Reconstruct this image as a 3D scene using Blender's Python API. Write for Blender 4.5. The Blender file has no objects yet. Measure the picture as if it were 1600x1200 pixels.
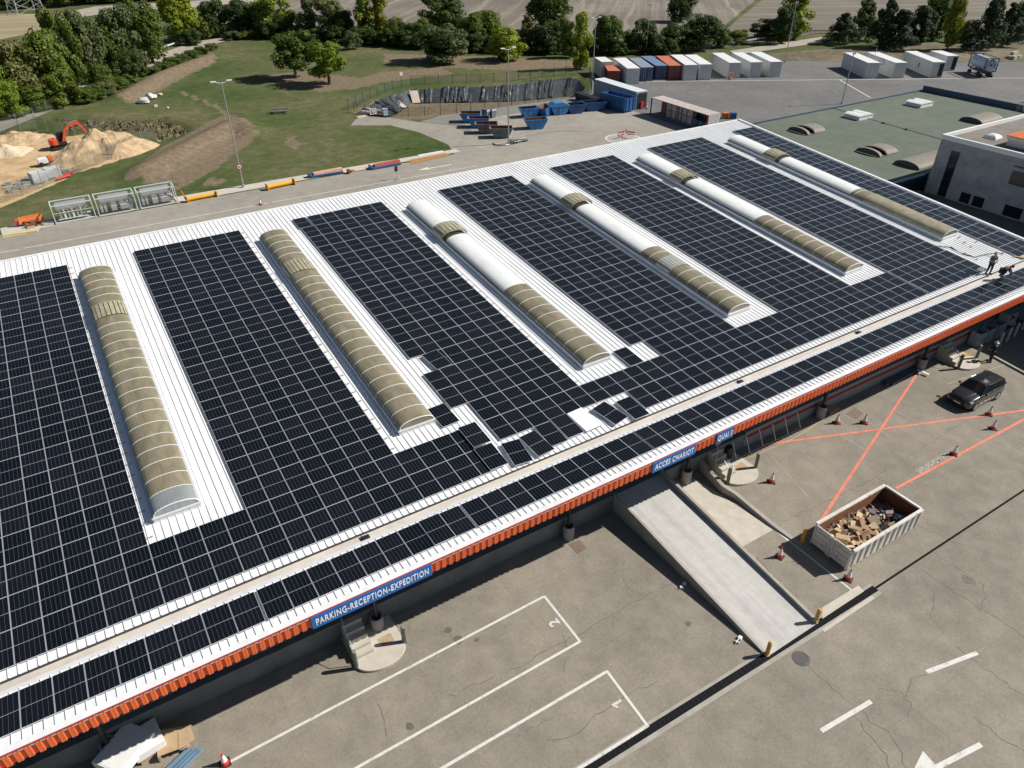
import bpy, bmesh, math, random
from mathutils import Vector, Matrix
random.seed(7)
S = bpy.context.scene
COL = S.collection
rad = math.radians
# ------------------------------------------------------------------ camera
CP = Vector((1.7327, -23.8076, 30.3260))
CR = Vector((0.848271, -0.529563, 0.0)); CU = Vector((0.296881, 0.475606, 0.828046)); CF = Vector((0.438518, 0.702397, -0.560660))
FPX = 1129.42
cam = bpy.data.objects.new('camera', bpy.data.cameras.new('camera')); COL.objects.link(cam); S.camera = cam
m = Matrix((( CR.x, CU.x, -CF.x, CP.x), (CR.y, CU.y, -CF.y, CP.y), (CR.z, CU.z, -CF.z, CP.z), (0, 0, 0, 1)))
cam.matrix_world = m
cam.data.sensor_width = 36; cam.data.lens = 36 * FPX / 1600
cam.data.clip_start = 0.5; cam.data.clip_end = 6000
# ------------------------------------------------------------------ sky, sun, exposure
SUND = Vector((0.927 * math.cos(rad(39.8)), -0.375 * math.cos(rad(39.8)), math.sin(rad(39.8)))).normalized()
W = bpy.data.worlds.new('World'); S.world = W; W.use_nodes = True
nt = W.node_tree
sky = nt.nodes.new('ShaderNodeTexSky'); sky.sky_type = 'NISHITA'; sky.sun_disc = False
sky.sun_elevation = rad(39.8); sky.sun_rotation = math.atan2(SUND.x, SUND.y)
sky.air_density = 1.0; sky.dust_density = 0.8
bg = nt.nodes['Background']; bg.inputs['Strength'].default_value = 0.05
nt.links.new(sky.outputs[0], bg.inputs['Color'])
sl = bpy.data.lights.new('sun', 'SUN'); sl.energy = 5.0; sl.angle = rad(0.5); sl.color = (1.0, 0.95, 0.88)
so = bpy.data.objects.new('sun', sl); COL.objects.link(so); so.location = (60, -40, 60)
so.rotation_euler = (-SUND).to_track_quat('-Z', 'Y').to_euler()
S.view_settings.view_transform = 'Standard'; S.view_settings.look = 'None'
S.view_settings.exposure = 0.32; S.view_settings.gamma = 1.0
S.render.engine = 'CYCLES'

def at(x, y, z=0.0):
    """point of the place that the photograph shows at (x, y), at height z"""
    d = CR * ((x - 800) / FPX) + CU * (-(y - 600) / FPX) + CF
    return CP + d * ((z - CP.z) / d.z)
def dist_px(p):
    v = p - CP; f = v.dot(CF)
    return (800 + FPX * v.dot(CR) / f, 600 - FPX * v.dot(CU) / f, f)
# ------------------------------------------------------------------ materials
MATS = {}
def mat(name, col, rough=0.8, metal=0.0, var=0.15, scale=3.0, bump=0.0, spec=0.5, col2=None, detail=6.0, coat=0.0, trans=0.0, coord='Object'):
    if name in MATS: return MATS[name]
    m = bpy.data.materials.new(name); m.use_nodes = True; MATS[name] = m
    n = m.node_tree.nodes; l = m.node_tree.links; b = n['Principled BSDF']
    b.inputs['Roughness'].default_value = rough; b.inputs['Metallic'].default_value = metal
    b.inputs['Specular IOR Level'].default_value = spec
    b.inputs['Coat Weight'].default_value = coat
    tc = n.new('ShaderNodeTexCoord'); no = n.new('ShaderNodeTexNoise'); no.inputs['Scale'].default_value = scale; no.inputs['Detail'].default_value = detail
    no.inputs['Roughness'].default_value = 0.65
    l.new(tc.outputs[coord], no.inputs['Vector'])
    rp = n.new('ShaderNodeValToRGB'); rp.color_ramp.elements[0].position = 0.3; rp.color_ramp.elements[1].position = 0.72
    c2 = col2 or tuple(min(1, c * (1 + var)) for c in col)
    c1 = tuple(c * (1 - var) for c in col)
    rp.color_ramp.elements[0].color = (*c1, 1); rp.color_ramp.elements[1].color = (*c2, 1)
    l.new(no.outputs['Fac'], rp.inputs['Fac']); l.new(rp.outputs['Color'], b.inputs['Base Color'])
    if bump:
        bp = n.new('ShaderNodeBump'); bp.inputs['Strength'].default_value = bump; bp.inputs['Distance'].default_value = 0.05
        l.new(no.outputs['Fac'], bp.inputs['Height']); l.new(bp.outputs['Normal'], b.inputs['Normal'])
    return m
class NT:
    """small helper to write node graphs"""
    def __init__(s, name):
        s.m = bpy.data.materials.new(name); s.m.use_nodes = True; MATS[name] = s.m
        s.n = s.m.node_tree.nodes; s.l = s.m.node_tree.links; s.b = s.n['Principled BSDF']
    def node(s, t, **k):
        o = s.n.new('ShaderNode' + t)
        for a, v in k.items(): setattr(o, a, v)
        return o
    def put(s, sock, v):
        if hasattr(v, 'is_output') or isinstance(v, bpy.types.NodeSocket): s.l.new(v, sock)
        else: sock.default_value = v
    def math(s, op, a, b=None, c=None):
        o = s.node('Math', operation=op)
        s.put(o.inputs[0], a)
        if b is not None: s.put(o.inputs[1], b)
        if c is not None: s.put(o.inputs[2], c)
        return o.outputs[0]
    def noise(s, scale, vec=None, detail=5, rough=0.6, dist=0):
        o = s.node('TexNoise'); o.inputs['Scale'].default_value = scale; o.inputs['Detail'].default_value = detail
        o.inputs['Roughness'].default_value = rough; o.inputs['Distortion'].default_value = dist
        if vec is not None: s.l.new(vec, o.inputs['Vector'])
        return o.outputs['Fac']
    def ramp(s, f, pts):
        o = s.node('ValToRGB'); e = o.color_ramp.elements
        e[0].position, e[0].color = pts[0][0], (*pts[0][1], 1); e[1].position, e[1].color = pts[-1][0], (*pts[-1][1], 1)
        for p, c in pts[1:-1]:
            q = e.new(p); q.color = (*c, 1)
        s.put(o.inputs[0], f); return o.outputs['Color']
    def mix(s, f, a, b, mode='MIX'):
        o = s.node('Mix', data_type='RGBA', blend_type=mode)
        s.put(o.inputs[0], f)
        s.put(o.inputs[6], a if not isinstance(a, tuple) else (*a, 1)[:4]); s.put(o.inputs[7], b if not isinstance(b, tuple) else (*b, 1)[:4])
        return o.outputs[2]
    def step(s, v, lo, hi):
        o = s.node('MapRange'); s.put(o.inputs[0], v); o.inputs[1].default_value = lo; o.inputs[2].default_value = hi; return o.outputs[0]
# ------------------------------------------------------------------ mesh builder
class MB:
    def __init__(s): s.v = []; s.f = []; s.mi = []; s.uv = []
    def poly(s, pts, mi=0, uv=None):
        i = len(s.v); s.v += [tuple(p) for p in pts]; s.f.append(tuple(range(i, i + len(pts)))); s.mi.append(mi); s.uv.append(uv)
    def box(s, x0, x1, y0, y1, z0, z1, mi=0, M=None):
        P = [(x0, y0, z0), (x1, y0, z0), (x1, y1, z0), (x0, y1, z0), (x0, y0, z1), (x1, y0, z1), (x1, y1, z1), (x0, y1, z1)]
        s.hexa(P, mi, M)
    def hexa(s, P, mi=0, M=None):
        if M is not None: P = [M @ Vector(p) for p in P]
        i = len(s.v); s.v += [tuple(p) for p in P]
        for q in ((3, 2, 1, 0), (4, 5, 6, 7), (0, 1, 5, 4), (1, 2, 6, 5), (2, 3, 7, 6), (3, 0, 4, 7)):
            s.f.append(tuple(i + k for k in q)); s.mi.append(mi); s.uv.append(None)
    def tube(s, p, q, r, r2=None, n=8, mi=0, cap=True):
        p = Vector(p); q = Vector(q); r2 = r if r2 is None else r2
        d = (q - p).normalized(); a = d.orthogonal().normalized(); b = d.cross(a)
        i = len(s.v)
        for c, R in ((p, r), (q, r2)):
            for k in range(n):
                t = 2 * math.pi * k / n; s.v.append(tuple(c + (a * math.cos(t) + b * math.sin(t)) * R))
        for k in range(n):
            s.f.append((i + k, i + (k + 1) % n, i + n + (k + 1) % n, i + n + k)); s.mi.append(mi); s.uv.append(None)
        if cap:
            s.f.append(tuple(i + k for k in reversed(range(n)))); s.mi.append(mi); s.uv.append(None)
            s.f.append(tuple(i + n + k for k in range(n))); s.mi.append(mi); s.uv.append(None)
    def bar(s, p, q, w, h, mi=0):
        p = Vector(p); q = Vector(q); d = (q - p).normalized()
        up = Vector((0, 0, 1)) if abs(d.z) < 0.95 else Vector((0, 1, 0))
        a = d.cross(up).normalized(); b = a.cross(d)
        P = []
        for c in (p, q):
            P += [c - a * w / 2 - b * h / 2, c + a * w / 2 - b * h / 2, c + a * w / 2 + b * h / 2, c - a * w / 2 + b * h / 2]
        i = len(s.v); s.v += [tuple(x) for x in P]
        for q4 in ((0, 1, 2, 3), (7, 6, 5, 4), (0, 4, 5, 1), (1, 5, 6, 2), (2, 6, 7, 3), (3, 7, 4, 0)):
            s.f.append(tuple(i + k for k in q4)); s.mi.append(mi); s.uv.append(None)
    def path(s, pts, r, n=6, mi=0):
        for a, b in zip(pts[:-1], pts[1:]): s.tube(a, b, r, n=n, mi=mi)
    def prism(s, poly, z0, z1, mi=0, M=None, top=True):
        n = len(poly); A = sum(poly[k][0] * poly[(k + 1) % n][1] - poly[(k + 1) % n][0] * poly[k][1] for k in range(n))
        if A < 0: poly = poly[::-1]
        P = [Vector((p[0], p[1], z0)) for p in poly] + [Vector((p[0], p[1], z1)) for p in poly]
        if M is not None: P = [M @ p for p in P]
        i = len(s.v); s.v += [tuple(p) for p in P]
        for k in range(n):
            s.f.append((i + k, i + (k + 1) % n, i + n + (k + 1) % n, i + n + k)); s.mi.append(mi); s.uv.append(None)
        s.f.append(tuple(i + n + k for k in range(n))); s.mi.append(mi); s.uv.append(None)
        s.f.append(tuple(i + k for k in reversed(range(n)))); s.mi.append(mi); s.uv.append(None)
    def lathe(s, prof, c=(0, 0, 0), n=16, mi=0, mis=None):
        i = len(s.v)
        for r, z in prof:
            for k in range(n):
                t = 2 * math.pi * k / n; s.v.append((c[0] + r * math.cos(t), c[1] + r * math.sin(t), c[2] + z))
        for j in range(len(prof) - 1):
            for k in range(n):
                s.f.append((i + j * n + k, i + j * n + (k + 1) % n, i + (j + 1) * n + (k + 1) % n, i + (j + 1) * n + k))
                s.mi.append(mis[j] if mis else mi); s.uv.append(None)
        j = len(prof) - 1
        s.f.append(tuple(i + j * n + k for k in range(n))); s.mi.append(mis[-1] if mis else mi); s.uv.append(None)
        s.f.append(tuple(i + k for k in reversed(range(n)))); s.mi.append(mis[0] if mis else mi); s.uv.append(None)
    def mesh(s, name, mats):
        me = bpy.data.meshes.new(name); me.from_pydata(s.v, [], s.f)
        if not isinstance(mats, (list, tuple)): mats = [mats]
        for m_ in mats: me.materials.append(m_)
        me.polygons.foreach_set('material_index', s.mi)
        if any(u is not None for u in s.uv):
            ul = me.uv_layers.new(name='UVMap')
            for p, u in zip(me.polygons, s.uv):
                if u:
                    for li, w in zip(p.loop_indices, u): ul.data[li].uv = w
        me.update(); return me
    def build(s, name, mats, parent=None, smooth=False, bevel=0, loc=None, rz=None, M=None):
        me = s.mesh(name, mats)
        if smooth:
            for p in me.polygons: p.use_smooth = True
        o = bpy.data.objects.new(name, me); COL.objects.link(o)
        if parent: o.parent = parent
        if M is not None: o.matrix_local = M
        if loc is not None: o.location = loc
        if rz is not None: o.rotation_euler = (0, 0, rz)
        if bevel:
            b = o.modifiers.new('bevel', 'BEVEL'); b.width = bevel; b.segments = 2; b.limit_method = 'ANGLE'
        return o
def tag(o, label=None, cat=None, group=None, kind=None):
    if label: o['label'] = label
    if cat: o['category'] = cat
    if group: o['group'] = group
    if kind: o['kind'] = kind
    return o
def empty(name, loc=(0, 0, 0), rz=0.0, label=None, cat=None, group=None):
    o = bpy.data.objects.new(name, None); COL.objects.link(o); o.location = loc; o.rotation_euler = (0, 0, rz)
    o.empty_display_size = 0.3
    return tag(o, label, cat, group)
KIDS = {}
def kids(o): return [c for c in bpy.data.objects if c.parent == o]
def copy_tree(root, loc, rz=None, label=None, scale=None):
    if root.name not in KIDS:
        KIDS[root.name] = [(c, kids(c)) for c in kids(root)]
    r = root.copy(); COL.objects.link(r); r.location = loc
    if rz is not None: r.rotation_euler = (0, 0, rz)
    if scale: r.scale = scale
    if label: r['label'] = label
    for c, gs in KIDS[root.name]:
        d = c.copy(); COL.objects.link(d); d.parent = r
        for g in gs:
            e = g.copy(); COL.objects.link(e); e.parent = d
    return r
def textmesh(name, body, mat_, M, size=1.0, depth=0.01, bold=0.02, parent=None, sx=1.0, align='LEFT', shear=0.0):
    cu = bpy.data.curves.new(name, 'FONT'); cu.body = body; cu.size = size; cu.extrude = depth; cu.offset = bold; cu.align_x = align; cu.shear = shear
    cu.space_character = 1.16
    t = bpy.data.objects.new(name, cu); COL.objects.link(t)
    bpy.context.view_layer.update()
    me = bpy.data.meshes.new_from_object(t.evaluated_get(bpy.context.evaluated_depsgraph_get()))
    bpy.data.objects.remove(t); me.name = name; me.materials.clear(); me.materials.append(mat_)
    me.transform(Matrix.Diagonal((sx, 1, 1, 1)))
    o = bpy.data.objects.new(name, me); COL.objects.link(o)
    if parent: o.parent = parent
    o.matrix_local = M
    return o
def basis(x, y, z, o):
    return Matrix(((x[0], y[0], z[0], o[0]), (x[1], y[1], z[1], o[1]), (x[2], y[2], z[2], o[2]), (0, 0, 0, 1)))
# common paints
white_paint = mat('white_paint', (0.75, 0.75, 0.73), 0.5, var=0.06, scale=1.5)
galv = mat('galvanised_steel', (0.42, 0.44, 0.45), 0.45, 0.6, var=0.15, scale=6)
dark_rubber = mat('dark_rubber', (0.02, 0.02, 0.022), 0.8)
concrete = mat('concrete', (0.34, 0.32, 0.28), 0.85, var=0.2, scale=1.2, bump=0.15)
pale_concrete = mat('pale_concrete', (0.50, 0.46, 0.39), 0.85, var=0.12, scale=1.5, bump=0.1)
ramp_concrete = mat('ramp_concrete', (0.50, 0.49, 0.45), 0.8, var=0.10, scale=0.5, bump=0.1)
wood = mat('weathered_wood', (0.42, 0.30, 0.19), 0.8, var=0.25, scale=5)
cardboard = mat('cardboard', (0.45, 0.32, 0.19), 0.85, var=0.12, scale=3)
yellow_paint = mat('yellow_paint', (0.75, 0.38, 0.02), 0.45, var=0.12, scale=4)
orange_paint = mat('orange_paint', (0.62, 0.17, 0.04), 0.5, var=0.15, scale=4)
red_paint = mat('red_paint', (0.5, 0.03, 0.03), 0.45, var=0.15, scale=4)
blue_paint = mat('blue_paint', (0.025, 0.10, 0.27), 0.45, var=0.3, scale=2)
lblue_paint = mat('light_blue_paint', (0.05, 0.22, 0.48), 0.45, var=0.25, scale=2)
rust = mat('rust', (0.22, 0.075, 0.035), 0.85, var=0.35, scale=3, bump=0.2)
black_paint = mat('black_paint', (0.02, 0.021, 0.024), 0.5, var=0.2)
dark_glass = mat('dark_glass', (0.012, 0.016, 0.02), 0.08, var=0.1)
# ================================================================== GROUND
def ground_mat(name, stops, fine=22, cracks=0.0, crack_scale=0.11, stain=0.4, rough=0.9, joints=0.0, tint=(0.5, 0.5, 0.5)):
    g = NT(name); tc = g.node('TexCoord').outputs['Object']
    big = g.noise(0.09, tc, 6, 0.62); mid = g.noise(0.8, tc, 5, 0.65); fin = g.noise(fine * 0.32, tc, 6, 0.85)
    v = g.math('ADD', g.math('MULTIPLY', big, 0.5), g.math('MULTIPLY', mid, 0.5))
    col = g.ramp(v, stops)
    col = g.mix(0.38, col, g.ramp(fin, [(0.36, (0.5, 0.5, 0.5)), (0.64, (1.4, 1.4, 1.4))]), 'MULTIPLY')
    st = g.step(g.noise(0.22, tc, 6, 0.7, 1.0), 0.52, 0.75)
    col = g.mix(g.math('MULTIPLY', st, stain), col, (0.12, 0.11, 0.10))
    if cracks:
        nz = g.node('TexNoise'); nz.inputs['Scale'].default_value = 0.5; nz.inputs['Detail'].default_value = 6; nz.inputs['Roughness'].default_value = 0.7; g.l.new(tc, nz.inputs['Vector'])
        ad = g.node('VectorMath', operation='SCALE'); g.l.new(nz.outputs['Color'], ad.inputs[0]); ad.inputs['Scale'].default_value = 5.0
        sm = g.node('VectorMath', operation='ADD'); g.l.new(tc, sm.inputs[0]); g.l.new(ad.outputs[0], sm.inputs[1])
        vo = g.node('TexVoronoi', feature='DISTANCE_TO_EDGE'); vo.inputs['Scale'].default_value = crack_scale; g.l.new(sm.outputs[0], vo.inputs['Vector'])
        c1 = g.step(vo.outputs['Distance'], 0.0034, 0.0008)
        part = g.step(g.noise(0.12, tc, 3), 0.42, 0.56)
        col = g.mix(g.math('MULTIPLY', g.math('MULTIPLY', c1, part), cracks), col, (0.06, 0.055, 0.05))
    if joints:
        sx = g.node('SeparateXYZ'); g.l.new(tc, sx.inputs[0])
        a = g.math('ABSOLUTE', g.math('SUBTRACT', g.math('FRACT', g.math('DIVIDE', sx.outputs[0], 6.0)), 0.5))
        b_ = g.math('ABSOLUTE', g.math('SUBTRACT', g.math('FRACT', g.math('DIVIDE', sx.outputs[1], 5.0)), 0.5))
        j = g.step(g.math('MINIMUM', a, b_), 0.006, 0.002)
        col = g.mix(g.math('MULTIPLY', j, joints), col, (0.13, 0.12, 0.105))
    g.l.new(col, g.b.inputs['Base Color']); g.b.inputs['Roughness'].default_value = rough
    bp = g.node('Bump'); bp.inputs['Strength'].default_value = 0.15; bp.inputs['Distance'].default_value = 0.02
    g.l.new(fin, bp.inputs['Height']); g.l.new(bp.outputs[0], g.b.inputs['Normal'])
    return g.m
yard_m = ground_mat('yard_concrete', [(0.38, (0.188, 0.169, 0.137)), (0.5, (0.238, 0.212, 0.170)), (0.62, (0.290, 0.256, 0.204))], cracks=0.0, joints=0.22, stain=0.25)
road_m = ground_mat('rear_road', [(0.36, (0.25, 0.225, 0.19)), (0.5, (0.29, 0.265, 0.225)), (0.64, (0.33, 0.305, 0.26))], cracks=0.4, crack_scale=0.06, stain=0.25)
asph_m = ground_mat('asphalt', [(0.36, (0.105, 0.105, 0.105)), (0.5, (0.135, 0.135, 0.132)), (0.64, (0.175, 0.17, 0.16))], stain=0.3)
path_m = ground_mat('path_gravel', [(0.36, (0.30, 0.27, 0.22)), (0.64, (0.40, 0.36, 0.30))], stain=0.2)

def inpoly(x, y, P):
    c = False; n = len(P)
    for i in range(n):
        a = P[i]; b = P[i - 1]
        if (a[1] > y) != (b[1] > y) and x < (b[0] - a[0]) * (y - a[1]) / (b[1] - a[1]) + a[0]: c = not c
    return c
def pxpoly(P, z=0.0): return [tuple(at(x, y, z)[:2]) for x, y in P]
def segd(x, y, L):
    best = 1e9
    for (ax, ay), (bx, by) in zip(L[:-1], L[1:]):
        dx, dy = bx - ax, by - ay; t = max(0, min(1, ((x - ax) * dx + (y - ay) * dy) / (dx * dx + dy * dy + 1e-9)))
        best = min(best, math.hypot(x - ax - t * dx, y - ay - t * dy))
    return best
DRY = [pxpoly(p) for p in (
    [(205, 280), (232, 248), (300, 215), (350, 180), (372, 187), (400, 205), (385, 230), (340, 255), (290, 285), (240, 290)],
    [(180, 155), (215, 128), (270, 103), (330, 88), (340, 97), (290, 120), (235, 150), (205, 163)],
    [(415, 118), (480, 110), (560, 122), (600, 112), (690, 105), (710, 116), (600, 128), (560, 138), (500, 144), (440, 132)],
    [(600, 84), (780, 88), (905, 96), (905, 110), (740, 108), (600, 100)],
    [(445, 215), (460, 212), (470, 224), (462, 234), (448, 228)], [(312, 284), (335, 276), (352, 283), (335, 293)],
    [(1180, 88), (1300, 85), (1450, 80), (1600, 70), (1600, 98), (1400, 92), (1200, 96)],
    [(1350, 72), (1480, 70), (1600, 50), (1600, 75), (1380, 84)])]
DRYL = [(pxpoly([(280, 293), (330, 262), (398, 212)]), 0.7), (pxpoly([(280, 143), (330, 163), (362, 182)]), 0.5), (pxpoly([(205, 280), (260, 232), (350, 182)]), 0.8)]
SAND = [pxpoly([(-60, 225), (0, 212), (40, 205), (95, 213), (150, 209), (200, 215), (226, 228), (180, 253), (120, 270), (60, 300), (0, 325), (-80, 345)])]
DARKV = [pxpoly([(85, 183), (150, 186), (250, 184), (293, 196), (288, 208), (255, 218), (235, 205), (150, 201), (100, 204)])]
RIDGE = [(pxpoly([(225, 272), (300, 232), (370, 195), (392, 208)]), 2.4, 1.1), (pxpoly([(190, 157), (260, 118), (335, 90)]), 2.4, 1.0)]
BASIN = pxpoly([(548, 174), (585, 158), (640, 141), (720, 137), (800, 133), (870, 124), (905, 125), (915, 140), (895, 156), (800, 168), (720, 180), (640, 186), (600, 184)])
FIELDY = 190
def frange(a, b, s):
    o = []
    while a < b: o.append(a); a += s
    return o
xs = [-3000, -1500, -700, -350, -200, -120, -80, -55] + frange(-40, 120, 0.9) + [122, 126, 132, 140, 150, 165, 180, 200, 220, 240, 280, 340, 500, 900, 1700, 3500]
ys = [-2500, -900, -300, -120, -60, -20, 20, 50, 60, 66] + frange(67.6, 180, 0.9) + [182, 186, 192, 200, 210, 225, 245, 280, 340, 450, 700, 1100, 2000, 4000]
tv = []; zone = []
random.seed(3)
for y in ys:
    for x in xs:
        z = -0.03; r = g_ = b_ = 0.0
        if -45 < x < 150 and 67 < y < 185:
            z = -0.012
            for L, w, h in RIDGE:
                d = segd(x, y, L)
                if d < 9: z += h * math.exp(-(d / w) ** 2)
            if any(inpoly(x, y, P) for P in DRY) or any(segd(x, y, L) < w for L, w in DRYL): r = 1.0
            if any(inpoly(x, y, P) for P in SAND): g_ = 1.0; z = -0.02
            if any(inpoly(x, y, P) for P in DARKV): b_ = 1.0; z = -0.9 + random.uniform(0, 0.35)
            if inpoly(x, y, BASIN):
                d = segd(x, y, BASIN + BASIN[:1]); z = -min(1.7, d * 0.62); r = 0.75
        elif y < 66 or x > 130: z = -0.06 if y < 300 else 0
        tv.append((x, y, z)); zone.append((r, g_, b_, 1))
nx = len(xs)
tf = [(j * nx + i, j * nx + i + 1, (j + 1) * nx + i + 1, (j + 1) * nx + i) for j in range(len(ys) - 1) for i in range(nx - 1)]
me = bpy.data.meshes.new('ground'); me.from_pydata(tv, [], tf)
ca = me.color_attributes.new('zone', 'FLOAT_COLOR', 'POINT')
for i, c in enumerate(zone): ca.data[i].color = c
for p in me.polygons: p.use_smooth = True
g = NT('meadow'); tc = g.node('TexCoord').outputs['Object']
at_ = g.node('Attribute', attribute_name='zone'); sp = g.node('SeparateColor'); g.l.new(at_.outputs['Color'], sp.inputs[0])
nA = g.noise(0.05, tc, 6, 0.6); nB = g.noise(0.6, tc, 6, 0.7); nC = g.noise(3.5, tc, 6, 0.8)
grass = g.ramp(g.math('ADD', g.math('MULTIPLY', nA, 0.55), g.math('MULTIPLY', nB, 0.45)), [(0.36, (0.046, 0.074, 0.020)), (0.45, (0.070, 0.098, 0.031)), (0.53, (0.110, 0.116, 0.050)), (0.63, (0.175, 0.155, 0.095))])
grass = g.mix(0.6, grass, g.ramp(nC, [(0.33, (0.42, 0.5, 0.4)), (0.67, (1.4, 1.3, 1.3))]), 'MULTIPLY')
dry = g.ramp(g.noise(1.3, tc, 6, 0.7), [(0.3, (0.12, 0.09, 0.062)), (0.55, (0.215, 0.162, 0.112)), (0.75, (0.32, 0.25, 0.175))])
sand = g.ramp(g.noise(0.35, tc, 7, 0.7), [(0.3, (0.34, 0.225, 0.115)), (0.5, (0.52, 0.365, 0.20)), (0.7, (0.60, 0.47, 0.30))])
dk = g.ramp(g.noise(1.6, tc, 5, 0.7), [(0.35, (0.025, 0.028, 0.012)), (0.55, (0.09, 0.075, 0.035)), (0.72, (0.20, 0.15, 0.075))])
edge = g.math('MULTIPLY', g.math('SUBTRACT', nB, 0.5), 1.7)
def zmask(ch): return g.step(g.math('ADD', sp.outputs[ch], edge), 0.3, 0.7)
col = g.mix(g.math('MULTIPLY', zmask(0), 0.85), grass, dry); col = g.mix(zmask(1), col, sand); col = g.mix(zmask(2), col, dk)
g.l.new(col, g.b.inputs['Base Color']); g.b.inputs['Roughness'].default_value = 0.95; g.b.inputs['Specular IOR Level'].default_value = 0.15
bp = g.node('Bump'); bp.inputs['Strength'].default_value = 0.6; bp.inputs['Distance'].default_value = 0.12
g.l.new(g.math('ADD', nC, nB), bp.inputs['Height']); g.l.new(bp.outputs[0], g.b.inputs['Normal'])
me.materials.append(g.m)
ground = bpy.data.objects.new('ground', me); COL.objects.link(ground); tag(ground, 'green and dry brown meadow ground with low banks behind the warehouse', 'ground', kind='structure')

def sheet(name, P, z, m_, label, kind='structure', cat=None):
    b = MB(); b.poly([(x, y, z) for x, y in (P if sum(P[k][0] * P[(k + 1) % len(P)][1] - P[(k + 1) % len(P)][0] * P[k][1] for k in range(len(P))) > 0 else P[::-1])])
    o = b.build(name, m_); return tag(o, label, cat or name.replace('_', ' '), kind=kind)
sheet('yard', [(-300, -300), (400, -300), (400, 0.4), (-300, 0.4)], 0.0, yard_m, 'cracked grey beige concrete loading yard in front of the warehouse', cat='yard')
# rear road along the building, spur towards the skips and the path to the basin
sheet('road', [(-200, 30), (88, 30), (88, 67.55), (49.5, 67.55), (-200, 67.45)], 0.0, road_m, 'pale concrete service road running behind the warehouse', cat='road')
rear_poly = [(49.2, 67.55)] + pxpoly([(700, 227), (655, 207), (610, 196), (548, 196), (560, 181), (610, 184), (655, 190)]) + pxpoly([(700, 178), (800, 165), (895, 153), (925, 148)]) + pxpoly([(925, 122)]) + [(94, 94), (90, 60), (88, 45), (88, 67.5)]
rp_ = [(49.2, 67.5)] + pxpoly([(700, 226), (655, 207), (610, 196), (548, 196), (560, 181), (610, 184), (655, 191), (690, 181), (800, 166), (895, 153), (922, 149)]) + [(90, 84), (90, 60), (60, 60)]
sheet('yard_spur', rp_, 0.005, road_m, 'pale concrete apron where the blue skips stand', cat='yard')
sheet('storage_yard', pxpoly([(920, 150), (925, 124)]) + [(96, 94.5), (112, 88), (124, 96), (150, 88), (176, 80), (230, 60), (260, -40), (66, -40), (66, 50), (86, 50)], 0.010, asph_m, 'dark grey asphalt storage yard with white containers', cat='yard')
sheet('skip_lane', pxpoly([(655, 191), (690, 182), (800, 166.5), (895, 153.5), (905, 162), (800, 178), (720, 188), (745, 212), (700, 196)]), 0.014, ground_mat('lane_asphalt', [(0.36, (0.16, 0.155, 0.145)), (0.64, (0.23, 0.22, 0.20))], stain=0.2), 'grey asphalt lane beside the lined basin', cat='lane')
# fields
def field_mat(name, ang, stops, period=3.2, tracks=0.6):
    g = NT(name); tc = g.node('TexCoord').outputs['Object']
    mp = g.node('Mapping'); mp.inputs['Rotation'].default_value = (0, 0, ang); g.l.new(tc, mp.inputs[0])
    st = g.node('Mapping'); st.inputs['Scale'].default_value = (0.02, 1, 1); g.l.new(mp.outputs[0], st.inputs[0])
    n1 = g.noise(0.35, st.outputs[0], 5, 0.75); n2 = g.noise(0.03, tc, 5, 0.6)
    col = g.ramp(g.math('ADD', g.math('MULTIPLY', n1, 0.6), g.math('MULTIPLY', n2, 0.4)), stops)
    sx = g.node('SeparateXYZ'); g.l.new(mp.outputs[0], sx.inputs[0])
    w = g.math('ADD', sx.outputs[1], g.math('MULTIPLY', n2, 9))
    t = g.step(g.math('ABSOLUTE', g.math('SUBTRACT', g.math('FRACT', g.math('DIVIDE', w, period * 5)), 0.5)), 0.06, 0.02)
    col = g.mix(g.math('MULTIPLY', t, g.math('MULTIPLY', n1, tracks)), col, (0.42, 0.36, 0.28))
    g.l.new(col, g.b.inputs['Base Color']); g.b.inputs['Roughness'].default_value = 0.95; return g.m
fst = [(0.38, (0.115, 0.095, 0.075)), (0.5, (0.165, 0.14, 0.112)), (0.62, (0.26, 0.225, 0.18))]
sheet('field', pxpoly([(330, 40), (640, 66), (1000, 82), (1050, 80), (1120, 50), (1180, 0), (1240, -60)]) + pxpoly([(1230, -100), (200, -100), (260, -20)]), 0.02, field_mat('ploughed_field', -0.85, fst), 'brown ploughed field with pale diagonal furrows beyond the trees', cat='field')
sheet('field', pxpoly([(1055, 82), (1150, 72), (1280, 52), (1500, 56), (1700, 40), (1900, -60)]) + pxpoly([(1700, -105), (1260, -100), (1190, 0), (1130, 50)]), 0.03, field_mat('stubble_field', 0.42, [(0.38, (0.105, 0.093, 0.07)), (0.5, (0.15, 0.132, 0.10)), (0.62, (0.20, 0.18, 0.14))]), 'grey brown stubble field with curved wheel tracks beyond the conifers', cat='field')
sheet('field', pxpoly([(-200, 75), (0, 62), (110, 40), (110, 24), (0, 20), (-200, 30)]), 0.02, field_mat('dry_meadow', 0.2, [(0.38, (0.22, 0.19, 0.10)), (0.62, (0.32, 0.27, 0.16))]), 'pale dry meadow under the power pylon', cat='field')
sheet('track', pxpoly([(90, 22), (150, 10), (300, 2), (420, -8), (420, 3), (300, 12), (160, 22), (95, 32)]), 0.04, path_m, 'pale dirt track at the far edge of the dry meadow', cat='track')
sheet('bank', pxpoly([(1150, 97), (1240, 93.5), (1300, 96), (1420, 98), (1600, 96), (1720, 88), (1720, 50), (1600, 58), (1480, 66), (1350, 72), (1250, 80), (1150, 88)]), 0.045, ground_mat('rough_bank', [(0.38, (0.05, 0.055, 0.022)), (0.5, (0.13, 0.105, 0.055)), (0.62, (0.21, 0.165, 0.10))], stain=0.0), 'rough brown grassy bank behind the white containers', cat='bank')
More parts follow.
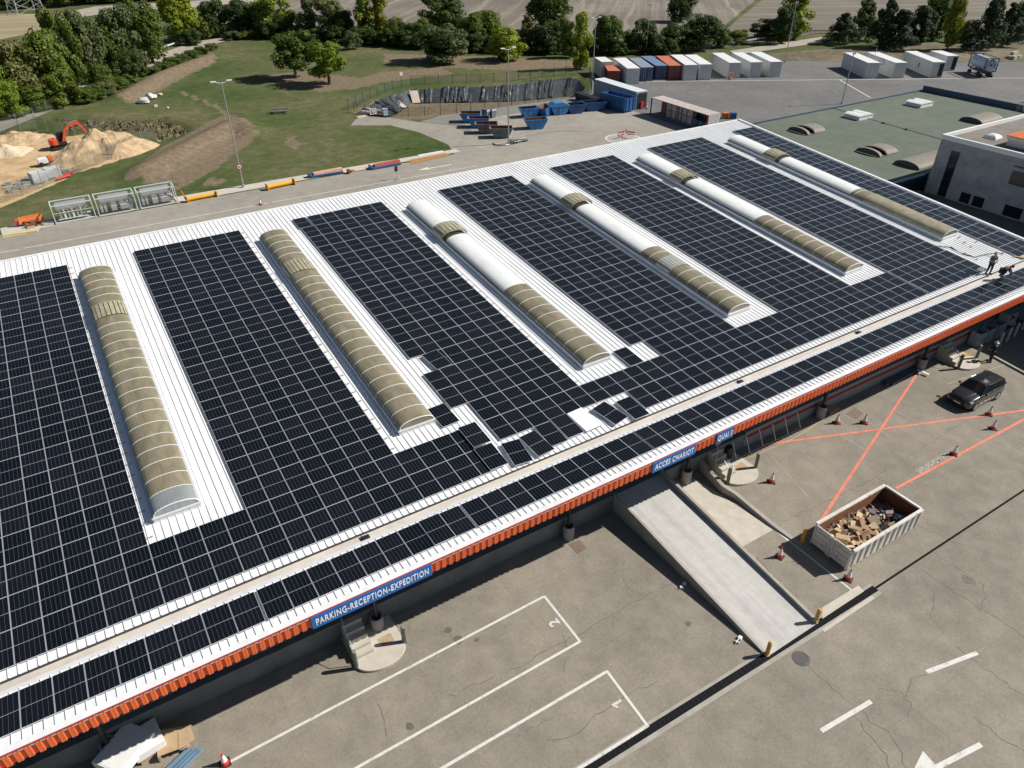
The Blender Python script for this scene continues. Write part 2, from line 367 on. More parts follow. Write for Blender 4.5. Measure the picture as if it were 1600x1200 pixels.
# left lane with guard rail
sheet('lane', pxpoly([(-60, 215), (0, 188), (60, 160), (115, 138), (180, 112), (255, 82), (305, 65), (355, 58), (370, 60), (330, 70), (268, 95), (200, 122), (125, 152), (70, 178), (0, 206), (-60, 232)]), 0.03, path_m, 'narrow pale lane curving behind the meadow bank', cat='lane')
sheet('lane', pxpoly([(1140, 80), (1230, 66), (1290, 57), (1290, 66), (1235, 74), (1150, 86)]), 0.05, path_m, 'pale lane passing behind the white containers', cat='lane')
# ------------------------------------------------------------------ painted markings
wline = NT('road_paint'); tc = wline.node('TexCoord').outputs['Object']
wc = wline.ramp(wline.noise(3.0, tc, 6, 0.75), [(0.34, (0.36, 0.34, 0.30)), (0.44, (0.60, 0.59, 0.55)), (0.7, (0.70, 0.69, 0.66))])
wline.l.new(wc, wline.b.inputs['Base Color']); wline.b.inputs['Roughness'].default_value = 0.7; wline = wline.m
wline_soft = mat('worn_white_paint', (0.52, 0.51, 0.47), 0.7, var=0.3, scale=3)
oline = mat('orange_floor_paint', (0.72, 0.17, 0.10), 0.7, var=0.18, scale=2.0, col2=(0.80, 0.24, 0.16))
faded = mat('faded_floor_paint', (0.285, 0.26, 0.218), 0.8, var=0.2, scale=1.0)
def stripe(b, p, q, w, z=0.006):
    p = Vector((p[0], p[1], 0)); q = Vector((q[0], q[1], 0)); d = (q - p).normalized(); a = Vector((-d.y, d.x, 0)) * w / 2
    b.poly([(*(p - a)[:2], z), (*(q - a)[:2], z), (*(q + a)[:2], z), (*(p + a)[:2], z)])
def mark(name, segs, w, m_, label, z=0.006, cat='marking'):
    b = MB()
    for i, (p, q) in enumerate(segs): stripe(b, at(*p), at(*q), w, z + i * 0.0012)
    o = b.build(name, m_); return tag(o, label, cat, kind='structure')
mark('bay_marking', [((850, 931), (907, 1003)), ((849, 932.5), (360, 1190)), ((907, 1002), (550, 1204))], 0.13, wline, 'white painted truck bay outline numbered 2')
mark('bay_marking', [((947.5, 1048), (1013, 1136)), ((947, 1050), (680, 1207)), ((1012, 1134), (900, 1204))], 0.14, wline, 'white painted truck bay outline numbered 1', z=0.0125)
def floor_text(name, s, px, angle, size, m_, label, z=0.012, sx=1.0, bold=0.02):
    p = at(*px); x = Vector((math.cos(angle), math.sin(angle), 0)); y = Vector((-x.y, x.x, 0))
    o = textmesh(name, s, m_, basis(x, y, Vector((0, 0, 1)), (p.x, p.y, z)), size, 0.0005, bold, sx=sx, align='CENTER')
    return tag(o, label, 'marking', kind='structure')
floor_text('bay_number', '2', (872, 970), rad(90), 0.74, wline, 'white painted number 2 inside the end of its bay')
b = MB(); p = at(972, 1093); stripe(b, (p.x - .05, p.y), (p.x - .58, p.y), .12, .012); stripe(b, (p.x - .54, p.y + .0), (p.x - .40, p.y - .20), .10, .0135); tag(b.build('bay_number', wline), 'white painted number 1 inside the end of its bay', 'marking', kind='structure')
for p, q, lab in (((1448, 1050), (1527, 1020), 'white lane dash right of the manhole, upper one'), ((1283, 1142), (1361, 1096), 'white lane dash below the manhole'), ((1640, 985), (1700, 950), 'white lane dash at the right edge')):
    mark('lane_dash', [(p, q)], 0.2, wline, lab)
# arrow bottom right
a0 = at(1462, 1200); a1 = at(1533, 1163); b = MB(); stripe(b, a0, a1, 0.22); d = (a1 - a0).normalized(); nrm = Vector((-d.y, d.x, 0)); c = a0 + d * 0.1
b.poly([(*(c + nrm * 0.75)[:2], 0.0075), (*(c - d * 1.7)[:2], 0.0075), (*(c - nrm * 0.75)[:2], 0.0075)])
tag(b.build('lane_arrow', wline), 'white painted lane arrow at the lower right corner', 'marking', kind='structure')
mark('no_parking_cross', [((1283, 813), (1433, 584)), ((1190, 695), (1640, 636)), ((1400, 763), (1640, 634))], 0.17, oline, 'orange red painted lines crossing on the yard before the docks')
floor_text('floor_lettering', 'SAPEURS-POMPIERS', (1461, 726), 0.0, 0.5, wline_soft, 'white painted lettering SAPEURS-POMPIERS beside the orange line', sx=0.66, bold=0.004)
mark('faded_bay_lines', [((1205, 712), (1262, 775)), ((1245, 700), (1300, 745)), ((1300, 672), (1360, 708)), ((1345, 650), (1400, 690)), ((1395, 640), (1440, 664)), ((1480, 600), (1600, 560))], 0.14, faded, 'faded white bay lines before the right docks', z=0.004)
mark('lane_line', [((1118, 755), (1333, 924))], 0.11, wline, 'white line along the side lane right of the ramp')
# rear markings
mark('road_line', [((-40, 401), (30, 390)), ((37, 388), (420, 317)), ((425, 316), (745, 259))], 0.13, wline, 'white edge line on the rear road')
b = MB(); a0 = at(670, 263); a1 = at(706, 257); stripe(b, a0, a1, 0.25); d = (a1 - a0).normalized(); nrm = Vector((-d.y, d.x, 0))
b.poly([(*(a0 + nrm * 0.55)[:2], 0.0075), (*(a0 - d * 1.6)[:2], 0.0075), (*(a0 - nrm * 0.55)[:2], 0.0075)])
tag(b.build('lane_arrow', wline), 'white painted arrow on the rear road', 'marking', kind='structure')
b = MB(); c = at(974, 217); n = 30
for k in range(n):
    t0 = 2 * math.pi * k / n; t1 = 2 * math.pi * (k + 1) / n
    P = [(c.x + R * math.cos(t), c.y + R * math.sin(t), 0.016) for R, t in ((2.5, t0), (2.75, t0), (2.75, t1), (2.5, t1))]; b.poly(P)
for k in range(-3, 4):
    h = math.sqrt(2.5 ** 2 - (k * 0.7) ** 2); stripe(b, (c.x - h, c.y + k * 0.7), (c.x + h, c.y + k * 0.7), 0.18, 0.017)
tag(b.build('round_marking', wline), 'white hatched circle painted on the rear apron', 'marking', kind='structure')
for P, L in ((((690, 193), (775, 176), 0), 0),):
    pass
mark('parking_lines', [((785, 183), (812, 178)), ((806, 179), (836, 190)), ((776, 189), (810, 200)), ((745, 232), (820, 215)), ((690, 196), (720, 199))], 0.12, wline, 'white parking lines round the blue skips', z=0.02)
mark('yard_line', [((1010, 127.5), (1600, 122)), ((1311, 124.5), (1360, 153))], 0.35, pale_concrete, 'pale kerb line across the asphalt storage yard', z=0.03)
random.seed(77)
CR_ = [[(1262, 1038), (1283, 1060), (1300, 1078), (1320, 1090), (1345, 1110), (1360, 1125), (1385, 1145), (1400, 1165), (1420, 1204)], [(1440, 890), (1474, 913), (1530, 950), (1604, 998)], [(1457, 863), (1492, 885), (1535, 913), (1541, 935), (1530, 955)],
 [(1375, 1080), (1404, 1080), (1416, 1092), (1425, 1104), (1419, 1121)], [(1416, 1092), (1425, 1060), (1448, 1054)], [(1336, 1118), (1352, 1140), (1385, 1180), (1390, 1200)], [(700, 1085), (760, 1062), (820, 1037), (867, 1010), (918, 983), (951, 962), (1030, 920), (1062, 905)],
 [(820, 1144), (867, 1120)], [(855, 1158), (906, 1144), (932, 1118), (960, 1100), (988, 1081), (1030, 1064)], [(1222, 815), (1290, 785), (1360, 750), (1445, 697), (1510, 657)], [(1365, 745), (1385, 755)], [(975, 875), (972, 900), (990, 925)], [(590, 1100), (606, 1125), (604, 1150)], [(1495, 1010), (1540, 1045), (1604, 1090)], [(1180, 870), (1215, 905), (1250, 935)], [(1460, 930), (1452, 960), (1475, 990)], [(620, 1000), (650, 1010)], [(1520, 1120), (1560, 1150), (1604, 1176)], [(880, 1050), (890, 1020), (878, 990)], [(1400, 800), (1450, 830), (1500, 850)]]
b = MB()
for L_ in CR_:
    P_ = [at(*p) for p in L_]; Q_ = []
    for p, q in zip(P_[:-1], P_[1:]):
        n_ = max(2, int((q - p).length / .3)); dd_ = (q - p).normalized(); pp_ = Vector((-dd_.y, dd_.x, 0))
        for i in range(n_): Q_.append(p.lerp(q, i / n_) + pp_ * random.gauss(0, .06))
    Q_.append(P_[-1])
    for i, (p, q) in enumerate(zip(Q_[:-1], Q_[1:])): stripe(b, p, q, random.uniform(.012, .042), .0035 + .0004 * (i % 3))
tag(b.build('crack', mat('crack_dark', (0.135, 0.120, 0.10), .95)), 'thin dark cracks wandering over the yard surface', 'cracks', kind='stuff')
b = MB()
for px_, py_, r_ in ((1512, 906, .35), (700, 985, .2), (715, 1000, .25), (745, 1000, .15), (1075, 975, .18), (1185, 800, .12), (640, 1135, .2)):
    p = at(px_, py_); b.poly([(p.x + r_ * math.cos(t) * random.uniform(.7, 1.2), p.y + r_ * math.sin(t) * random.uniform(.7, 1.2), .0032) for t in [k * .5236 for k in range(12)]])
tag(b.build('oil_stain', mat('oil_stain', (0.13, 0.118, 0.10), .7)), 'small dark oil stains on the yard', 'stains', kind='stuff')
tm = mat('tyre_mark', (0.175, 0.158, 0.13), .9, var=.15, scale=1.0); b = MB(); random.seed(15)
for A_, C_ in (((430, 1200), (1100, 880)), ((460, 1204), (1120, 893)), ((1110, 1204), (1604, 880)), ((1140, 1210), (1604, 905)), ((1340, 1000), (1604, 830)), ((1210, 800), (1590, 610)), ((1225, 812), (1604, 622))):
    p, q = at(*A_), at(*C_); n_ = max(6, int((q - p).length / 1.2)); d_ = (q - p).normalized(); s_ = Vector((-d_.y, d_.x, 0)); k0 = random.uniform(-.6, .6); w0 = [k0 * math.sin(i / n_ * 3.1) * 1.6 for i in range(n_ + 1)]
    for i in range(n_):
        if random.random() < .3: continue
        stripe(b, p.lerp(q, i / n_) + s_ * w0[i], p.lerp(q, (i + 1) / n_) + s_ * w0[i + 1], random.uniform(.05, .16), .0022)
tyre_marks = b
c_ = at(880, 222); b = MB()
for R_ in (7.5, 8.0, 9.6):
    for i in range(26): t0 = .5 + i * .055; stripe(b, (c_.x + R_ * math.cos(t0), c_.y - 2 + R_ * math.sin(t0)), (c_.x + R_ * math.cos(t0 + .05), c_.y - 2 + R_ * math.sin(t0 + .05)), .22, .0075)
tag(b.build('tyre_marks', mat('apron_tyre_mark', (0.20, 0.182, 0.155), .9)), 'curved dark tyre marks on the rear apron', 'tyre marks', kind='stuff')
# ------------------------------------------------------------------ channel drain, apron, covers
b = MB(); pA = at(900, 1213); pB = at(1368, 919); d = (pB - pA).normalized(); nrm = Vector((-d.y, d.x, 0))
def strip_(b, o0, o1, w0, w1, z, mi=0):
    P = [o0 + nrm * w0, o1 + nrm * w0, o1 + nrm * w1, o0 + nrm * w1]; b.poly([(p.x, p.y, z) for p in P], mi)
strip_(b, pA - d * 6, pB, 0.34, -0.40, 0.007, 0); strip_(b, pA - d * 6, pB, 0.19, -0.19, 0.011, 1)
for k in range(int((pB - pA).length * 4)):
    c = pA + d * k * 0.25; stripe(b, c + nrm * 0.17, c - nrm * 0.17, 0.018, 0.015)
b.mi[-int((pB - pA).length * 4):] = [2] * int((pB - pA).length * 4)
strip_(b, pB, at(1600, 762) + d * 8, 0.06, -0.06, 0.011, 1)
tag(b.build('drain_channel', [concrete, mat('drain_slot', (0.012, 0.012, 0.014), 0.95, spec=0.1), mat('drain_bars', (0.03, 0.03, 0.032), 0.8, spec=0.2)]), 'long dark channel drain crossing the yard at the ramp foot', 'drain')
b = MB(); [b.poly([(x, y, .0165) for x, y in pxpoly(P_)]) for P_ in ([(1285, 967), (1350, 924), (1341, 915), (1284, 950)], [(1288, 988), (1367, 935), (1361, 931), (1284, 984)])]
tag(b.build('apron', pale_concrete), 'pale concrete patches beside the channel drain', 'apron', kind='structure')
b = MB(); c = at(1251.5, 1029)
b.lathe([(0.42, 0), (0.42, 0.012), (0.36, 0.012), (0.35, 0.016)], (c.x, c.y, 0.0), 24)
for k in range(-2, 3): b.box(c.x - 0.24, c.x + 0.24, c.y + k * 0.1 - 0.02, c.y + k * 0.1 + 0.02, 0.016, 0.022)
tag(b.build('manhole_cover', mat('cast_iron', (0.10, 0.095, 0.09), 0.6, 0.4, var=0.2)), 'round cast iron manhole cover in the yard', 'manhole cover')
plate_m = mat('rusty_plate', (0.20, 0.15, 0.115), 0.7, 0.2, var=0.15)
for P, lab in (([(888, 850), (906, 844), (917, 857), (902, 865)], 'brown steel cover plate before the left dock'), ([(1322, 647), (1334, 637), (1349, 645), (1338, 655)], 'brown steel cover plate before the right dock')):
    b = MB(); b.prism(pxpoly(P), 0.0, 0.012); tag(b.build('cover_plate', plate_m), lab, 'cover plate')
# ================================================================== WAREHOUSE
PW, PL = 1.06, 1.7438
RM = Matrix.Translation((0, 0, 6.5)) @ Matrix.Rotation(rad(5.0), 4, 'X')      # panel plane of the main roof: x along the eave, y up the slope
XL, XR = -32.0, 67.75
ORD = ['first', 'second', 'third', 'fourth', 'fifth', 'sixth', 'seventh', 'eighth', 'ninth', 'tenth', 'eleventh', 'twelfth', 'thirteenth', 'fourteenth', 'fifteenth', 'sixteenth', 'seventeenth', 'eighteenth']
rg = NT('white_roof_sheet'); tc = rg.node('TexCoord').outputs['Object']; mp = rg.node('Mapping'); mp.inputs['Scale'].default_value = (2.2, 0.16, 1); rg.l.new(tc, mp.inputs[0])
ca_ = rg.ramp(rg.noise(1.0, mp.outputs[0], 5, .65), [(.30, (.66, .665, .66)), (.5, (.75, .755, .76)), (.7, (.79, .795, .80))]); cb_ = rg.ramp(rg.noise(.22, tc, 6, .7), [(.3, (.90, .90, .89)), (.55, (1., 1., 1.))])
rg.l.new(rg.mix(.8, ca_, cb_, 'MULTIPLY'), rg.b.inputs['Base Color']); rg.b.inputs['Roughness'].default_value = .45; roof_m = rg.m
clad_m = mat('navy_cladding', (0.035, 0.06, 0.095), 0.5, var=0.2, scale=0.8)
gut_m = mat('gutter_lining', (0.56, 0.51, 0.44), 0.8, var=0.16, scale=0.9)
orange_clad = mat('orange_cladding', (0.74, 0.155, 0.045), 0.45, var=0.10, scale=0.9)
dock_m = mat('dock_concrete', (0.15, 0.16, 0.165), 0.85, var=0.25, scale=0.7, bump=0.2)
wh = empty('warehouse', (0, 0, 0), 0, 'long warehouse with white ribbed roof, orange fascia and barrel skylights under solar panels', 'warehouse')
def ribbed(name, x0, x1, y0, y1, z0, z1, pitch, M, parent, m_, rh=0.036, rw=0.034, base=0.3325):
    b = MB(); x = x0
    prof = []
    while x < x1:
        for dx, dz in ((0, 0), (pitch / 2 - rw, 0), (pitch / 2 - rw * 0.45, rh), (pitch / 2 + rw * 0.45, rh), (pitch / 2 + rw, 0)):
            prof.append((x + dx, dz))
        x += pitch
    prof.append((x, 0))
    n = len(prof)
    b.v = [(px, y0, z0 + dz) for px, dz in prof] + [(px, y1, z1 + dz) for px, dz in prof] 
    b.f = [(k, k + 1, n + k + 1, n + k) for k in range(n - 1)]; b.mi = [0] * (n - 1); b.uv = [None] * (n - 1)
    return b.build(name, m_, parent, M=M)
# roof sheet: cut round the skylights is hidden by their curbs
rf = ribbed('roof_sheet', XL, XR - 0.15, -0.40, 33.9, -0.12, -0.12, 0.3325, RM, wh, roof_m)
b = MB(); b.box(XL, XR - 0.1, -0.38, 33.88, -0.22, -0.135); b.box(XR - 0.13, XR + 0.12, -0.42, 34.05, -0.32, 0.02); b.box(XL, XR - 0.14, 33.91, 34.1, -0.32, -0.05)
b.build('roof_edge', roof_m, wh, M=RM)
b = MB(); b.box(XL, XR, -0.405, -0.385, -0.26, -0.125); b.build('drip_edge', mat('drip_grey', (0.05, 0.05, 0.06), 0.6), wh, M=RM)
b = MB(); b.box(XL, XR, -1.2, -0.30, 6.08, 6.2)
b.build('gutter', gut_m, wh)
SL = 0.012
SM = basis(Vector((1, 0, 0)), Vector((0, 1, -SL)).normalized(), Vector((0, SL, 1)).normalized(), (0, -1.2, 6.44))   # strip roof: y runs back towards the valley
ribbed('front_roof_sheet', XL, XR - 0.15, -2.22, 0.18, -0.12, -0.12, 0.3325, SM, wh, roof_m)
b = MB(); b.hexa([(XL, -1.05, 6.201), (XR, -1.05, 6.201), (XR, -0.72, 6.201), (XL, -0.72, 6.201), (XL, -1.05, 6.315), (XR, -1.05, 6.315), (XR, -0.72, 6.215), (XL, -0.72, 6.215)]); b.build('gutter_flashing', roof_m, wh)
b = MB(); b.box(XL, XR, -3.4, -1.06, 6.1, 6.29); b.build('front_roof_deck', gut_m, wh)
b = MB(); b.box(XL, XR, -3.68, -3.41, 6.30, 6.47); b.build('eave_flashing', roof_m, wh)
b = MB(); b.box(XL, XR, -3.715, -3.682, 6.41, 6.46); b.build('eave_trim', mat('red_trim', (0.45, 0.05, 0.03), 0.5), wh)
# fascia: deep trapezoidal sheet
b = MB(); x = XL; prof = []
while x < XR:
    for dx, dy in ((0, 0), (0.135, 0), (0.15, -0.062), (0.19, -0.062), (0.20, -0.054), (0.225, -0.062), (0.25, -0.054), (0.26, -0.062), (0.317, -0.062)):
        prof.append((x + dx, dy))
    x += 0.3325
n = len(prof); b.v = [(px, -3.62 + dy, 5.76) for px, dy in prof] + [(px, -3.62 + dy, 6.405) for px, dy in prof]
b.f = [(k, k + 1, n + k + 1, n + k) for k in range(n - 1)]; b.mi = [0] * (n - 1); b.uv = [None] * (n - 1)
b.build('fascia', orange_clad, wh)
b = MB(); b.box(XL, XR, -3.56, -0.1, 5.85, 6.05); b.build('soffit', clad_m, wh)
# walls
b = MB(); b.box(XL, XR - 0.25, 0.0, 0.25, 1.2, 5.84); b.build('wall', clad_m, wh)
b = MB(); b.box(XL, 34.4, -0.32, 0.22, 0.0, 1.2)
for k in range(20):
    x = XL + 3.2 * k
    b.box(x, x + 0.03, -0.335, -0.322, 0.0, 1.21)
b.build('dock_wall', dock_m, wh)
b = MB()
for z0, z1, mi in ((0.0, 0.72, 0), (0.72, 1.0, 1), (1.0, 1.28, 0)): b.box(34.4, XR - 0.3, -0.30 - 0.004 * mi, 0.2, z0, z1, mi)
b.build('dock_wall', [mat('dock_grey', (0.24, 0.25, 0.26), 0.7, var=0.15), mat('dock_red_stripe', (0.24, 0.012, 0.02), 0.6, var=0.15)], wh)
b = MB(); b.box(XL, XL + 0.25, 0.25, 33.6, 0, 6.3); b.box(XL, XR - 0.3, 33.5, 33.75, 0, 9.2); b.box(XR - 0.3, XR - 0.02, 0.25, 33.7, 0, 6.3)
b.hexa([(XR - 0.3, 0.25, 6.3), (XR - 0.02, 0.25, 6.3), (XR - 0.02, 33.7, 6.3), (XR - 0.3, 33.7, 6.3), (XR - 0.3, 0.25, 6.32), (XR - 0.02, 0.25, 6.32), (XR - 0.02, 33.7, 9.2), (XR - 0.3, 33.7, 9.2)])
b.build('rear_wall', mat('grey_wall', (0.3, 0.3, 0.3), 0.8), wh)
# roller doors in the dock front
for k, x in enumerate((-10, -4, 1.5, 9.5, 20.5, 36.5, 47.5, 58)):
    b = MB()
    for j in range(14): b.box(x, x + 3.0, -0.05, -0.005, 1.25 + j * 0.25, 1.49 + j * 0.25)
    b.build('roller_door', mat('door_grey', (0.12, 0.14, 0.16), 0.5, var=0.1), wh)
# lettering boards on the fascia
sign_blue = mat('sign_blue', (0.015, 0.14, 0.45), 0.45, var=0.08); sign_white = mat('sign_white', (0.82, 0.82, 0.82), 0.5, var=0.03)
def sign(label, body, pxl, pxr, sx, size=0.50):
    xl = at(*pxl, 6.3).x; xr = at(*pxr, 6.3).x
    e = empty('sign', ((xl + xr) / 2, -3.715, 5.72), 0, label, 'sign')
    b = MB(); b.box(-(xr - xl) / 2, (xr - xl) / 2, -0.03, 0.02, 0.0, 0.68); b.build('board', sign_blue, e)
    t = textmesh('lettering', body, sign_white, basis(Vector((1, 0, 0)), Vector((0, 0, 1)), Vector((0, -1, 0)), (0, -0.035, 0.165)), size, 0.006, 0.010, e, sx=1.0, align='CENTER')
    w = max(v.co.x for v in t.data.vertices) - min(v.co.x for v in t.data.vertices)
    t.data.transform(Matrix.Diagonal(((xr - xl) * 0.94 * sx / w, 1, 1, 1)))
sign('long blue board lettered PARKING-RECEPTION-EXPEDITION on the fascia', 'PARKING-RECEPTION-EXPEDITION', (489, 975), (678, 889), 1.0)
sign('blue board lettered ACCES CHARIOT on the fascia above the ramp', 'ACCES CHARIOT', (1024, 729), (1092, 699), 0.96)
sign('small blue board lettered QUAI 3 on the fascia', 'QUAI 3', (1124, 683), (1150, 671), 0.92)
# pillar guards under the eave
pillar_m = mat('guard_concrete', (0.30, 0.29, 0.28), 0.85, var=0.2, scale=2)
for k, x in enumerate((at(582, 966).x - 24.2, at(582, 966).x - 12.1, at(582, 966).x, at(878, 829).x, 28.9, 41.6, 53.3)):
    b = MB(); b.lathe([(0.33, 0), (0.33, 0.95), (0.26, 0.95), (0.25, 0.7)], (x, -0.72, 0.0), 20); b.build('pillar_guard', pillar_m, wh, smooth=False)
    b = MB(); b.tube((x, -0.72, 0.5), (x, -0.72, 5.85), 0.11, n=12); b.build('pillar', black_paint, wh)

# ------------------------------------------------------------------ skylights (parts of the warehouse)
def frp(name, c1, c2, c3, rough=0.35):
    g = NT(name); tc = g.node('TexCoord').outputs['Object']
    mp = g.node('Mapping'); mp.inputs['Scale'].default_value = (1.2, 0.5, 1.2); g.l.new(tc, mp.inputs[0])
    n1 = g.noise(1.2, mp.outputs[0], 6, 0.7, 0.6)
    g.l.new(g.ramp(n1, [(0.3, c1), (0.5, c2), (0.72, c3)]), g.b.inputs['Base Color']); g.b.inputs['Roughness'].default_value = rough
    return g.m
tan_m = frp('aged_fibreglass', (0.145, 0.13, 0.085), (0.215, 0.19, 0.125), (0.30, 0.25, 0.165), 0.38)
whv_m = frp('white_vault', (0.66, 0.68, 0.66), (0.74, 0.76, 0.73), (0.78, 0.79, 0.76), 0.4)
clear_m = mat('clear_vault', (0.33, 0.36, 0.36), 0.15, 0.3, var=0.15, scale=1)
slat_m = mat('louvre_slat', (0.36, 0.33, 0.23), 0.4, var=0.25, scale=2)
slat_d = mat('louvre_gap', (0.05, 0.055, 0.035), 0.5)
curb_m = mat('curb_metal', (0.62, 0.64, 0.66), 0.4, 0.2, var=0.06)
def arc(w, h, n=12, z0=0.0): return [(w / 2 - w / 2 * math.cos(math.pi * k / n), z0 + h * (math.sin(math.pi * k / n) ** 0.8)) for k in range(n + 1)]
def vault(x0, s0, s1, w, h, z0, name, m_, parent, off=0.0):
    b = MB(); A = arc(w + 2 * off, h + off, 14, z0)
    for (ax, az), (bx, bz) in zip(A[:-1], A[1:]):
        b.poly([(x0 - off + ax, s0, az), (x0 - off + ax, s1, az), (x0 - off + bx, s1, bz), (x0 - off + bx, s0, bz)][::-1])
    b.poly([(x0 - off + ax, s0, az) for ax, az in A][::-1]); b.poly([(x0 - off + ax, s1, az) for ax, az in A])
    o = b.build(name, m_, parent)
    for p in o.data.polygons: p.use_smooth = len(p.vertices) == 4
    return o
def rings(x0, ss, w, h, z0, parent, r=0.018, m_=None):
    for s in ss:
        b = MB(); A = arc(w, h, 14, z0)
        for (ax, az), (bx, bz) in zip(A[:-1], A[1:]): b.tube((x0 + ax, s, az), (x0 + bx, s, bz), r, n=5, cap=False)
        b.build('glazing_bar', m_ or white_paint, parent)
def slats(x0, s0, s1, w, h, z0, n, parent, name='louvre', off=0.1, mm=None, raised=False):
    b = MB(); A = arc(w + 2 * off, h + off, n, z0)
    for k in range(n):
        (ax, az), (bx, bz) = A[k], A[k + 1]; x = x0 - off
        q = [(x + ax, az), (x + ax + (bx - ax) * 0.82, az + (bz - az) * 0.82)]
        P = [(q[0][0], s0, q[0][1]), (q[0][0], s1, q[0][1]), (q[1][0], s1, q[1][1]), (q[1][0], s0, q[1][1])]
        b.hexa([P[0], P[3], P[2], P[1]] + [(a, c, d + 0.04) for a, c, d in (P[0], P[3], P[2], P[1])])
    b.build(name, mm or slat_m, parent)
for k, X0 in enumerate((0.54, 12.62, 24.58, 36.62, 48.75, 61.05)):
    s0, s1, w, h, z0 = 4.75, 29.05, 1.95, 0.42, 0.20
    b = MB(); b.box(X0 - 0.06, X0 + w + 0.06, s0 - 0.06, s1 + 0.06, -0.16, z0)
    b.box(X0 - 0.10, X0 + w + 0.10, s0 - 0.1, s1 + 0.1, z0 - 0.05, z0 - 0.02)
    sk = b.build('skylight', curb_m, wh, M=RM)
    tag(sk, '%s barrel skylight from the left' % ORD[k])
    se = 12.5 if k == 5 else s0
    split = s1 if k < 2 else 13.95
    e0 = s0 if k != 5 else 12.5
    if k == 0:
        vault(X0, 5.75, 22.3, w, h, z0, 'vault', tan_m, sk); vault(X0, s0, 5.75, w, h, z0, 'clear_end', clear_m, sk)
    elif k == 3:
        vault(X0, s0, 10.7, w, h, z0, 'vault', tan_m, sk); vault(X0, 12.2, split, w, h, z0, 'vault', tan_m, sk)
        slats(X0, 10.7, 12.2, w, h, z0, 11, sk, off=0.03, mm=mat('bright_slat', (0.5, 0.52, 0.46), 0.3, 0.3)); vault(X0, 10.72, 12.18, w - 0.05, h - 0.03, z0, 'louvre_well', slat_d, sk)
    elif k == 5:
        vault(X0, e0, split, w, h, z0, 'vault', tan_m, sk)
        slats(X0, s0, 12.45, w, h, z0, 16, sk, off=0.05); vault(X0, s0 + 0.02, 12.44, w - 0.04, h - 0.03, z0, 'louvre_well', slat_d, sk)
    else:
        vault(X0, s0, split if k > 1 else 22.3, w, h, z0, 'vault', tan_m, sk)
    if k > 1: vault(X0, split, 22.3, w, h, z0, 'white_vault', whv_m, sk); b = MB(); b.box(X0 - .05, X0 - .012, split, s1, z0, z0 + .07); b.box(X0, X0 + w, s1 + .01, s1 + .04, z0, z0 + .07); b.build('gasket', slat_d, sk)
    vault(X0, 24.0, s1, w, h, z0, 'upper_vault', whv_m if k > 1 else tan_m, sk)
    rings(X0, [s for s in [e0 + 0.02 + i * 1.032 for i in range(1, 17)] if s < (22.2 if k < 2 else split) and not (k == 3 and 10.6 < s < 12.3)] + ([24.0 + i * 1.01 for i in range(6)] if k < 2 else []), w + 0.02, h + 0.01, z0, sk)
    rings(X0, [s0 + 0.01], w + 0.02, h + 0.01, z0, sk, 0.03)
    vault(X0, 22.3, 24.0, w - 0.1, h - 0.06, z0, 'louvre_well', slat_d, sk)
    if k < 2: slats(X0, 22.32, 23.98, w, h, z0, 11, sk, off=0.02)
    else:
        slats(X0, 22.75, 24.3, w, h, z0, 10, sk, off=0.16)
        rings(X0 - 0.1, [22.74, 24.3], w + 0.2, h + 0.12, z0, sk, 0.03, slat_m)

# ------------------------------------------------------------------ solar panels
def ordinal(n):
    tens = ['', '', 'twenty', 'thirty', 'forty', 'fifty', 'sixty']
    if n < 18: return ORD[n]
    n += 1
    if n in (19, 20): return {19: 'nineteenth', 20: 'twentieth'}[n]
    return tens[n // 10] + '-' + ORD[n % 10 - 1] if n % 10 else {30: 'thirtieth', 40: 'fortieth', 50: 'fiftieth'}[n]

def cell_mat(name='solar_cells'):
    g = NT(name); uv = g.node('UVMap'); uv.uv_map = 'UVMap'; sx = g.node('SeparateXYZ'); g.l.new(uv.outputs[0], sx.inputs[0])
    u, v = sx.outputs[0], sx.outputs[1]
    def cell(c, n): return g.math('ABSOLUTE', g.math('SUBTRACT', g.math('FRACT', g.math('MULTIPLY', c, float(n))), 0.5))
    lu = g.step(cell(u, 6), 0.465, 0.485); lv = g.step(cell(v, 20), 0.44, 0.47); mid = g.step(g.math('ABSOLUTE', g.math('SUBTRACT', v, 0.5)), 0.0065, 0.0045)
    bus = g.step(cell(u, 60), 0.44, 0.47)
    ob = g.node('ObjectInfo'); tc = g.node('TexCoord')
    ge = g.node('NewGeometry')
    wn = g.node('TexWhiteNoise', noise_dimensions='1D'); g.l.new(ob.outputs['Random'], wn.inputs['W'])
    base = g.mix(g.math('FRACT', g.math('ADD', wn.outputs['Value'], ge.outputs['Random Per Island'])), (0.0022, 0.0040, 0.0070), (0.0068, 0.0075, 0.0120))
    col = g.mix(g.math('MULTIPLY', lv, 0.06), base, (0.12, 0.14, 0.14))
    col = g.mix(g.math('MULTIPLY', lu, 0.30), col, (0.30, 0.34, 0.29))
    col = g.mix(g.math('MULTIPLY', mid, 0.75), col, (0.42, 0.45, 0.45))
    g.l.new(col, g.b.inputs['Base Color']); g.b.inputs['Roughness'].default_value = 0.16; g.b.inputs['Specular IOR Level'].default_value = 0.34
    return g.m
cells_m = cell_mat(); frame_m = mat('panel_frame', (0.58, 0.60, 0.63), 0.4, 0.2, var=0.04)
white_back = mat('panel_backsheet', (0.80, 0.80, 0.80), 0.6, var=0.03)
WX, WY, TH, FW = 1.042, 1.726, 0.036, 0.011
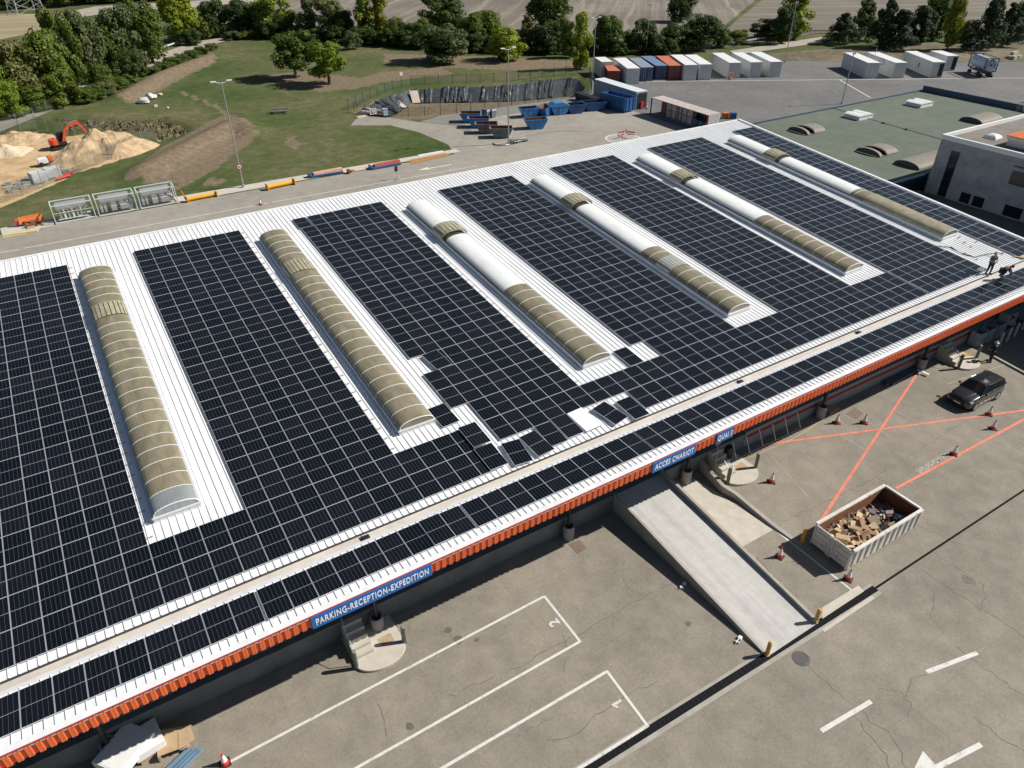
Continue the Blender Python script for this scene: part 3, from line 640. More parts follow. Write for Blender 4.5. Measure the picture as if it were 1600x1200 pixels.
def add_cells(b, M=None, mi=0, flat=False):
    P = [Vector(p) for p in ((FW, FW, TH - 0.003), (WX - FW, FW, TH - 0.003), (WX - FW, WY - FW, TH - 0.003), (FW, WY - FW, TH - 0.003))]
    if M is not None: P = [M @ p for p in P]
    b.poly(P, mi, [(0, 0), (1, 0), (1, 1), (0, 1)])
def add_frame(b, M=None, mi=0):
    for x0, x1, y0, y1 in ((0, WX, 0, FW), (0, WX, WY - FW, WY), (0, FW, FW, WY - FW), (WX - FW, WX, FW, WY - FW)): b.box(x0, x1, y0, y1, 0, TH, mi, M)
b = MB(); add_frame(b); frame_me = b.mesh('frame', frame_m)
b = MB(); add_cells(b); b.poly([(FW, WY - FW, 0.006), (WX - FW, WY - FW, 0.006), (WX - FW, FW, 0.006), (FW, FW, 0.006)], 1, [(0, 0)] * 4); cell_me = b.mesh('cell_sheet', [cells_m, white_back])
TB = Matrix.Translation((0.012, 0.01, -TH))
PAN = []      # (matrix, label)
blocks = [('left of the first skylight', -26, 0, 0.0), ('between the first and second skylights', 4, 11, 0.0), ('between the second and third skylights', 15, 22, 0.0), ('between the third and fourth skylights', 27, 34, 0.0), ('between the fourth and fifth skylights', 38, 45, 0.0), ('between the fifth and sixth skylights', 49, 56, 0.2), ('right of the sixth skylight', 60, 63, 0.45)]
def pm(i, j, rot=0.0, lift=0.0, base=RM): return base @ Matrix.Translation((i * PW, j * PL, lift)) @ Matrix.Rotation(rot, 4, 'Z') @ TB
for nm, i0, i1, off in blocks:
    for r in range(2, 18):
        for i in range(i0, i1):
            if i0 == 15 and ((r == 2 and i == 15) or (r == 5 and i == 15)): continue
            if i0 == 27 and r == 2 and i == 27: continue
            ii = i + off
            if i0 == 15 and r == 17 and i == 15: ii -= 0.13
            PAN.append((pm(ii, r), 'panel, %s row up, %s column, block %s' % (ORD[r], ORD[i - i0] if i0 > 0 else ordinal(-i - 1) + '-from-right', nm.replace('the ', ''))))
SKIP0 = set(range(15, 24)); SKIP1 = {15}
for r in (0, 1):
    for i in range(-26, 56):
        if (r == 0 and i in SKIP0) or (r == 1 and i in SKIP1): continue
        PAN.append((pm(i + (0.25 if i > 48 else 0), r), None, r, i))
    for i in range(60, 63): PAN.append((pm(i + 0.45, r), 'panel right of the sixth skylight, %s row up, %s column' % (ORD[r], ORD[i - 60])))
for t in range(-22, 62):
    i = t + 0.05 + (0.0 if t < 3 else 0.08 if t < 12 else 0.16 if t < 22 else 0.06); lift = 0.0
    if t == 10: i += 0.0; lift = 0.04
    PAN.append((SM @ Matrix.Translation((i * PW, -1.75, lift)) @ TB, None, -1, t))
fixed = []
for p in PAN:
    c = p[0] @ Vector((WX / 2, WY / 2, 0)); x, y, f = dist_px(c)
    lab = p[1]
    if lab is None:
        r, i = p[2], p[3]
        if r >= 0:
            # name by what stands above it
            for q, (nm, i0, i1, off) in enumerate(blocks):
                if i0 <= i < i1: lab = 'panel, %s row, %s column, block %s' % (ORD[r], ORD[i - i0] if i0 > 0 else ordinal(-i - 1) + '-from-right', nm.replace('the ', '')); break
            else:
                q = [k for k in range(6) if blocks[k][2] <= i < blocks[k + 1][1]]
                q = q[0] if q else 5
                lab = 'panel, %s row, %s of those below the %s skylight' % (ORD[r], ORD[i - blocks[q][2]], ORD[q])
        else: lab = 'panel %d in the single front row' % (p[3] + 23)
    vis = -40 < x < 1640 and -20 < y < 1230
    fixed.append((f if vis else f + 500, p[0], lab, p[3] if len(p) > 2 and p[2] == -1 else None))
fixed.sort(key=lambda q: q[0])
front = sorted([q for q in fixed[:290] if q[3] is not None], key=lambda q: q[3])
fr_i = {id(q): k for k, q in enumerate(front)}
def make_panel(M, label):
    e = empty('solar_panel'); e.matrix_world = M; tag(e, label, 'solar panel', 'solar panels covering the white roof')
    for me_, nm in ((frame_me, 'frame'), (cell_me, 'cell_sheet')):
        o = bpy.data.objects.new(nm, me_); COL.objects.link(o); o.parent = e
    return e
for q in fixed[:290]:
    if q[3] is not None: lab = 'black solar panel, %s from the left in the single row along the front eave' % ordinal(fr_i[id(q)])
    else: lab = 'black solar ' + q[2]
    make_panel(q[1], lab)
b = MB()
for q in fixed[290:]: add_frame(b, q[1], 0); add_cells(b, q[1], 1)
o = b.build('solar_panels', [frame_m, cells_m]); tag(o, 'far rows of dark solar panels on the white roof', 'solar panels', 'solar panels covering the white roof', 'stuff')
# panels lying loose where the work goes on: corners given in panel units on the roof
def loose(P, label, lift=0.06, flip=False):
    c = [Vector((x * PW, y * PL, 0)) for x, y in P]      # TL, TR, BR, BL
    ex = ((c[1] - c[0]) + (c[2] - c[3])).normalized(); ctr = sum(c, Vector()) / 4
    M = RM @ Matrix.Translation((ctr.x, ctr.y, lift)) @ Matrix.Rotation(math.atan2(ex.y, ex.x), 4, 'Z')
    if flip: M = M @ Matrix.Rotation(math.pi, 4, 'Y') @ Matrix.Translation((0, 0, -TH))
    M = M @ Matrix.Translation((-WX / 2, -WY / 2, -TH / 2))
    return make_panel(M, label)
loose([(14.55, 2.0), (15.42, 2.0), (15.49, 1.07), (14.63, 1.07)], 'loose solar panel lying over the second row right of the second skylight, upper of two', 0.10)
loose([(14.51, 0.95), (15.39, 0.93), (15.46, 0.06), (14.5, 0.05)], 'loose solar panel lying over the first row by the roof gap, lower of two', 0.08)
loose([(13.95, 3.31), (14.81, 3.31), (14.92, 2.38), (13.98, 2.34)], 'single solar panel lying alone beside the foot of the second skylight', 0.0)
loose([(15.64, 5.91), (16.63, 5.97), (16.87, 5.01), (15.9, 4.96)], 'skewed solar panel lying over its neighbours in the sixth row', 0.07)
loose([(15.84, .81), (16.71, .73), (16.66, -.21), (15.72, -.16)], 'tilted solar panel overhanging the gutter edge, left of the loose ones', 0.04)
loose([(16.93, .79), (17.81, .81), (17.92, -.13), (17.01, -.19)], 'solar panel set askew at the gutter, second of the loose ones', 0.05)
loose([(18.0, .97), (18.88, .95), (18.88, 0.0), (18.0, 0.01)], 'solar panel standing apart in the first row, third of the loose ones', 0.02)
loose([(19.05, 1.0), (19.95, 1.0), (19.94, 0.07), (19.03, 0.07)], 'solar panel just left of the white upturned one', 0.04)
loose([(20.18, .99), (21.05, 1.03), (20.98, .06), (20.13, .05)], 'upturned solar panel showing its white back sheet', -0.03, True)
loose([(21.41, .76), (22.33, .89), (22.67, -.06), (21.74, -.16)], 'solar panel turned askew right of the white upturned one', 0.06)
loose([(22.85, .69), (23.79, .68), (23.89, -.25), (22.9, -.27)], 'rightmost loose solar panel overhanging the gutter', 0.05)
loose([(25.66, 2.96), (26.68, 2.96), (26.64, 2.05), (25.56, 2.03)], 'single solar panel by the foot of the third skylight', 0.0)
loose([(27.05, 18.0), (27.9, 18.0), (27.9, 17.05), (27.05, 17.05)], 'x', 0.0) if False else None
# mounting rails seen beside the arrays
for nm, i0, i1, off in blocks[:3]:
    for r in range(2, 18):
        for fy in (0.25, 0.75):
            y = (r + fy) * PL; b = MB(); xe = (i1 + off) * PW; b.box(xe, xe + 0.28, y - 0.02, y + 0.02, -0.08, -0.04, 0, RM); b.build('mounting_rail', galv, wh)
# gutter outlets
for k, (px, py) in enumerate(((567, 832), (1150, 592), (1336, 517), (300 / 1, 945))):
    if k == 3: continue
    p = at(px, py, 6.2); b = MB(); b.box(-0.22, 0.16, -0.12, 0.12, 0, 0.06); b.box(-0.2, -0.16, -0.14, 0.14, 0.06, 0.1)
    b.build('gutter_outlet', black_paint, wh, loc=(p.x, -0.62, 6.2))
# tools, cable and sheets at the right end of the roof
def rpt(i, j, h=0.0): return RM @ Vector((i * PW, j * PL, h))
b = MB(); b.path([rpt(56.1, 2.6, -0.05), rpt(57.2, 2.1, -0.05), rpt(57.0, 1.6, -0.05), rpt(57.3, 1.0, -0.05), rpt(58.6, 0.9, -0.04), rpt(59.3, 0.4, 0.3)], 0.035)
tag(b.build('cable', black_paint), 'black cable lying on the bare white roof by the standing worker', 'cable')
P = [rpt(60.2, 0.2, 0.0), rpt(63.5, 0.0, 0.02), rpt(63.7, -0.35, 0.02), rpt(60.6, -0.2, 0)]
b = MB(); b.prism([(p.x, p.y) for p in P], 6.47, 6.50); tag(b.build('cardboard_sheet', cardboard), 'flat brown cardboard lying at the right end of the gutter', 'cardboard')
b = MB(); random.seed(5)
for k in range(9):
    c = rpt(57.2 + random.random() * 3, 0.3 + random.random() * 2.4, -0.06); b.box(c.x - 0.12, c.x + 0.1, c.y - 0.05, c.y + 0.06, c.z, c.z + 0.05)
tag(b.build('clamp_scatter', galv), 'small metal clamps scattered over the bare roof end', 'clamps', kind='stuff')
b = MB()
for k in range(5): b.box(0, 1.0, k * 0.09, k * 0.09 + 0.05, 0, 0.04)
o = b.build('rail_bundle', galv, M=Matrix.Translation(at(1535, 425, 6.5)) @ Matrix.Rotation(0.3, 4, 'Z')); tag(o, 'short aluminium rails beside the standing worker', 'rails')
# ================================================================== FRONT YARD
def V(p, z=None): return Vector((p[0], p[1], p[2] if z is None else z))
# ramp
rs = NT('streaked_concrete'); tc = rs.node('TexCoord').outputs['Object']; mp = rs.node('Mapping'); mp.inputs['Scale'].default_value = (1.6, 0.10, 1); rs.l.new(tc, mp.inputs[0])
c1_ = rs.ramp(rs.noise(1.0, mp.outputs[0], 4, .6), [(.35, (.42, .412, .39)), (.6, (.50, .49, .46))]); rs.l.new(rs.mix(.5, c1_, rs.ramp(rs.noise(2.5, tc, 6, .7), [(.3, (.75, .75, .75)), (.7, (1.1, 1.1, 1.1))]), 'MULTIPLY'), rs.b.inputs['Base Color']); rs.b.inputs['Roughness'].default_value = .85; ramp_streak = rs.m
rx0, rx1, ry = 23.42, 27.12, -12.15
e = empty('ramp', (0, 0, 0), 0, 'pale concrete forklift ramp rising from the drain to the dock', 'ramp')
b = MB(); b.hexa([(rx0 + .15, ry, 0), (rx1 - .15, ry, 0), (rx1 - .15, -0.34, 0), (rx0 + .15, -0.34, 0), (rx0 + .15, ry, 0.02), (rx1 - .15, ry, 0.02), (rx1 - .15, -0.34, 1.2), (rx0 + .15, -0.34, 1.2)])
b.build('deck', ramp_streak, e)
for nm, x0, x1, h in (('curb', rx0, rx0 + .15, 0.08), ('curb', rx1 - .15, rx1 + 0.03, 0.32)):
    b = MB(); b.hexa([(x0, ry, 0), (x1, ry, 0), (x1, -0.34, 0), (x0, -0.34, 0), (x0, ry, 0.03 + h * .6), (x1, ry, 0.03 + h * .6), (x1, -0.34, 1.2 + h), (x0, -0.34, 1.2 + h)]); b.build(nm, concrete, e)
b = MB(); b.prism([(rx1 + .06, -3.5), (rx1 + .3, -3.5), (rx1 + .3, -0.4), (rx1 + .06, -0.4)], 0, 0.5); b.build('buffer', rust, e)
# side lane slab and its low wall
lp = pxpoly([(1067, 752), (1112, 738), (1335, 925), (1290, 960)])
sheet('side_lane', [(rx1 + .04, -6.5), (rx1 + .04, -0.35), (29.4, -0.35), (29.7, -1.6), (30.3, -6.5)], 0.005, pale_concrete, 'pale concrete side lane right of the ramp', cat='lane')
wall = [at(*p) for p in ((1090, 728), (1108, 748), (1128, 768), (1147, 777), (1160, 785), (1205, 820), (1252, 852))]
b = MB()
for i, (p, q) in enumerate(zip(wall[:-1], wall[1:])):
    d = (q - p).normalized(); n = Vector((d.y, -d.x, 0)) * -0.12; h0 = 0.75 - 0.12 * i; h1 = 0.75 - 0.12 * (i + 1)
    b.hexa([p - n, q - n, q + n, p + n, p - n + Vector((0, 0, h0)), q - n + Vector((0, 0, h1)), q + n + Vector((0, 0, h1)), p + n + Vector((0, 0, h0))])
tag(b.build('low_wall', concrete), 'low tapering concrete wall between the side lane and the step island', 'wall')
# step islands
bollard_m = mat('steel_bollard', (0.13, 0.15, 0.15), 0.4, 0.5, var=0.25)
def bollard(p, h, r, m_, label, group, name='bollard'):
    e = empty(name, p, 0, label, 'bollard', group)
    b = MB(); b.lathe([(r, 0), (r, h - 0.03), (r * 0.8, h)], (0, 0, 0), 16); b.build('post', m_, e, smooth=False)
    b = MB(); b.lathe([(r * 0.98, 0), (r * 0.75, 0.05)], (0, 0, h - 0.02), 16); b.build('cap', galv if m_ is bollard_m else m_, e)
    return e
def island(c, rz, where, plate=True, label2=('left', 'right')):
    """rounded concrete pad with a flight of steps up to the dock; c = middle of the pad's dock edge"""
    e = empty('step_island', (c[0], c[1], 0), rz, 'pale rounded concrete pad with steps to the dock, ' + where, 'steps')
    b = MB(); P = [(-1.27, 0.0), (-1.27, -1.7)] + [(1.27 * math.cos(t), -1.85 - 0.86 * math.sin(t)) for t in [math.pi - math.pi * k / 18 for k in range(19)]] + [(1.27, -1.7), (1.27, 0.0)]
    b.prism(P, 0, 0.15); b.build('pad', pale_concrete, e, bevel=0.02)
    b = MB()
    for k in range(5): b.box(-1.17, -0.22, -1.64 + 0.33 * k, 0.0, 0.15 + 0.21 * k, 0.15 + 0.21 * (k + 1))
    b.build('steps', pale_concrete, e)
    if plate:
        b = MB(); b.box(0.2, 0.88, -1.58, -1.08, 0.152, 0.162); b.build('mat', wood, e)
    b = MB(); b.path([(-1.2, 0.0, 2.1), (-1.2, -0.5, 2.05), (-1.2, -1.75, 1.05), (-1.2, -1.78, 0.2)], 0.02); b.path([(-1.2, -0.7, 0.9), (-1.2, -0.7, 1.9)], 0.02); b.build('handrail', galv, e)
    R = Matrix.Rotation(rz, 3, 'Z')
    for (x, y), s in (((-1.25, -1.95), label2[0]), ((1.25, -1.90), label2[1])):
        q = R @ Vector((x, y, 0)) + Vector((c[0], c[1], 0.0)); bollard((q.x, q.y, 0), 1.28, 0.11, bollard_m, 'dark steel bollard at the %s side of the step pad %s' % (s, where), 'dark bollards on the step pads')
pb = at(555, 1041); pc = at(632, 1003)
c1 = Vector(((pb.x + pc.x) / 2 + 0.02, -0.33, 0))
island((7.76, -0.33), 0, 'below the long blue board')
island((32.22, -0.33), 0, 'beside the ramp lane')
island((57.0, -0.33), 0, 'near the parked car', plate=False)
for (px, py), h, lab in (((1198, 1023), 1.0, 'yellow flexible post at the lower left corner of the ramp'), ((1274, 972), 1.0, 'yellow flexible post at the lower right corner of the ramp'), ((1253, 846), 1.0, 'yellow flexible post behind the waste container')):
    p = at(px, py); e = empty('flexible_post', (p.x, p.y, 0), 0, lab, 'post', 'yellow posts')
    b = MB(); b.lathe([(0.13, 0), (0.13, 0.05), (0.11, 0.06), (0.10, 0.92), (0.06, 1.0)], (0, 0, 0), 14); b.build('post', yellow_paint, e)
    b = MB(); b.lathe([(0.106, 0.5), (0.106, 0.62)], (0, 0, 0), 14); b.lathe([(0.106, 0.7), (0.106, 0.8)], (0, 0, 0), 14); b.build('band', mat('grey_band', (0.35, 0.3, 0.2), 0.5), e)
# pale posts in the shade at far right
for k, (px, py) in enumerate(((1560, 540), (1572, 533), (1584, 525), (1596, 515))):
    p = at(px, py); bollard((p.x, p.y, 0), 1.2, 0.12, mat('pale_post', (0.5, 0.5, 0.42), 0.6), 'pale post in the shade by the right dock, %s from the left' % ORD[k], 'pale posts in the shade')
# wheel-stops / white chocks
for (px, py), lab in (((1068, 917), 'small white bracket on the yard left of the ramp, upper one'), ((1155, 1002), 'small white bracket on the yard left of the ramp, lower one')):
    p = at(px, py); b = MB(); b.bar((-0.45, 0.1, 0.16), (0.45, 0.1, 0.16), 0.06, 0.06); b.box(-0.28, -0.2, -0.1, 0.25, 0, 0.18); b.box(0.1, 0.42, -0.08, 0.22, 0.0, 0.22)
    o = b.build('bracket', [white_paint], loc=(p.x, p.y, 0), rz=0.3); o.scale = (.6, .6, .6); tag(o, lab, 'bracket', 'white brackets')
# cones
def cone(p, label, sc=1.0):
    e = empty('traffic_cone', (p.x, p.y, 0), random.random() * 3, label, 'cone', 'red and white cones'); e.scale = (sc, sc, sc)
    b = MB(); b.box(-0.22, 0.22, -0.22, 0.22, 0, 0.05); b.build('base', dark_rubber, e, bevel=0.01)
    b = MB(); b.lathe([(0.17, 0.05), (0.13, 0.24), (0.082, 0.48), (0.05, 0.62), (0.03, 0.76)], (0, 0, 0), 18, mis=[0, 1, 1, 0, 0]); b.mi[18:36] = [1] * 18
    b.build('body', [mat('cone_red', (0.72, 0.03, 0.02), 0.5, var=0.05), mat('cone_white', (0.75, 0.75, 0.75), 0.4, var=0.04)], e)
for (px, py), lab in (((1205, 753), 'red and white cone right of the step pad by the ramp'), ((1307, 661), 'red and white cone before the striped dock wall, left of two'), ((1350, 661), 'red and white cone before the striped dock wall, right of two'),
                      ((1545, 648), 'red and white cone nearest the parked car'), ((1551, 670), 'red and white cone on the lower orange line below the car'), ((1490, 710), 'red and white cone at the end of the floor lettering'),
                      ((1218, 870), 'red and white cone at the edge of the container shadow'), ((1325, 905), 'red and white cone at the front corner of the waste container'), ((352, 1193), 'red and white cone at the bottom left by the bay line'),
                      ((1386, 590), 'red and white cone in the shade at the dock wall'), ((407, 320), 'red and white cone on the rear road')):
    cone(at(px, py), lab, 1.0)
# ------------------------------------------------------------------ waste container
def frame_from(p, q):
    """local frame: x from p to q"""
    d = (q - p); return p, math.atan2(d.y, d.x), d.length
p0 = at(1266, 851); p1 = at(1322.5, 893); p2 = at(1425, 829)
L_ = (p2 - p1).length; W_ = (p1 - p0).length
e = empty('waste_container', (p1.x, p1.y, 0), math.atan2(p2.y - p1.y, p2.x - p1.x), 'large scuffed white open skip full of cardboard and scrap', 'skip')
wc = NT('scuffed_white'); tc = wc.node('TexCoord').outputs['Object']
k = wc.mix(wc.step(wc.noise(2.2, tc, 7, 0.8), 0.58, 0.66), wc.ramp(wc.noise(0.8, tc, 5), [(0.3, (0.52, 0.50, 0.46)), (0.7, (0.70, 0.68, 0.64))]), (0.22, 0.11, 0.07))
wc.l.new(k, wc.b.inputs['Base Color']); wc.b.inputs['Roughness'].default_value = 0.6; wc = wc.m
L_, W_, H_ = 6.0, 2.4, 1.5
b = MB(); b.box(0, L_, 0, 0.06, 0.22, H_); b.box(0, L_, W_ - 0.06, W_, 0.22, H_); b.box(L_ - 0.06, L_, 0.06, W_ - 0.06, 0.22, H_); b.box(0, L_, 0.06, W_ - 0.06, 0.2, 0.28)
b.box(0, L_, -0.08, 0.10, H_, H_ + 0.10); b.box(0, L_, W_ - 0.10, W_ + 0.08, H_, H_ + 0.10); b.box(L_ - 0.1, L_ + 0.06, 0.1, W_ - 0.1, H_, H_ + 0.1)
b.build('body', wc, e)
for i in range(11):
    x = 0.25 + i * 0.56; b = MB()
    for y0, y1 in ((-0.09, -0.002), (W_ + 0.002, W_ + 0.09)):
        b = MB(); b.hexa([(x, y0 if y0 > 0 else y0 + .05, 0.2), (x + 0.12, y0 if y0 > 0 else y0 + .05, 0.2), (x + 0.12, y1, 0.2), (x, y1, 0.2), (x, y0, H_ - .003), (x + 0.12, y0, H_ - .003), (x + 0.12, y1, H_ - .003), (x, y1, H_ - .003)]); b.build('rib', wc, e)
b = MB(); b.box(0.065, L_ - 0.065, 0.062, 0.07, 0.3, H_ - 0.05); b.box(0.065, L_ - 0.065, W_ - 0.07, W_ - 0.062, 0.3, H_ - 0.05); b.box(L_ - 0.07, L_ - 0.062, 0.07, W_ - 0.07, 0.3, H_ - 0.05)
b.build('rusty_lining', rust, e)
for y0, y1 in ((0.02, W_ / 2 - 0.01), (W_ / 2 + 0.01, W_ - 0.02)):
    b = MB(); b.box(-0.07, -0.01, y0, y1, 0.2, H_ + 0.04)
    for z in (0.45, 0.8, 1.15): b.box(-0.11, -0.072, y0 + 0.15, y1 - 0.15, z, z + 0.07)
    b.box(-0.13, -0.072, y0 + 0.02, y0 + 0.09, 0.15, H_); b.box(-0.13, -0.072, y1 - 0.09, y1 - 0.02, 0.15, H_)
    d_ = b.build('door', wc, e)
b = MB(); [b.tube((-0.16, y, 0.18), (-0.16, y, H_ + 0.06), 0.025) for y in (W_ / 2 - 0.12, W_ / 2 + 0.12)]; b.build('locking_bar', wc, e)
b = MB(); [b.tube((x, y - 0.08, 0.1), (x, y + 0.08, 0.1), 0.1) for x in (0.4, L_ - 0.4) for y in (0.25, W_ - 0.25)]; b.box(0.1, L_ - 0.1, 0.6, 0.75, 0.04, 0.2); b.box(0.1, L_ - 0.1, W_ - 0.75, W_ - 0.6, 0.04, 0.2); b.build('runner', galv, e)
random.seed(11); root = e; RW = root.matrix_basis.copy(); RW = Matrix.Translation(root.location) @ Matrix.Rotation(root.rotation_euler.z, 4, 'Z')
def heap_bits(n, mats, name, label, size, zr, thick, xr, kind='stuff', slim=None):
    b = MB()
    for k in range(n):
        x = random.uniform(*xr); y = random.uniform(0.45, W_ - 0.45); z = random.uniform(*zr) * (1 - 0.35 * abs(y - W_ / 2))
        M = RW @ Matrix.Translation((x, y, z)) @ Matrix.Rotation(random.uniform(0, 6.28), 4, 'Z') @ Matrix.Rotation(random.uniform(-0.6, 0.6), 4, 'X') @ Matrix.Rotation(random.uniform(-0.5, 0.5), 4, 'Y')
        s = random.uniform(*size); s2 = slim or s * random.uniform(0.4, 1); t = random.uniform(*thick)
        b.box(-s / 2, s / 2, -s2 / 2, s2 / 2, -t / 2, t / 2, random.randrange(len(mats)), M)
    return tag(b.build(name, mats), label, 'waste', kind=kind)
b = MB(); N1, N2 = 26, 11; hh = {}
for i in range(N1 + 1):
    for j in range(N2 + 1):
        hh[i, j] = 0.55 + random.uniform(-0.12, 0.2) + 0.32 * math.exp(-((i / N1 - 0.3) / 0.32) ** 2)
for i in range(N1):
    for j in range(N2):
        P = []
        for a, c in ((i, j), (i + 1, j), (i + 1, j + 1), (i, j + 1)):
            P.append(RW @ Vector((0.1 + a * (L_ - 0.2) / N1, 0.09 + c * (W_ - 0.18) / N2, hh[a, c])))
        b.poly(P)
tag(b.build('waste_heap', mat('waste_mix', (0.06, 0.045, 0.035), 0.9, var=0.6, scale=5, col2=(0.25, 0.18, 0.11))), 'mixed waste heaped in the white skip', 'waste', kind='stuff')
heap_bits(80, [cardboard, mat('brown_card', (0.26, 0.16, 0.09), 0.85), mat('pale_card', (0.55, 0.42, 0.28), 0.85)], 'cardboard_waste', 'torn cardboard pieces heaped in the white skip', (0.25, 0.65), (0.8, 1.3), (0.02, 0.1), (0.5, 3.6))
heap_bits(14, [cardboard, mat('brown_card', (0.2, 0.1, 0.05)), mat('pale_card', (0.5, 0.4, 0.28))], 'cardboard_boxes', 'crushed cardboard boxes in the white skip', (0.4, 0.7), (0.85, 1.2), (0.2, 0.4), (0.5, 3.3))
heap_bits(70, [black_paint, dark_glass, rust, mat('film', (0.55, 0.57, 0.6), 0.3), mat('slate', (0.07, 0.09, 0.1), 0.4)], 'plastic_waste', 'dark plastic sheets and film in the white skip', (0.15, 0.5), (0.65, 1.1), (0.01, 0.05), (1.6, 5.5))
heap_bits(16, [wood, mat('green_plank', (0.22, 0.19, 0.08), 0.8)], 'timber_waste', 'broken timber in the white skip', (0.6, 1.1), (0.6, 0.9), (0.03, 0.06), (3.2, 4.9), slim=.12)
# ------------------------------------------------------------------ car
def make_car():
    rr = at(1554.8, 624); ff = at(1521.8, 640.5)      # near side wheels
    d = (ff - rr).normalized(); ang = math.atan2(d.y, d.x); nL = Vector((-d.y, d.x, 0))
    # near side = camera side; car centre lies on the far side
    mid = (rr + ff) / 2; side = nL if nL.dot(CF) > 0 else -nL
    c = mid + side * 0.86
    e = empty('parked_car', (c.x, c.y, 0), ang, 'dark grey compact SUV parked on the yard near the right docks', 'car')
    paint = mat('car_paint', (0.045, 0.047, 0.05), 0.25, 0.4, var=0.05, coat=1.0)
    # stations: x, half width low, half width high, z bottom, z belt, z roof(None)
    st = [(2.22, 0.62, 0.60, 0.32, 0.62), (2.12, 0.84, 0.76, 0.22, 0.82), (1.85, 0.90, 0.83, 0.2, 0.94), (1.4, 0.92, 0.86, 0.2, 1.00), (0.95, 0.92, 0.87, 0.2, 1.06), (0.3, 0.92, 0.88, 0.2, 1.08), (-0.6, 0.92, 0.88, 0.2, 1.10), (-1.4, 0.92, 0.87, 0.2, 1.12), (-1.95, 0.89, 0.83, 0.24, 1.12), (-2.18, 0.80, 0.74, 0.32, 1.02), (-2.24, 0.72, 0.68, 0.42, 0.8)]
    b = MB(); rings_ = []
    for x, wl, wh_, zb, zt in st:
        r = [(x, -wl * 0.86, zb), (x, -wl, zb + 0.14), (x, -wl * 1.01, (zb + zt) / 2), (x, -wh_, zt - 0.1), (x, -wh_ * 0.86, zt), (x, 0, zt + 0.025), (x, wh_ * 0.86, zt), (x, wh_, zt - 0.1), (x, wl * 1.01, (zb + zt) / 2), (x, wl, zb + 0.14), (x, wl * 0.86, zb)]
        rings_.append(r)
    for A, B in zip(rings_[:-1], rings_[1:]):
        for k in range(len(A)): b.poly([A[k], A[(k + 1) % len(A)], B[(k + 1) % len(A)], B[k]])
    b.poly(rings_[0][::-1]); b.poly(rings_[-1])
    o = b.build('body', paint, e, smooth=True); o.modifiers.new('w', 'WELD').merge_threshold = 0.001; sb = o.modifiers.new('s', 'SUBSURF'); sb.levels = sb.render_levels = 2
    # cabin: glass house and roof
    gh = [(0.98, 0.80, 1.03, 0.80, 1.04), (0.25, 0.84, 1.06, 0.62, 1.50), (-0.4, 0.85, 1.08, 0.64, 1.57), (-1.3, 0.85, 1.10, 0.62, 1.55), (-1.85, 0.82, 1.10, 0.60, 1.47), (-2.12, 0.78, 1.02, 0.70, 1.06)]
    b = MB(); R_ = [[(x, -wl, zl), (x, -wt, zt), (x, wt, zt), (x, wl, zl)] for x, wl, zl, wt, zt in gh]
    for A, B in zip(R_[:-1], R_[1:]):
        for k in range(3): b.poly([A[k], A[k + 1], B[k + 1], B[k]])
    b.build('window_glass', dark_glass, e)
    b = MB(); roof = [(0.22, 0.61, 1.505), (0.0, 0.63, 1.55), (-0.4, 0.64, 1.585), (-1.3, 0.62, 1.565), (-1.88, 0.60, 1.48), (-2.02, 0.58, 1.44)]
    for (x0, w0, z0), (x1, w1, z1) in zip(roof[:-1], roof[1:]):
        b.poly([(x0, -w0, z0), (x0, 0, z0 + 0.035), (x1, 0, z1 + 0.035), (x1, -w1, z1)]); b.poly([(x0, 0, z0 + 0.035), (x0, w0, z0), (x1, w1, z1), (x1, 0, z1 + 0.035)])
    b.build('roof', paint, e, smooth=True)
    for s in (-1, 1):
        for P_, Q_, w_, h_ in (((0.97, s * 0.81, 1.05), (0.24, s * 0.635, 1.515), 0.05, 0.05), ((-0.55, s * 0.855, 1.09), (-0.6, s * 0.645, 1.57), 0.07, 0.03), ((-1.5, s * 0.845, 1.1), (-1.72, s * 0.615, 1.52), 0.16, 0.04), ((-1.95, s * .6, 1.46), (-2.12, s * 0.76, 1.06), 0.07, 0.05)):
            b = MB(); b.bar(P_, Q_, w_, h_); b.build('pillar', paint, e)
    b = MB(); [b.bar((0.1, s * 0.66, 1.60), (-1.8, s * 0.635, 1.56), 0.035, 0.035) for s in (-1, 1)]; [b.bar((0.9, s * 0.875, 1.075), (-1.9, s * 0.86, 1.13), 0.015, 0.03) for s in (-1, 1)]; [b.bar((1.1, s * 0.945, 0.36), (-1.1, s * 0.945, 0.36), 0.02, 0.05) for s in (-1, 1)]; b.build('chrome_trim', mat('chrome', (0.8, 0.8, 0.8), 0.12, 1.0), e)
    for s in (-1, 1):
        b = MB(); b.box(0.55, 0.72, s * 0.92 if s > 0 else -1.1, 1.1 if s > 0 else -0.92, 1.04, 1.2); b.build('mirror', paint, e, bevel=0.04)
        b = MB(); b.hexa([(2.0, s * 0.5, 0.72), (2.12, s * 0.5, 0.68), (2.0, s * 0.84, 0.7), (1.8, s * 0.87, 0.76), (1.98, s * 0.5, 0.83), (2.1, s * 0.5, 0.8), (1.98, s * 0.83, 0.82), (1.8, s * 0.855, 0.88)]); b.build('headlight', mat('lamp_glass', (0.5, 0.55, 0.58), 0.1, 0.2), e)
        for x in (1.38, -1.3):
            b = MB(); b.tube((x, s * 0.70, 0.34), (x, s * 0.94, 0.34), 0.35, n=24); w = b.build('wheel', dark_rubber, e)
            b = MB(); b.tube((x, s * 0.935, 0.34), (x, s * 0.95, 0.34), 0.24, n=16); b.build('rim', galv, w)
    b = MB(); b.box(2.19, 2.235, -0.5, 0.5, 0.42, 0.62); b.build('grille', black_paint, e)
    b = MB(); b.box(2.236, 2.25, -0.26, 0.26, 0.46, 0.56); b.build('number_plate', white_paint, e)
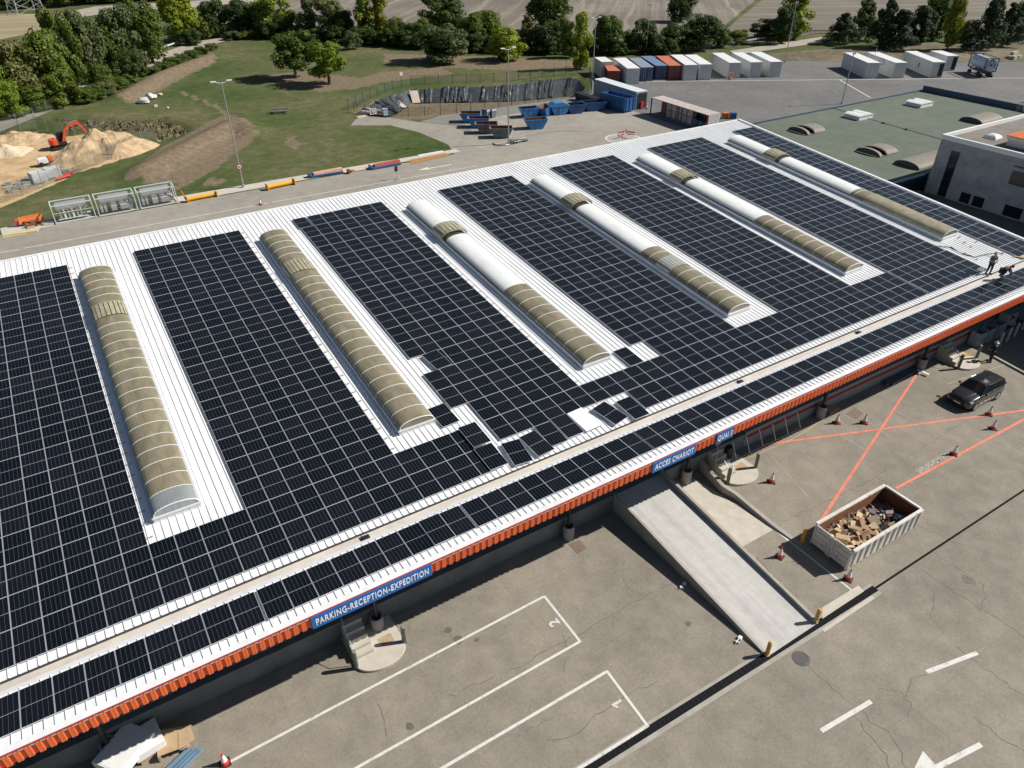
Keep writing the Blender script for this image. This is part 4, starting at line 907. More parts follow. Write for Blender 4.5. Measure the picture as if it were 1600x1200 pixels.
    return e
make_car()
# ------------------------------------------------------------------ people
skin_m = mat('skin', (0.42, 0.24, 0.16), 0.6, var=0.05); hair_m = mat('dark_hair', (0.03, 0.02, 0.015), 0.8)
def skinned(name, J, E, mats, parent, sub=2):
    """J: name -> (pos, radius); E: edges"""
    me = bpy.data.meshes.new(name); names = list(J)
    me.from_pydata([J[n][0] for n in names], [(names.index(a), names.index(b_)) for a, b_ in E], [])
    o = bpy.data.objects.new(name, me); COL.objects.link(o)
    sk = o.modifiers.new('skin', 'SKIN'); sk.use_smooth_shade = True
    for i, n in enumerate(names): me.skin_vertices[0].data[i].radius = (J[n][1],) * 2 if not isinstance(J[n][1], tuple) else J[n][1]
    me.skin_vertices[0].data[0].use_root = True
    ss = o.modifiers.new('sub', 'SUBSURF'); ss.levels = ss.render_levels = sub
    bpy.context.view_layer.update()
    m2 = bpy.data.meshes.new_from_object(o.evaluated_get(bpy.context.evaluated_depsgraph_get()))
    bpy.data.objects.remove(o); m2.name = name; m2.materials.clear(); m2.materials.append(mats)
    for p in m2.polygons: p.use_smooth = True
    o = bpy.data.objects.new(name, m2); COL.objects.link(o); o.parent = parent
    return o
def person(loc, rz, label, shirt, trousers, pose='stand', hat=None, cat='person'):
    e = empty('person', loc, rz, label, cat)
    if pose == 'crouch':
        J = dict(pelvis=((0, -0.05, 0.42), 0.15), spine=((0, 0.12, 0.60), 0.14), chest=((0, 0.30, 0.74), 0.16), neck=((0, 0.42, 0.80), 0.055), head=((0, 0.52, 0.84), 0.095), top=((0, 0.58, 0.92), 0.08))
        for s, n in ((-1, 'l'), (1, 'r')):
            J.update({n + 'hip': ((s * .1, -0.03, 0.42), 0.10), n + 'knee': ((s * .2, 0.34, 0.48), 0.065), n + 'ankle': ((s * .17, 0.0, 0.09), 0.045), n + 'toe': ((s * .19, 0.2, 0.04), 0.04),
                      n + 'sh': ((s * .19, 0.32, 0.73), 0.07), n + 'elbow': ((s * .26, 0.52, 0.5), 0.045), n + 'wrist': ((s * .15, 0.70, 0.28), 0.03), n + 'hand': ((s * .13, 0.75, 0.2), 0.035)})
    else:
        a = 0.5 if pose == 'bentarm' else 0.0
        J = dict(pelvis=((0, 0, 0.95), (0.15, 0.11)), spine=((0, 0.0, 1.15), (0.14, 0.10)), chest=((0, 0.0, 1.35), (0.17, 0.12)), neck=((0, 0.01, 1.52), 0.055), head=((0, 0.04, 1.62), 0.088), top=((0, 0.03, 1.72), 0.085))
        for s, n in ((-1, 'l'), (1, 'r')):
            J.update({n + 'hip': ((s * .1, 0, 0.9), 0.095), n + 'knee': ((s * .13, 0.03, 0.5), 0.062), n + 'ankle': ((s * .16, -0.02, 0.09), 0.042), n + 'toe': ((s * .18, 0.16, 0.04), 0.042),
                      n + 'sh': ((s * .19, 0, 1.42), 0.06), n + 'elbow': ((s * .27, -0.02 + a * .1, 1.14), 0.044), n + 'wrist': ((s * (.28 - a * .3), 0.06 + a * .4, 0.90 + a * .4), 0.03), n + 'hand': ((s * (.27 - a * .34), 0.09 + a * .5, 0.82 + a * .5), 0.036)})
    E = [('pelvis', 'spine'), ('spine', 'chest'), ('chest', 'neck'), ('neck', 'head'), ('head', 'top')]
    for n in 'lr': E += [('pelvis', n + 'hip'), (n + 'hip', n + 'knee'), (n + 'knee', n + 'ankle'), (n + 'ankle', n + 'toe'), ('chest', n + 'sh'), (n + 'sh', n + 'elbow'), (n + 'elbow', n + 'wrist'), (n + 'wrist', n + 'hand')]
    skinned('body', J, E, skin_m, e)
    def grow(keys, f, add=0.0): return {k: (J[k][0], tuple(r * f + add for r in (J[k][1] if isinstance(J[k][1], tuple) else (J[k][1],) * 2))) for k in keys}
    up = ['pelvis', 'spine', 'chest', 'lsh', 'lelbow', 'lwrist', 'rsh', 'relbow', 'rwrist']
    skinned('shirt', grow(up, 1.05, 0.012), [('pelvis', 'spine'), ('spine', 'chest'), ('chest', 'lsh'), ('lsh', 'lelbow'), ('lelbow', 'lwrist'), ('chest', 'rsh'), ('rsh', 'relbow'), ('relbow', 'rwrist')], shirt, e)
    lo = ['pelvis', 'lhip', 'lknee', 'lankle', 'rhip', 'rknee', 'rankle']
    skinned('trousers', grow(lo, 1.04, 0.018), [('pelvis', 'lhip'), ('lhip', 'lknee'), ('lknee', 'lankle'), ('pelvis', 'rhip'), ('rhip', 'rknee'), ('rknee', 'rankle')], trousers, e)
    for n in 'lr':
        p = Vector(J[n + 'ankle'][0]); q = Vector(J[n + 'toe'][0]); b = MB(); b.bar(p + Vector((0, -0.08, -0.04)), q + Vector((0, 0.06, 0.0)), 0.1, 0.09); b.build('shoe', dark_rubber, e, bevel=0.02)
    # hands: palm with four fingers and a thumb
    for s, n in ((-1, 'l'), (1, 'r')):
        h = Vector(J[n + 'hand'][0]); w = Vector(J[n + 'wrist'][0]); d = (h - w).normalized(); sd = Vector((0, 1, 0)) if abs(d.y) < .8 else Vector((1, 0, 0)); b = MB()
        for k in range(4): b.tube(h + sd * (k - 1.5) * 0.02, h + sd * (k - 1.5) * 0.022 + d * (0.085 - abs(k - 1.3) * 0.012) + Vector((-s * 0.02, 0, 0)), 0.010, 0.007, n=6)
        b.tube(w + d * 0.03 + sd * 0.03, w + d * 0.07 + sd * 0.07, 0.011, 0.008, n=6); b.build('fingers', skin_m, e)
    hd = Vector(J['head'][0]); tp = Vector(J['top'][0]); up_ = (tp - hd).normalized()
    b = MB(); b.tube(hd + Vector((0, 0.085, 0.0)), hd + Vector((0, 0.115, -0.01)), 0.018, 0.008, n=6)
    for s in (-1, 1): b.tube(hd + Vector((s * 0.085, 0, 0.0)), hd + Vector((s * 0.1, 0, 0.0)), 0.025, n=8)
    b.build('nose_and_ears', skin_m, e)
    b = MB(); [b.tube(hd + Vector((s * 0.033, 0.08, 0.035)), hd + Vector((s * 0.033, 0.092, 0.035)), 0.012, n=8) for s in (-1, 1)]; b.tube(hd + Vector((-0.025, 0.085, -0.04)), hd + Vector((0.025, 0.085, -0.04)), 0.007, n=5); b.build('eyes_and_mouth', hair_m, e)
    b = MB(); c = tp + up_ * 0.0
    if hat is not None:
        b.lathe([(0.16, -0.03), (0.16, -0.02), (0.105, -0.01), (0.10, 0.06), (0.05, 0.11)], c, 16); b.build('hat', hat, e)
    else:
        b.lathe([(0.098, -0.06), (0.105, 0.0), (0.085, 0.06), (0.04, 0.09)], c + Vector((0, -0.02, 0)), 14); b.build('hair', hair_m, e, smooth=True)
    return e
grey_shirt = mat('grey_shirt', (0.13, 0.15, 0.17), 0.85, var=0.1); dark_cloth = mat('dark_cloth', (0.018, 0.02, 0.03), 0.85); denim = mat('navy_cloth', (0.02, 0.03, 0.06), 0.85); blue_shirt = mat('pale_blue_shirt', (0.25, 0.33, 0.48), 0.8)
rw = RM @ Vector((0, 0, 0)); person((59.2, -0.3, 6.37), rad(150), 'person in a grey shirt and pale hat standing on the bare roof end', grey_shirt, dark_cloth, 'bentarm', hat=mat('straw_hat', (0.5, 0.45, 0.35), 0.8))
p = at(1562, 432, 6.5); person((p.x, p.y, 6.58), rad(200), 'person in dark clothes crouching over the gutter beside the standing worker', dark_cloth, denim, 'crouch')
p = at(1546, 565); person((p.x, p.y, 0), rad(40), 'person in black clothes with a pale cap standing behind the right step pad', dark_cloth, dark_cloth, 'bentarm', hat=mat('pale_cap', (0.6, 0.57, 0.5), 0.7))
p = at(1571, 524); person((p.x, p.y, 0), rad(100), 'person in a pale blue shirt standing in the shade of the right dock', blue_shirt, denim, 'stand')
# ------------------------------------------------------------------ things by the dock
# stack of metal sheets
p = at(1405, 588); b = MB(); random.seed(2)
for k in range(9): b.box(random.uniform(-2.6, -1.9), random.uniform(1.9, 2.7), -0.75 + k * 0.17, -0.63 + k * 0.17, 0.0 + random.uniform(0, .1), 0.18)
tag(b.build('steel_profiles', mat('blue_grey_steel', (0.12, 0.17, 0.23), 0.4, 0.5, var=0.2), loc=(p.x + 0.3, p.y + 0.35, 0), rz=0.05), 'bundle of blue grey steel profiles lying along the dock wall', 'profiles')
p = at(1438, 583); b = MB(); b.box(-0.35, 0.35, -0.1, 0.1, 0, 0.14); b.box(-0.1, 0.1, -0.6, 0.3, 0.141, 0.2); tag(b.build('white_section', white_paint, loc=(p.x, p.y, 0), rz=0.1), 'short white metal pieces at the end of the steel profiles', 'metal pieces')
# pallets
def pallet(loc, rz, label):
    b = MB()
    for k in range(7): b.box(-0.6, 0.6, -0.4 + k * 0.125, -0.31 + k * 0.125, 0.12, 0.143)
    for y in (-0.38, -0.05, 0.3): b.box(-0.6, 0.6, y, y + 0.1, 0.0, 0.118)
    tag(b.build('pallet', wood, loc=loc, rz=rz), label, 'pallet', 'wooden pallets')
p = at(1296, 640); pallet((p.x, p.y, 0), 0.1, 'wooden pallet against the striped dock wall'); 
# hinged gate frames along the striped wall
e = empty('wall_gate', (0, 0, 0), 0, 'long white tubular gate leaning low on the striped dock wall', 'gate'); xa = at(1140, 706, 0.3).x; xb = at(1242, 660, 0.3).x
for k in range(6):
    x = xa + (xb - xa) * k / 5; b = MB(); b.tube((x, -0.45, 1.15), (x, -1.0, 0.12), 0.028, n=6); b.build('upright', white_paint, e)
b = MB(); b.tube((xa, -1.0, 0.13), (xb, -1.0, 0.13), 0.02, n=6); b.build('bottom_rail', galv, e)
# hose
b = MB(); pts = [at(x, y, 0.02) for x, y in ((1148, 722), (1175, 713), (1205, 700), (1235, 687), (1262, 672), (1276, 661), (1287, 655))]; b.path(pts, 0.018, 5); tag(b.build('hose', mat('yellow_hose', (0.65, 0.42, 0.15), 0.5)), 'thin yellow hose trailing from the docks towards the step pad', 'hose')
b = MB(); b.lathe([(0.28, 0), (0.26, 0.9), (0.2, 0.95)], (0, 0, 0), 14); p = at(1143, 716); tag(b.build('drum', black_paint, loc=(p.x - 0.2, p.y + 0.2, 0)), 'black drum standing by the step pad next to the ramp lane', 'drum')
b = MB(); b.lathe([(0.2, 0), (0.2, 0.12), (0.08, 0.14)], (0, 0, 0), 16); o = b.build('siren', red_paint, M=Matrix.Translation(at(1121, 690, 5.0)) @ Matrix.Rotation(rad(90), 4, 'X')); tag(o, 'round red alarm bell under the eave left of QUAI 3', 'bell')
# plastic crates in the shade at the right dock
for k, (px, py, n) in enumerate(((1506, 524, 2), (1521, 518, 2), (1536, 511, 2))):
    p = at(px, py, .3); p.y = min(p.y, -.85)
    for j in range(n):
        b = MB(); b.box(-0.5, 0.5, -0.4, 0.4, 0, 0.05); [b.box(*q, 0.05, 0.6) for q in ((-0.5, 0.5, -0.4, -0.36), (-0.5, 0.5, 0.36, 0.4), (-0.5, -0.46, -0.36, 0.36), (0.46, 0.5, -0.36, 0.36))]
        tag(b.build('crate', mat('grey_blue_crate', (0.28, 0.35, 0.38), 0.5), loc=(p.x, p.y, j * 0.62)), 'pale grey crate in the shade, %s column from the left, %s one' % (ORD[k], ('lower', 'upper')[j]), 'crate', 'grey crates at the right dock')
p = at(1556, 503, .6); p.y = min(p.y, -1.4); b = MB(); b.box(-0.7, 0.7, -0.4, 0.4, 0, 1.9); b.box(-0.72, 0.72, -0.42, 0.42, 1.9, 1.94); b.box(-0.01, 0.01, -0.41, -0.401, 0.1, 1.8); tag(b.build('cabinet', mat('cabinet_grey', (0.3, 0.33, 0.32), 0.5), loc=(p.x, p.y + 0.5, 0)), 'tall grey cabinet in the shade right of the crates', 'cabinet')
# yellow tool on the right pad
p = at(1506, 556, 0.2); b = MB(); b.box(-0.2, 0.2, -0.1, 0.1, 0.0, 0.25); b.bar((0, 0, 0.2), (0.8, -0.3, 0.05), 0.05, 0.05); tag(b.build('tool_cart', yellow_paint, loc=(p.x, p.y, 0.16)), 'small yellow tool lying on the right step pad', 'tool')
# dark pit edge at the far right
b = MB(); pts = [at(x, y) for x, y in ((1552, 558), (1600, 584), (1660, 615))]
for p, q in zip(pts[:-1], pts[1:]): b.bar(p + Vector((0, 0, 0.05)), q + Vector((0, 0, 0.05)), 0.2, 0.16)
tag(b.build('kerb', concrete), 'dark kerb line at the right edge of the yard', 'kerb', kind='structure')
# bottom left corner: white cabinets, cardboard, steel
e = empty('white_housing', (*at(203, 1186)[:2], 0), 0, 'large white metal housing lying on its back, nearer the camera', 'housing', 'white housings at the lower left')
M1 = Matrix.Translation((0, 0, 0)) @ Matrix.Rotation(rad(38), 4, 'Z')
b = MB(); b.box(-0.95, 0.95, -0.75, 0.75, 0.55, 0.95, 0, M1); b.build('shell', white_paint, e, bevel=0.02)
b = MB(); b.box(-0.88, 0.88, -0.68, 0.68, 0.951, 0.962, 0, M1); b.build('lid', white_paint, e)
b = MB(); [b.box(x, x + 0.1, -0.5, 0.5, 0.0, 0.55, 0, M1) for x in (-0.8, 0, 0.7)]; b.build('skid', wood, e)
q = at(231, 1166); e = empty('white_housing', (q.x, q.y, 0), 0, 'smaller white metal housing behind the large one', 'housing', 'white housings at the lower left')
b = MB(); b.box(-0.55, 0.65, -0.75, 0.6, 0.3, 0.75, 0, Matrix.Rotation(rad(8), 4, 'Z')); b.build('shell', white_paint, e, bevel=0.02)
b = MB(); b.box(-0.45, 0.55, -0.7, 0.5, 0.0, 0.3, 0, Matrix.Rotation(rad(8), 4, 'Z')); b.build('skid', wood, e)
P = [at(x, y) for x, y in ((246, 1150), (300, 1140), (298, 1172), (250, 1190))]; b = MB(); b.prism([(p.x, p.y) for p in P], 0.35, 0.38); b.prism([(P[1].x - .5, P[1].y - .1), (P[1].x, P[1].y), (P[1].x + .05, P[1].y - .8), (P[2].x - .4, P[2].y)], 0.382, 0.40)
for p in P: b.box(p.x - 0.08 if p.x > P[0].x + .5 else p.x, p.x + 0.05 if p.x > P[0].x + .5 else p.x + .1, p.y - 0.05, p.y + 0.05, 0, 0.349)
tag(b.build('cardboard_sheet', cardboard), 'large flat cardboard sheet beside the white housings', 'cardboard')
b = MB(); A = at(262, 1198); B = at(300, 1170)
for k, (o_, w_) in enumerate(((0, 0.16), (0.3, 0.06), (0.5, 0.06), (0.72, 0.06))): b.bar(A + Vector((o_ * .6 - 1.2, -o_ * .5 - .8, 0.15)), B + Vector((o_ * .6, -o_ * .5, 0.15)), w_, 0.12)
tag(b.build('steel_profile', mat('blue_profile', (0.22, 0.36, 0.48), 0.4, 0.3)), 'pale blue steel profiles lying at the bottom left corner', 'profiles')
q = at(215, 1150); pallet((q.x, q.y, 0), 0.35, 'wooden pallet in the shade behind the white housings')
# ================================================================== BEHIND THE WAREHOUSE
# low flat green roof building and tall concrete building on the right
green_m = ground_mat('green_roof_felt', [(0.36, (0.085, 0.105, 0.078)), (0.5, (0.105, 0.128, 0.095)), (0.64, (0.13, 0.15, 0.115))], stain=0.12)
gb = empty('green_roof_building', (0, 0, 0), 0, 'low building with a flat green felt roof, domes and louvred vents', 'building')
gx0, gx1, gy0, gy1, gz = 67.95, 117.2, 17.9, 42.3, 5.45
b = MB(); b.box(gx0 + .3, gx1 - .3, gy0 + .3, gy1 - .3, 0, gz - 0.25); b.build('wall', mat('navy_wall', (0.03, 0.05, 0.085), 0.6), gb)
b = MB(); b.box(gx0 + .05, gx1 - .25, gy0 + .2, gy1 - .2, gz - 0.24, gz - 0.05); b.build('roof', green_m, gb)
pp = mat('parapet_blue', (0.05, 0.08, 0.13), 0.5, var=0.15)
b = MB(); b.box(gx0 + .05, gx1, gy1 - .18, gy1, gz - .4, gz + .1); b.box(gx1 - .2, gx1, gy0 + .2, gy1 - .19, gz - .5, gz + .75); b.box(gx0, gx1, gy0, gy0 + .17, gz - .4, gz + .08); b.build('parapet', pp, gb)
louv = mat('brown_slats', (0.42, 0.38, 0.31), 0.6, var=0.2)
def rooflight(px, py, kind, rz, sc=1.0):
    p = at(px, py, gz)
    if kind == 'dome':
        b = MB(); b.box(-1.45, 1.45, -1.15, 1.15, 0, 0.5); o = b.build('rooflight', white_paint, gb, loc=(p.x, p.y, gz - 0.05), rz=rz)
        b = MB()
        for x0, x1 in ((-1.55, -0.03), (0.03, 1.55)):
            n = 6
            for i in range(n):
                a0, a1 = x0 + (x1 - x0) * i / n, x0 + (x1 - x0) * (i + 1) / n; h = lambda a: 0.52 + 0.16 * math.sin(math.pi * (a - x0) / (x1 - x0))
                b.hexa([(a0, -1.22, 0.5), (a1, -1.22, 0.5), (a1, 1.22, 0.5), (a0, 1.22, 0.5), (a0, -1.22, h(a0)), (a1, -1.22, h(a1)), (a1, 1.22, h(a1)), (a0, 1.22, h(a0))])
        b.build('dome', white_paint, o)
def smoke_vent(x0, y0, L, w, opened):
    hh = .56; A = [(w / 2 - w / 2 * math.cos(math.pi * k / 16), hh * math.sin(math.pi * k / 16) + .01) for k in range(17)]
    b = MB(); b.poly([(0.02, y, z) for y, z in A]); b.poly([(L - .02, y, z) for y, z in A][::-1])
    o = b.build('smoke_vent', mat('vent_gable', (.07, .075, .075), .7), gb, loc=(x0, y0, gz - .03))
    b = MB()
    for (ay, az), (by, bz) in zip(A[:-1], A[1:]):
        for u0, u1 in (((.02, .4), (1.35, L - .02)) if opened else ((.02, L - .02),)): b.poly([(u0, ay, az), (u1, ay, az), (u1, by, bz), (u0, by, bz)])
    if opened: b.poly([(.4, 0, .03), (1.35, 0, .03), (1.35, w, .03), (.4, w, .03)])
    b.build('skin', mat('vent_skin', (.16, .14, .11), .7, var=.2), o)
    b = MB(); n = int(L / .24)
    for k in range(n):
        u = .06 + k * .24
        if opened and .38 < u < 1.3: continue
        for (ay, az), (by, bz) in zip(A[:-1], A[1:]): b.hexa([(u, ay, az + .01), (u + .12, ay, az + .01), (u + .12, by, bz + .01), (u, by, bz + .01), (u, ay, az + .07), (u + .12, ay, az + .07), (u + .12, by, bz + .07), (u, by, bz + .07)])
    b.build('slats', louv, o)
smoke_vent(81.8, 34.8, 3.4, 3.1, True); smoke_vent(81.3, 24.3, 3.5, 3.2, True); smoke_vent(80.8, 19.1, 7.5, 3.1, False)
q = at(1517, 191, gz); smoke_vent(q.x, q.y - 1.5, 5.0, 3.1, False)
rooflight(1341, 183, 'dome', 0.0); rooflight(1436, 164, 'dome', 0.0)
b = MB(); pts = [at(x, y, gz + 0.03) for x, y in ((1300, 168), (1340, 180), (1380, 192), (1416, 202), (1470, 217))]; b.path(pts, 0.03, 5)
for p in pts[1:4]: b.box(p.x - .12, p.x + .12, p.y - .12, p.y + .12, gz - .04, gz + .12)
b.build('lightning_wire', black_paint, gb)
# tall concrete building
cz = 10.0; q = at(1472, 211, cz); cx0, cy1 = q.x, q.y
cb = empty('concrete_building', (0, 0, 0), 0, 'tall grey precast concrete building with white coping at the right edge', 'building')
cm = mat('precast_concrete', (0.33, 0.33, 0.345), 0.8, var=0.22, scale=0.9, bump=0.1)
b = MB(); b.box(cx0 + .05, cx0 + 45, cy1 - 45, cy1 - .05, 0, cz - 0.35); b.build('wall', cm, cb)
b = MB(); b.box(cx0 + .3, cx0 + 44.8, cy1 - 44.8, cy1 - .3, cz - .349, cz - .25); b.build('roof', ground_mat('roof_gravel', [(0.36, (0.13, 0.12, 0.105)), (0.64, (0.22, 0.20, 0.175))], stain=0.3), cb)
b = MB(); b.box(cx0, cx0 + 45, cy1 - .28, cy1, cz - .35, cz + .1); b.box(cx0, cx0 + .28, cy1 - 45, cy1 - .281, cz - .35, cz + .1); b.build('coping', white_paint, cb)
b = MB()
for k in range(1, 9): b.box(cx0 + .03, cx0 + .048, cy1 - .25 - k * 3.1, cy1 - .22 - k * 3.1, 0, cz - .36); b.box(cx0 + .25 + k * 3.1, cx0 + .28 + k * 3.1, cy1 - .048, cy1 - .03, 0, cz - .36)
b.box(cx0 + .03, cx0 + .046, cy1 - 40, cy1 - .1, 4.3, 4.33)
b.build('panel_joint', mat('joint_grey', (0.34, 0.34, 0.35), 0.8), cb)
b = MB(); b.box(cx0 + .02, cx0 + .06, cy1 - 2.3, cy1 - 1.5, 4.15, 8.8); w = b.build('window', dark_glass, cb)
b = MB(); b.box(cx0 - .0, cx0 + .019, cy1 - 2.35, cy1 - 2.3, 4.15, 8.8); b.box(cx0 - .0, cx0 + .019, cy1 - 1.5, cy1 - 1.45, 4.15, 8.8)
for k in range(6): b.box(cx0 - .0, cx0 + .019, cy1 - 2.295, cy1 - 1.505, 4.2 + k * .9, 4.25 + k * .9)
b.build('window_frame', black_paint, w)
for y0, y1, z0, z1 in ((3.8, 4.8, 4.2, 5.2), (5.1, 6.2, 4.2, 5.2), (8.2, 9.9, 4.2, 5.25), (10.4, 12.6, 4.2, 5.25), (7.7, 11.6, 7.2, 8.9)):
    b = MB(); b.box(cx0 + .02, cx0 + .055, cy1 - y1, cy1 - y0, z0, z1); w = b.build('window', dark_glass, cb)
    b = MB(); b.box(cx0 - .06, cx0 + .019, cy1 - y1, cy1 - y0, z0 - .1, z0); 
    if z1 > 8: b.box(cx0 - .25, cx0 + .0, cy1 - y1, cy1 - y0, z1 - .35, z1 - .05)
    b.build('sill', cm, w)
q = at(1551, 215, cz - .2); b = MB(); b.lathe([(0.9, 0), (0.9, 0.12), (0.72, 0.3), (0.4, 0.42), (0.1, 0.46)], (0, 0, 0), 4); b.build('dome', white_paint, cb, loc=(q.x, q.y, cz - .25), rz=rad(45))
q = at(1572, 210, cz + .8); e = empty('roof_plant', (q.x, q.y, cz - .25), 0, 'grey roof unit under a ribbed orange cover on the concrete building', 'roof unit')
b = MB(); [b.box(0.1, 6.4, -3.6 + k * .3, -3.35 + k * .3, 0.9, 1.0) for k in range(12)]; b.build('orange_cover', orange_paint, e)
b = MB(); b.box(0.3, 6.2, -3.4, -0.2, 0.0, 0.6); b.box(0.2, 6.3, -3.5, -0.1, 0.62, 0.89); b.build('unit', galv, e)
# caged ladder between the buildings
q = Vector((cx0 - .35, cy1 - .7, 0)); e = empty('caged_ladder', (q.x, q.y, 0), 0, 'galvanised caged ladder on the corner of the concrete building', 'ladder')
b = MB(); [b.tube((0, y, 0), (0, y, 7.0), 0.03, n=6) for y in (-.25, .25)]; [b.tube((0, -.25, .4 + k * .35), (0, .25, .4 + k * .35), 0.018, n=5, cap=False) for k in range(19)]; b.build('ladder', galv, e)
b = MB()
for k in range(4):
    z = 4.6 + k * .8; P = [(-.7 * math.sin(t), .4 * math.cos(t), z) for t in [math.pi * j / 8 for j in range(9)]]; b.path(P, .018, 5)
[b.tube((-.7 * math.sin(t), .4 * math.cos(t), 4.6), (-.7 * math.sin(t), .4 * math.cos(t), 7.0), .015, n=5) for t in (.5, 1.57, 2.6)]
b.build('cage', galv, e)
b = MB(); b.tube((67.9, 17.7, 5.6), (79.5, 17.7, 5.6), 0.12, n=8); b.build('pipe', mat('pale_blue_pipe', (0.25, 0.38, 0.5), 0.4), gb)
b = MB(); b.box(68.0, cx0 - .02, 0.0, 17.6, 0.0, 4.1); tag(b.build('link_building', green_m), 'low flat building with green roof in shade between warehouse and concrete building', 'building'); b = MB(); b.box(67.95, cx0 - .03, -32, -0.1, 0, 7.4); b.build('unseen_shade_wing', cm, cb)  # unseen wing, added to shade the right end of the yard and dock wall
q = at(1588, 172, 10.1); b = MB(); [b.path([(k * .45, 0, 0), (k * .45, 0, 1.0), (k * .45 + .1, -.5, 1.1), (k * .45 + .1, -.7, .1)], .025, 5) for k in range(4)]
tag(b.build('roof_handrail', galv, loc=(q.x, q.y, cz - .1)), 'small steel access rails on the far coping of the concrete building', 'handrail')
# ------------------------------------------------------------------ lamp posts
def lamp(base, top, label, two=True, flood=False):
    B = at(*base)
    # height from the photo: distance along the vertical that lands on the top pixel row
    lo, hi = 5.0, 16.0
    for _ in range(30):
        m_ = (lo + hi) / 2
        if dist_px(B + Vector((0, 0, m_)))[1] > top[1]: lo = m_
        else: hi = m_
    h = min(13.5, lo); e = empty('lamp_post', (B.x, B.y, 0), 0, label, 'lamp post', 'tall lamp posts behind the warehouse')
    b = MB(); b.tube((0, 0, 0), (0, 0, h), 0.10, 0.055, 10); b.tube((0, 0, 0), (0, 0, .35), 0.2, .2, 10); b.build('pole', galv, e)
    for s in ((-1, 1) if two else (1,)):
        b = MB()
        if flood: b.box(s * .15 - .2 * (s < 0), s * .15 + .2 * (s > 0), -.18, .0, h - .3, h); b.bar((0, 0, h - .1), (s * .3, -.1, h - .1), .05, .05)
        else: b.bar((0, 0, h - .15), (s * .75, 0, h + .05), .06, .06); b.box(min(s * .6, s * 1.2), max(s * .6, s * 1.2), -.14, .14, h + .05, h + .14)
        b.build('lamp_head', white_paint if not flood else galv, e)
    return e, B
e, B = lamp((380.5, 292.5), (341, 128), 'tall lamp post with a round road sign beside the racks')
b = MB(); b.tube((0.0, -0.10, 2.6), (0, -.13, 2.6), .33, n=20); sg = b.build('sign_plate', red_paint, e)
b = MB(); b.tube((0.0, -0.131, 2.6), (0, -.14, 2.6), .25, n=20); b.build('sign_face', white_paint, sg)
b = MB(); b.bar((-.15, -.145, 2.5), (.15, -.145, 2.7), .03, .05); b.bar((-.15, -.148, 2.7), (.15, -.148, 2.5), .03, .05); b.build('sign_mark', black_paint, sg)
lamp((794.5, 225), (795, 76), 'tall lamp post standing among the blue skips')
lamp((925.75, 122.5), (928.75, 28), 'tall lamp post beside the leftmost container'); lamp((1008.75, 85), (1015.5, 6), 'tall lamp post behind the blue containers', flood=True)
lamp((1226.25, 97.5), (1242.5, 2), 'tall lamp post right of the row of white containers', flood=True); lamp((1315, 162.5), (1335, 82), 'lamp post rising behind the green roof', flood=True)
lamp((1519, 79), (1545, -10), 'tall lamp post behind the tank container')
# ------------------------------------------------------------------ racks with pipes along the kerb
frame_g = mat('pale_green_frame', (0.55, 0.63, 0.58), 0.5, var=0.08); tube_m = mat('ribbed_aluminium', (0.58, 0.58, 0.58), 0.32, 0.55, var=0.12, scale=3)
def rack(x, label, kind):
    L, D, H = 4.1, 2.0, 2.0; e = empty('pipe_rack', (x, 67.6, 0.1), 0.0, label, 'rack', 'racks on the rear kerb')
    b = MB()
    for y in (0.05, D - .05):
        for z in (.05, H - .05): b.bar((0, y, z), (L, y, z), .1, .1)
        for xx in (.05, L - .05): b.bar((xx, y, .1), (xx, y, H - .1), .1, .1)
    for z in (.05, H - .05):
        for xx in (.05, L - .05): b.bar((xx, .1, z), (xx, D - .1, z), .09, .09)
    b.bar((0.1, .05, H * .55), (L - .1, .05, H * .55), .05, .05) if kind == 0 else None
    b.build('frame', frame_g, e)
    def drum(y, z, x0, x1, r):
        b = MB(); n = int((x1 - x0) / .12)
        for k in range(n): b.tube((x0 + k * .12, y, z), (x0 + (k + 1) * .12, y, z), r * (1 if k % 2 else .96), n=16)
        b.build('pipe', tube_m, e, smooth=False)
    drum(1.2, 1.42, .45, 3.6, .54)
    if kind:
        for a, c in ((.35, .6), (.75, 1.0), (1.45, 2.1), (2.4, 3.8)): drum(.7, .60, a, c, .47)
        b = MB(); b.bar((3.5, 1.0, .9), (3.9, .6, 1.9), .15, .05); b.build('brace', mat('steel_blue', (.25, .3, .38), .5), e)
    else:
        for k in range(7):
            b = MB(); b.tube((.7 + k * .42, .6, .25), (.7 + k * .42, .6, 1.0), .13, n=10); b.tube((.7 + k * .42, .6, 1.0), (.7 + k * .42, .6, 1.2), .06, n=8); b.build('valve', frame_g if k % 2 else galv, e)
        b = MB(); b.tube((.4, .9, .4), (3.7, .9, .4), .12, n=8); b.tube((.4, .3, .3), (3.7, .3, .3), .05, n=8); b.build('manifold', frame_g, e)
rack(-0.75, 'pale green steel rack with valves under one ribbed pipe, leftmost of three', 0); rack(3.65, 'pale green steel rack with ribbed metal pipes, middle of three', 1); rack(8.05, 'pale green steel rack with ribbed metal pipes, rightmost of three', 1)
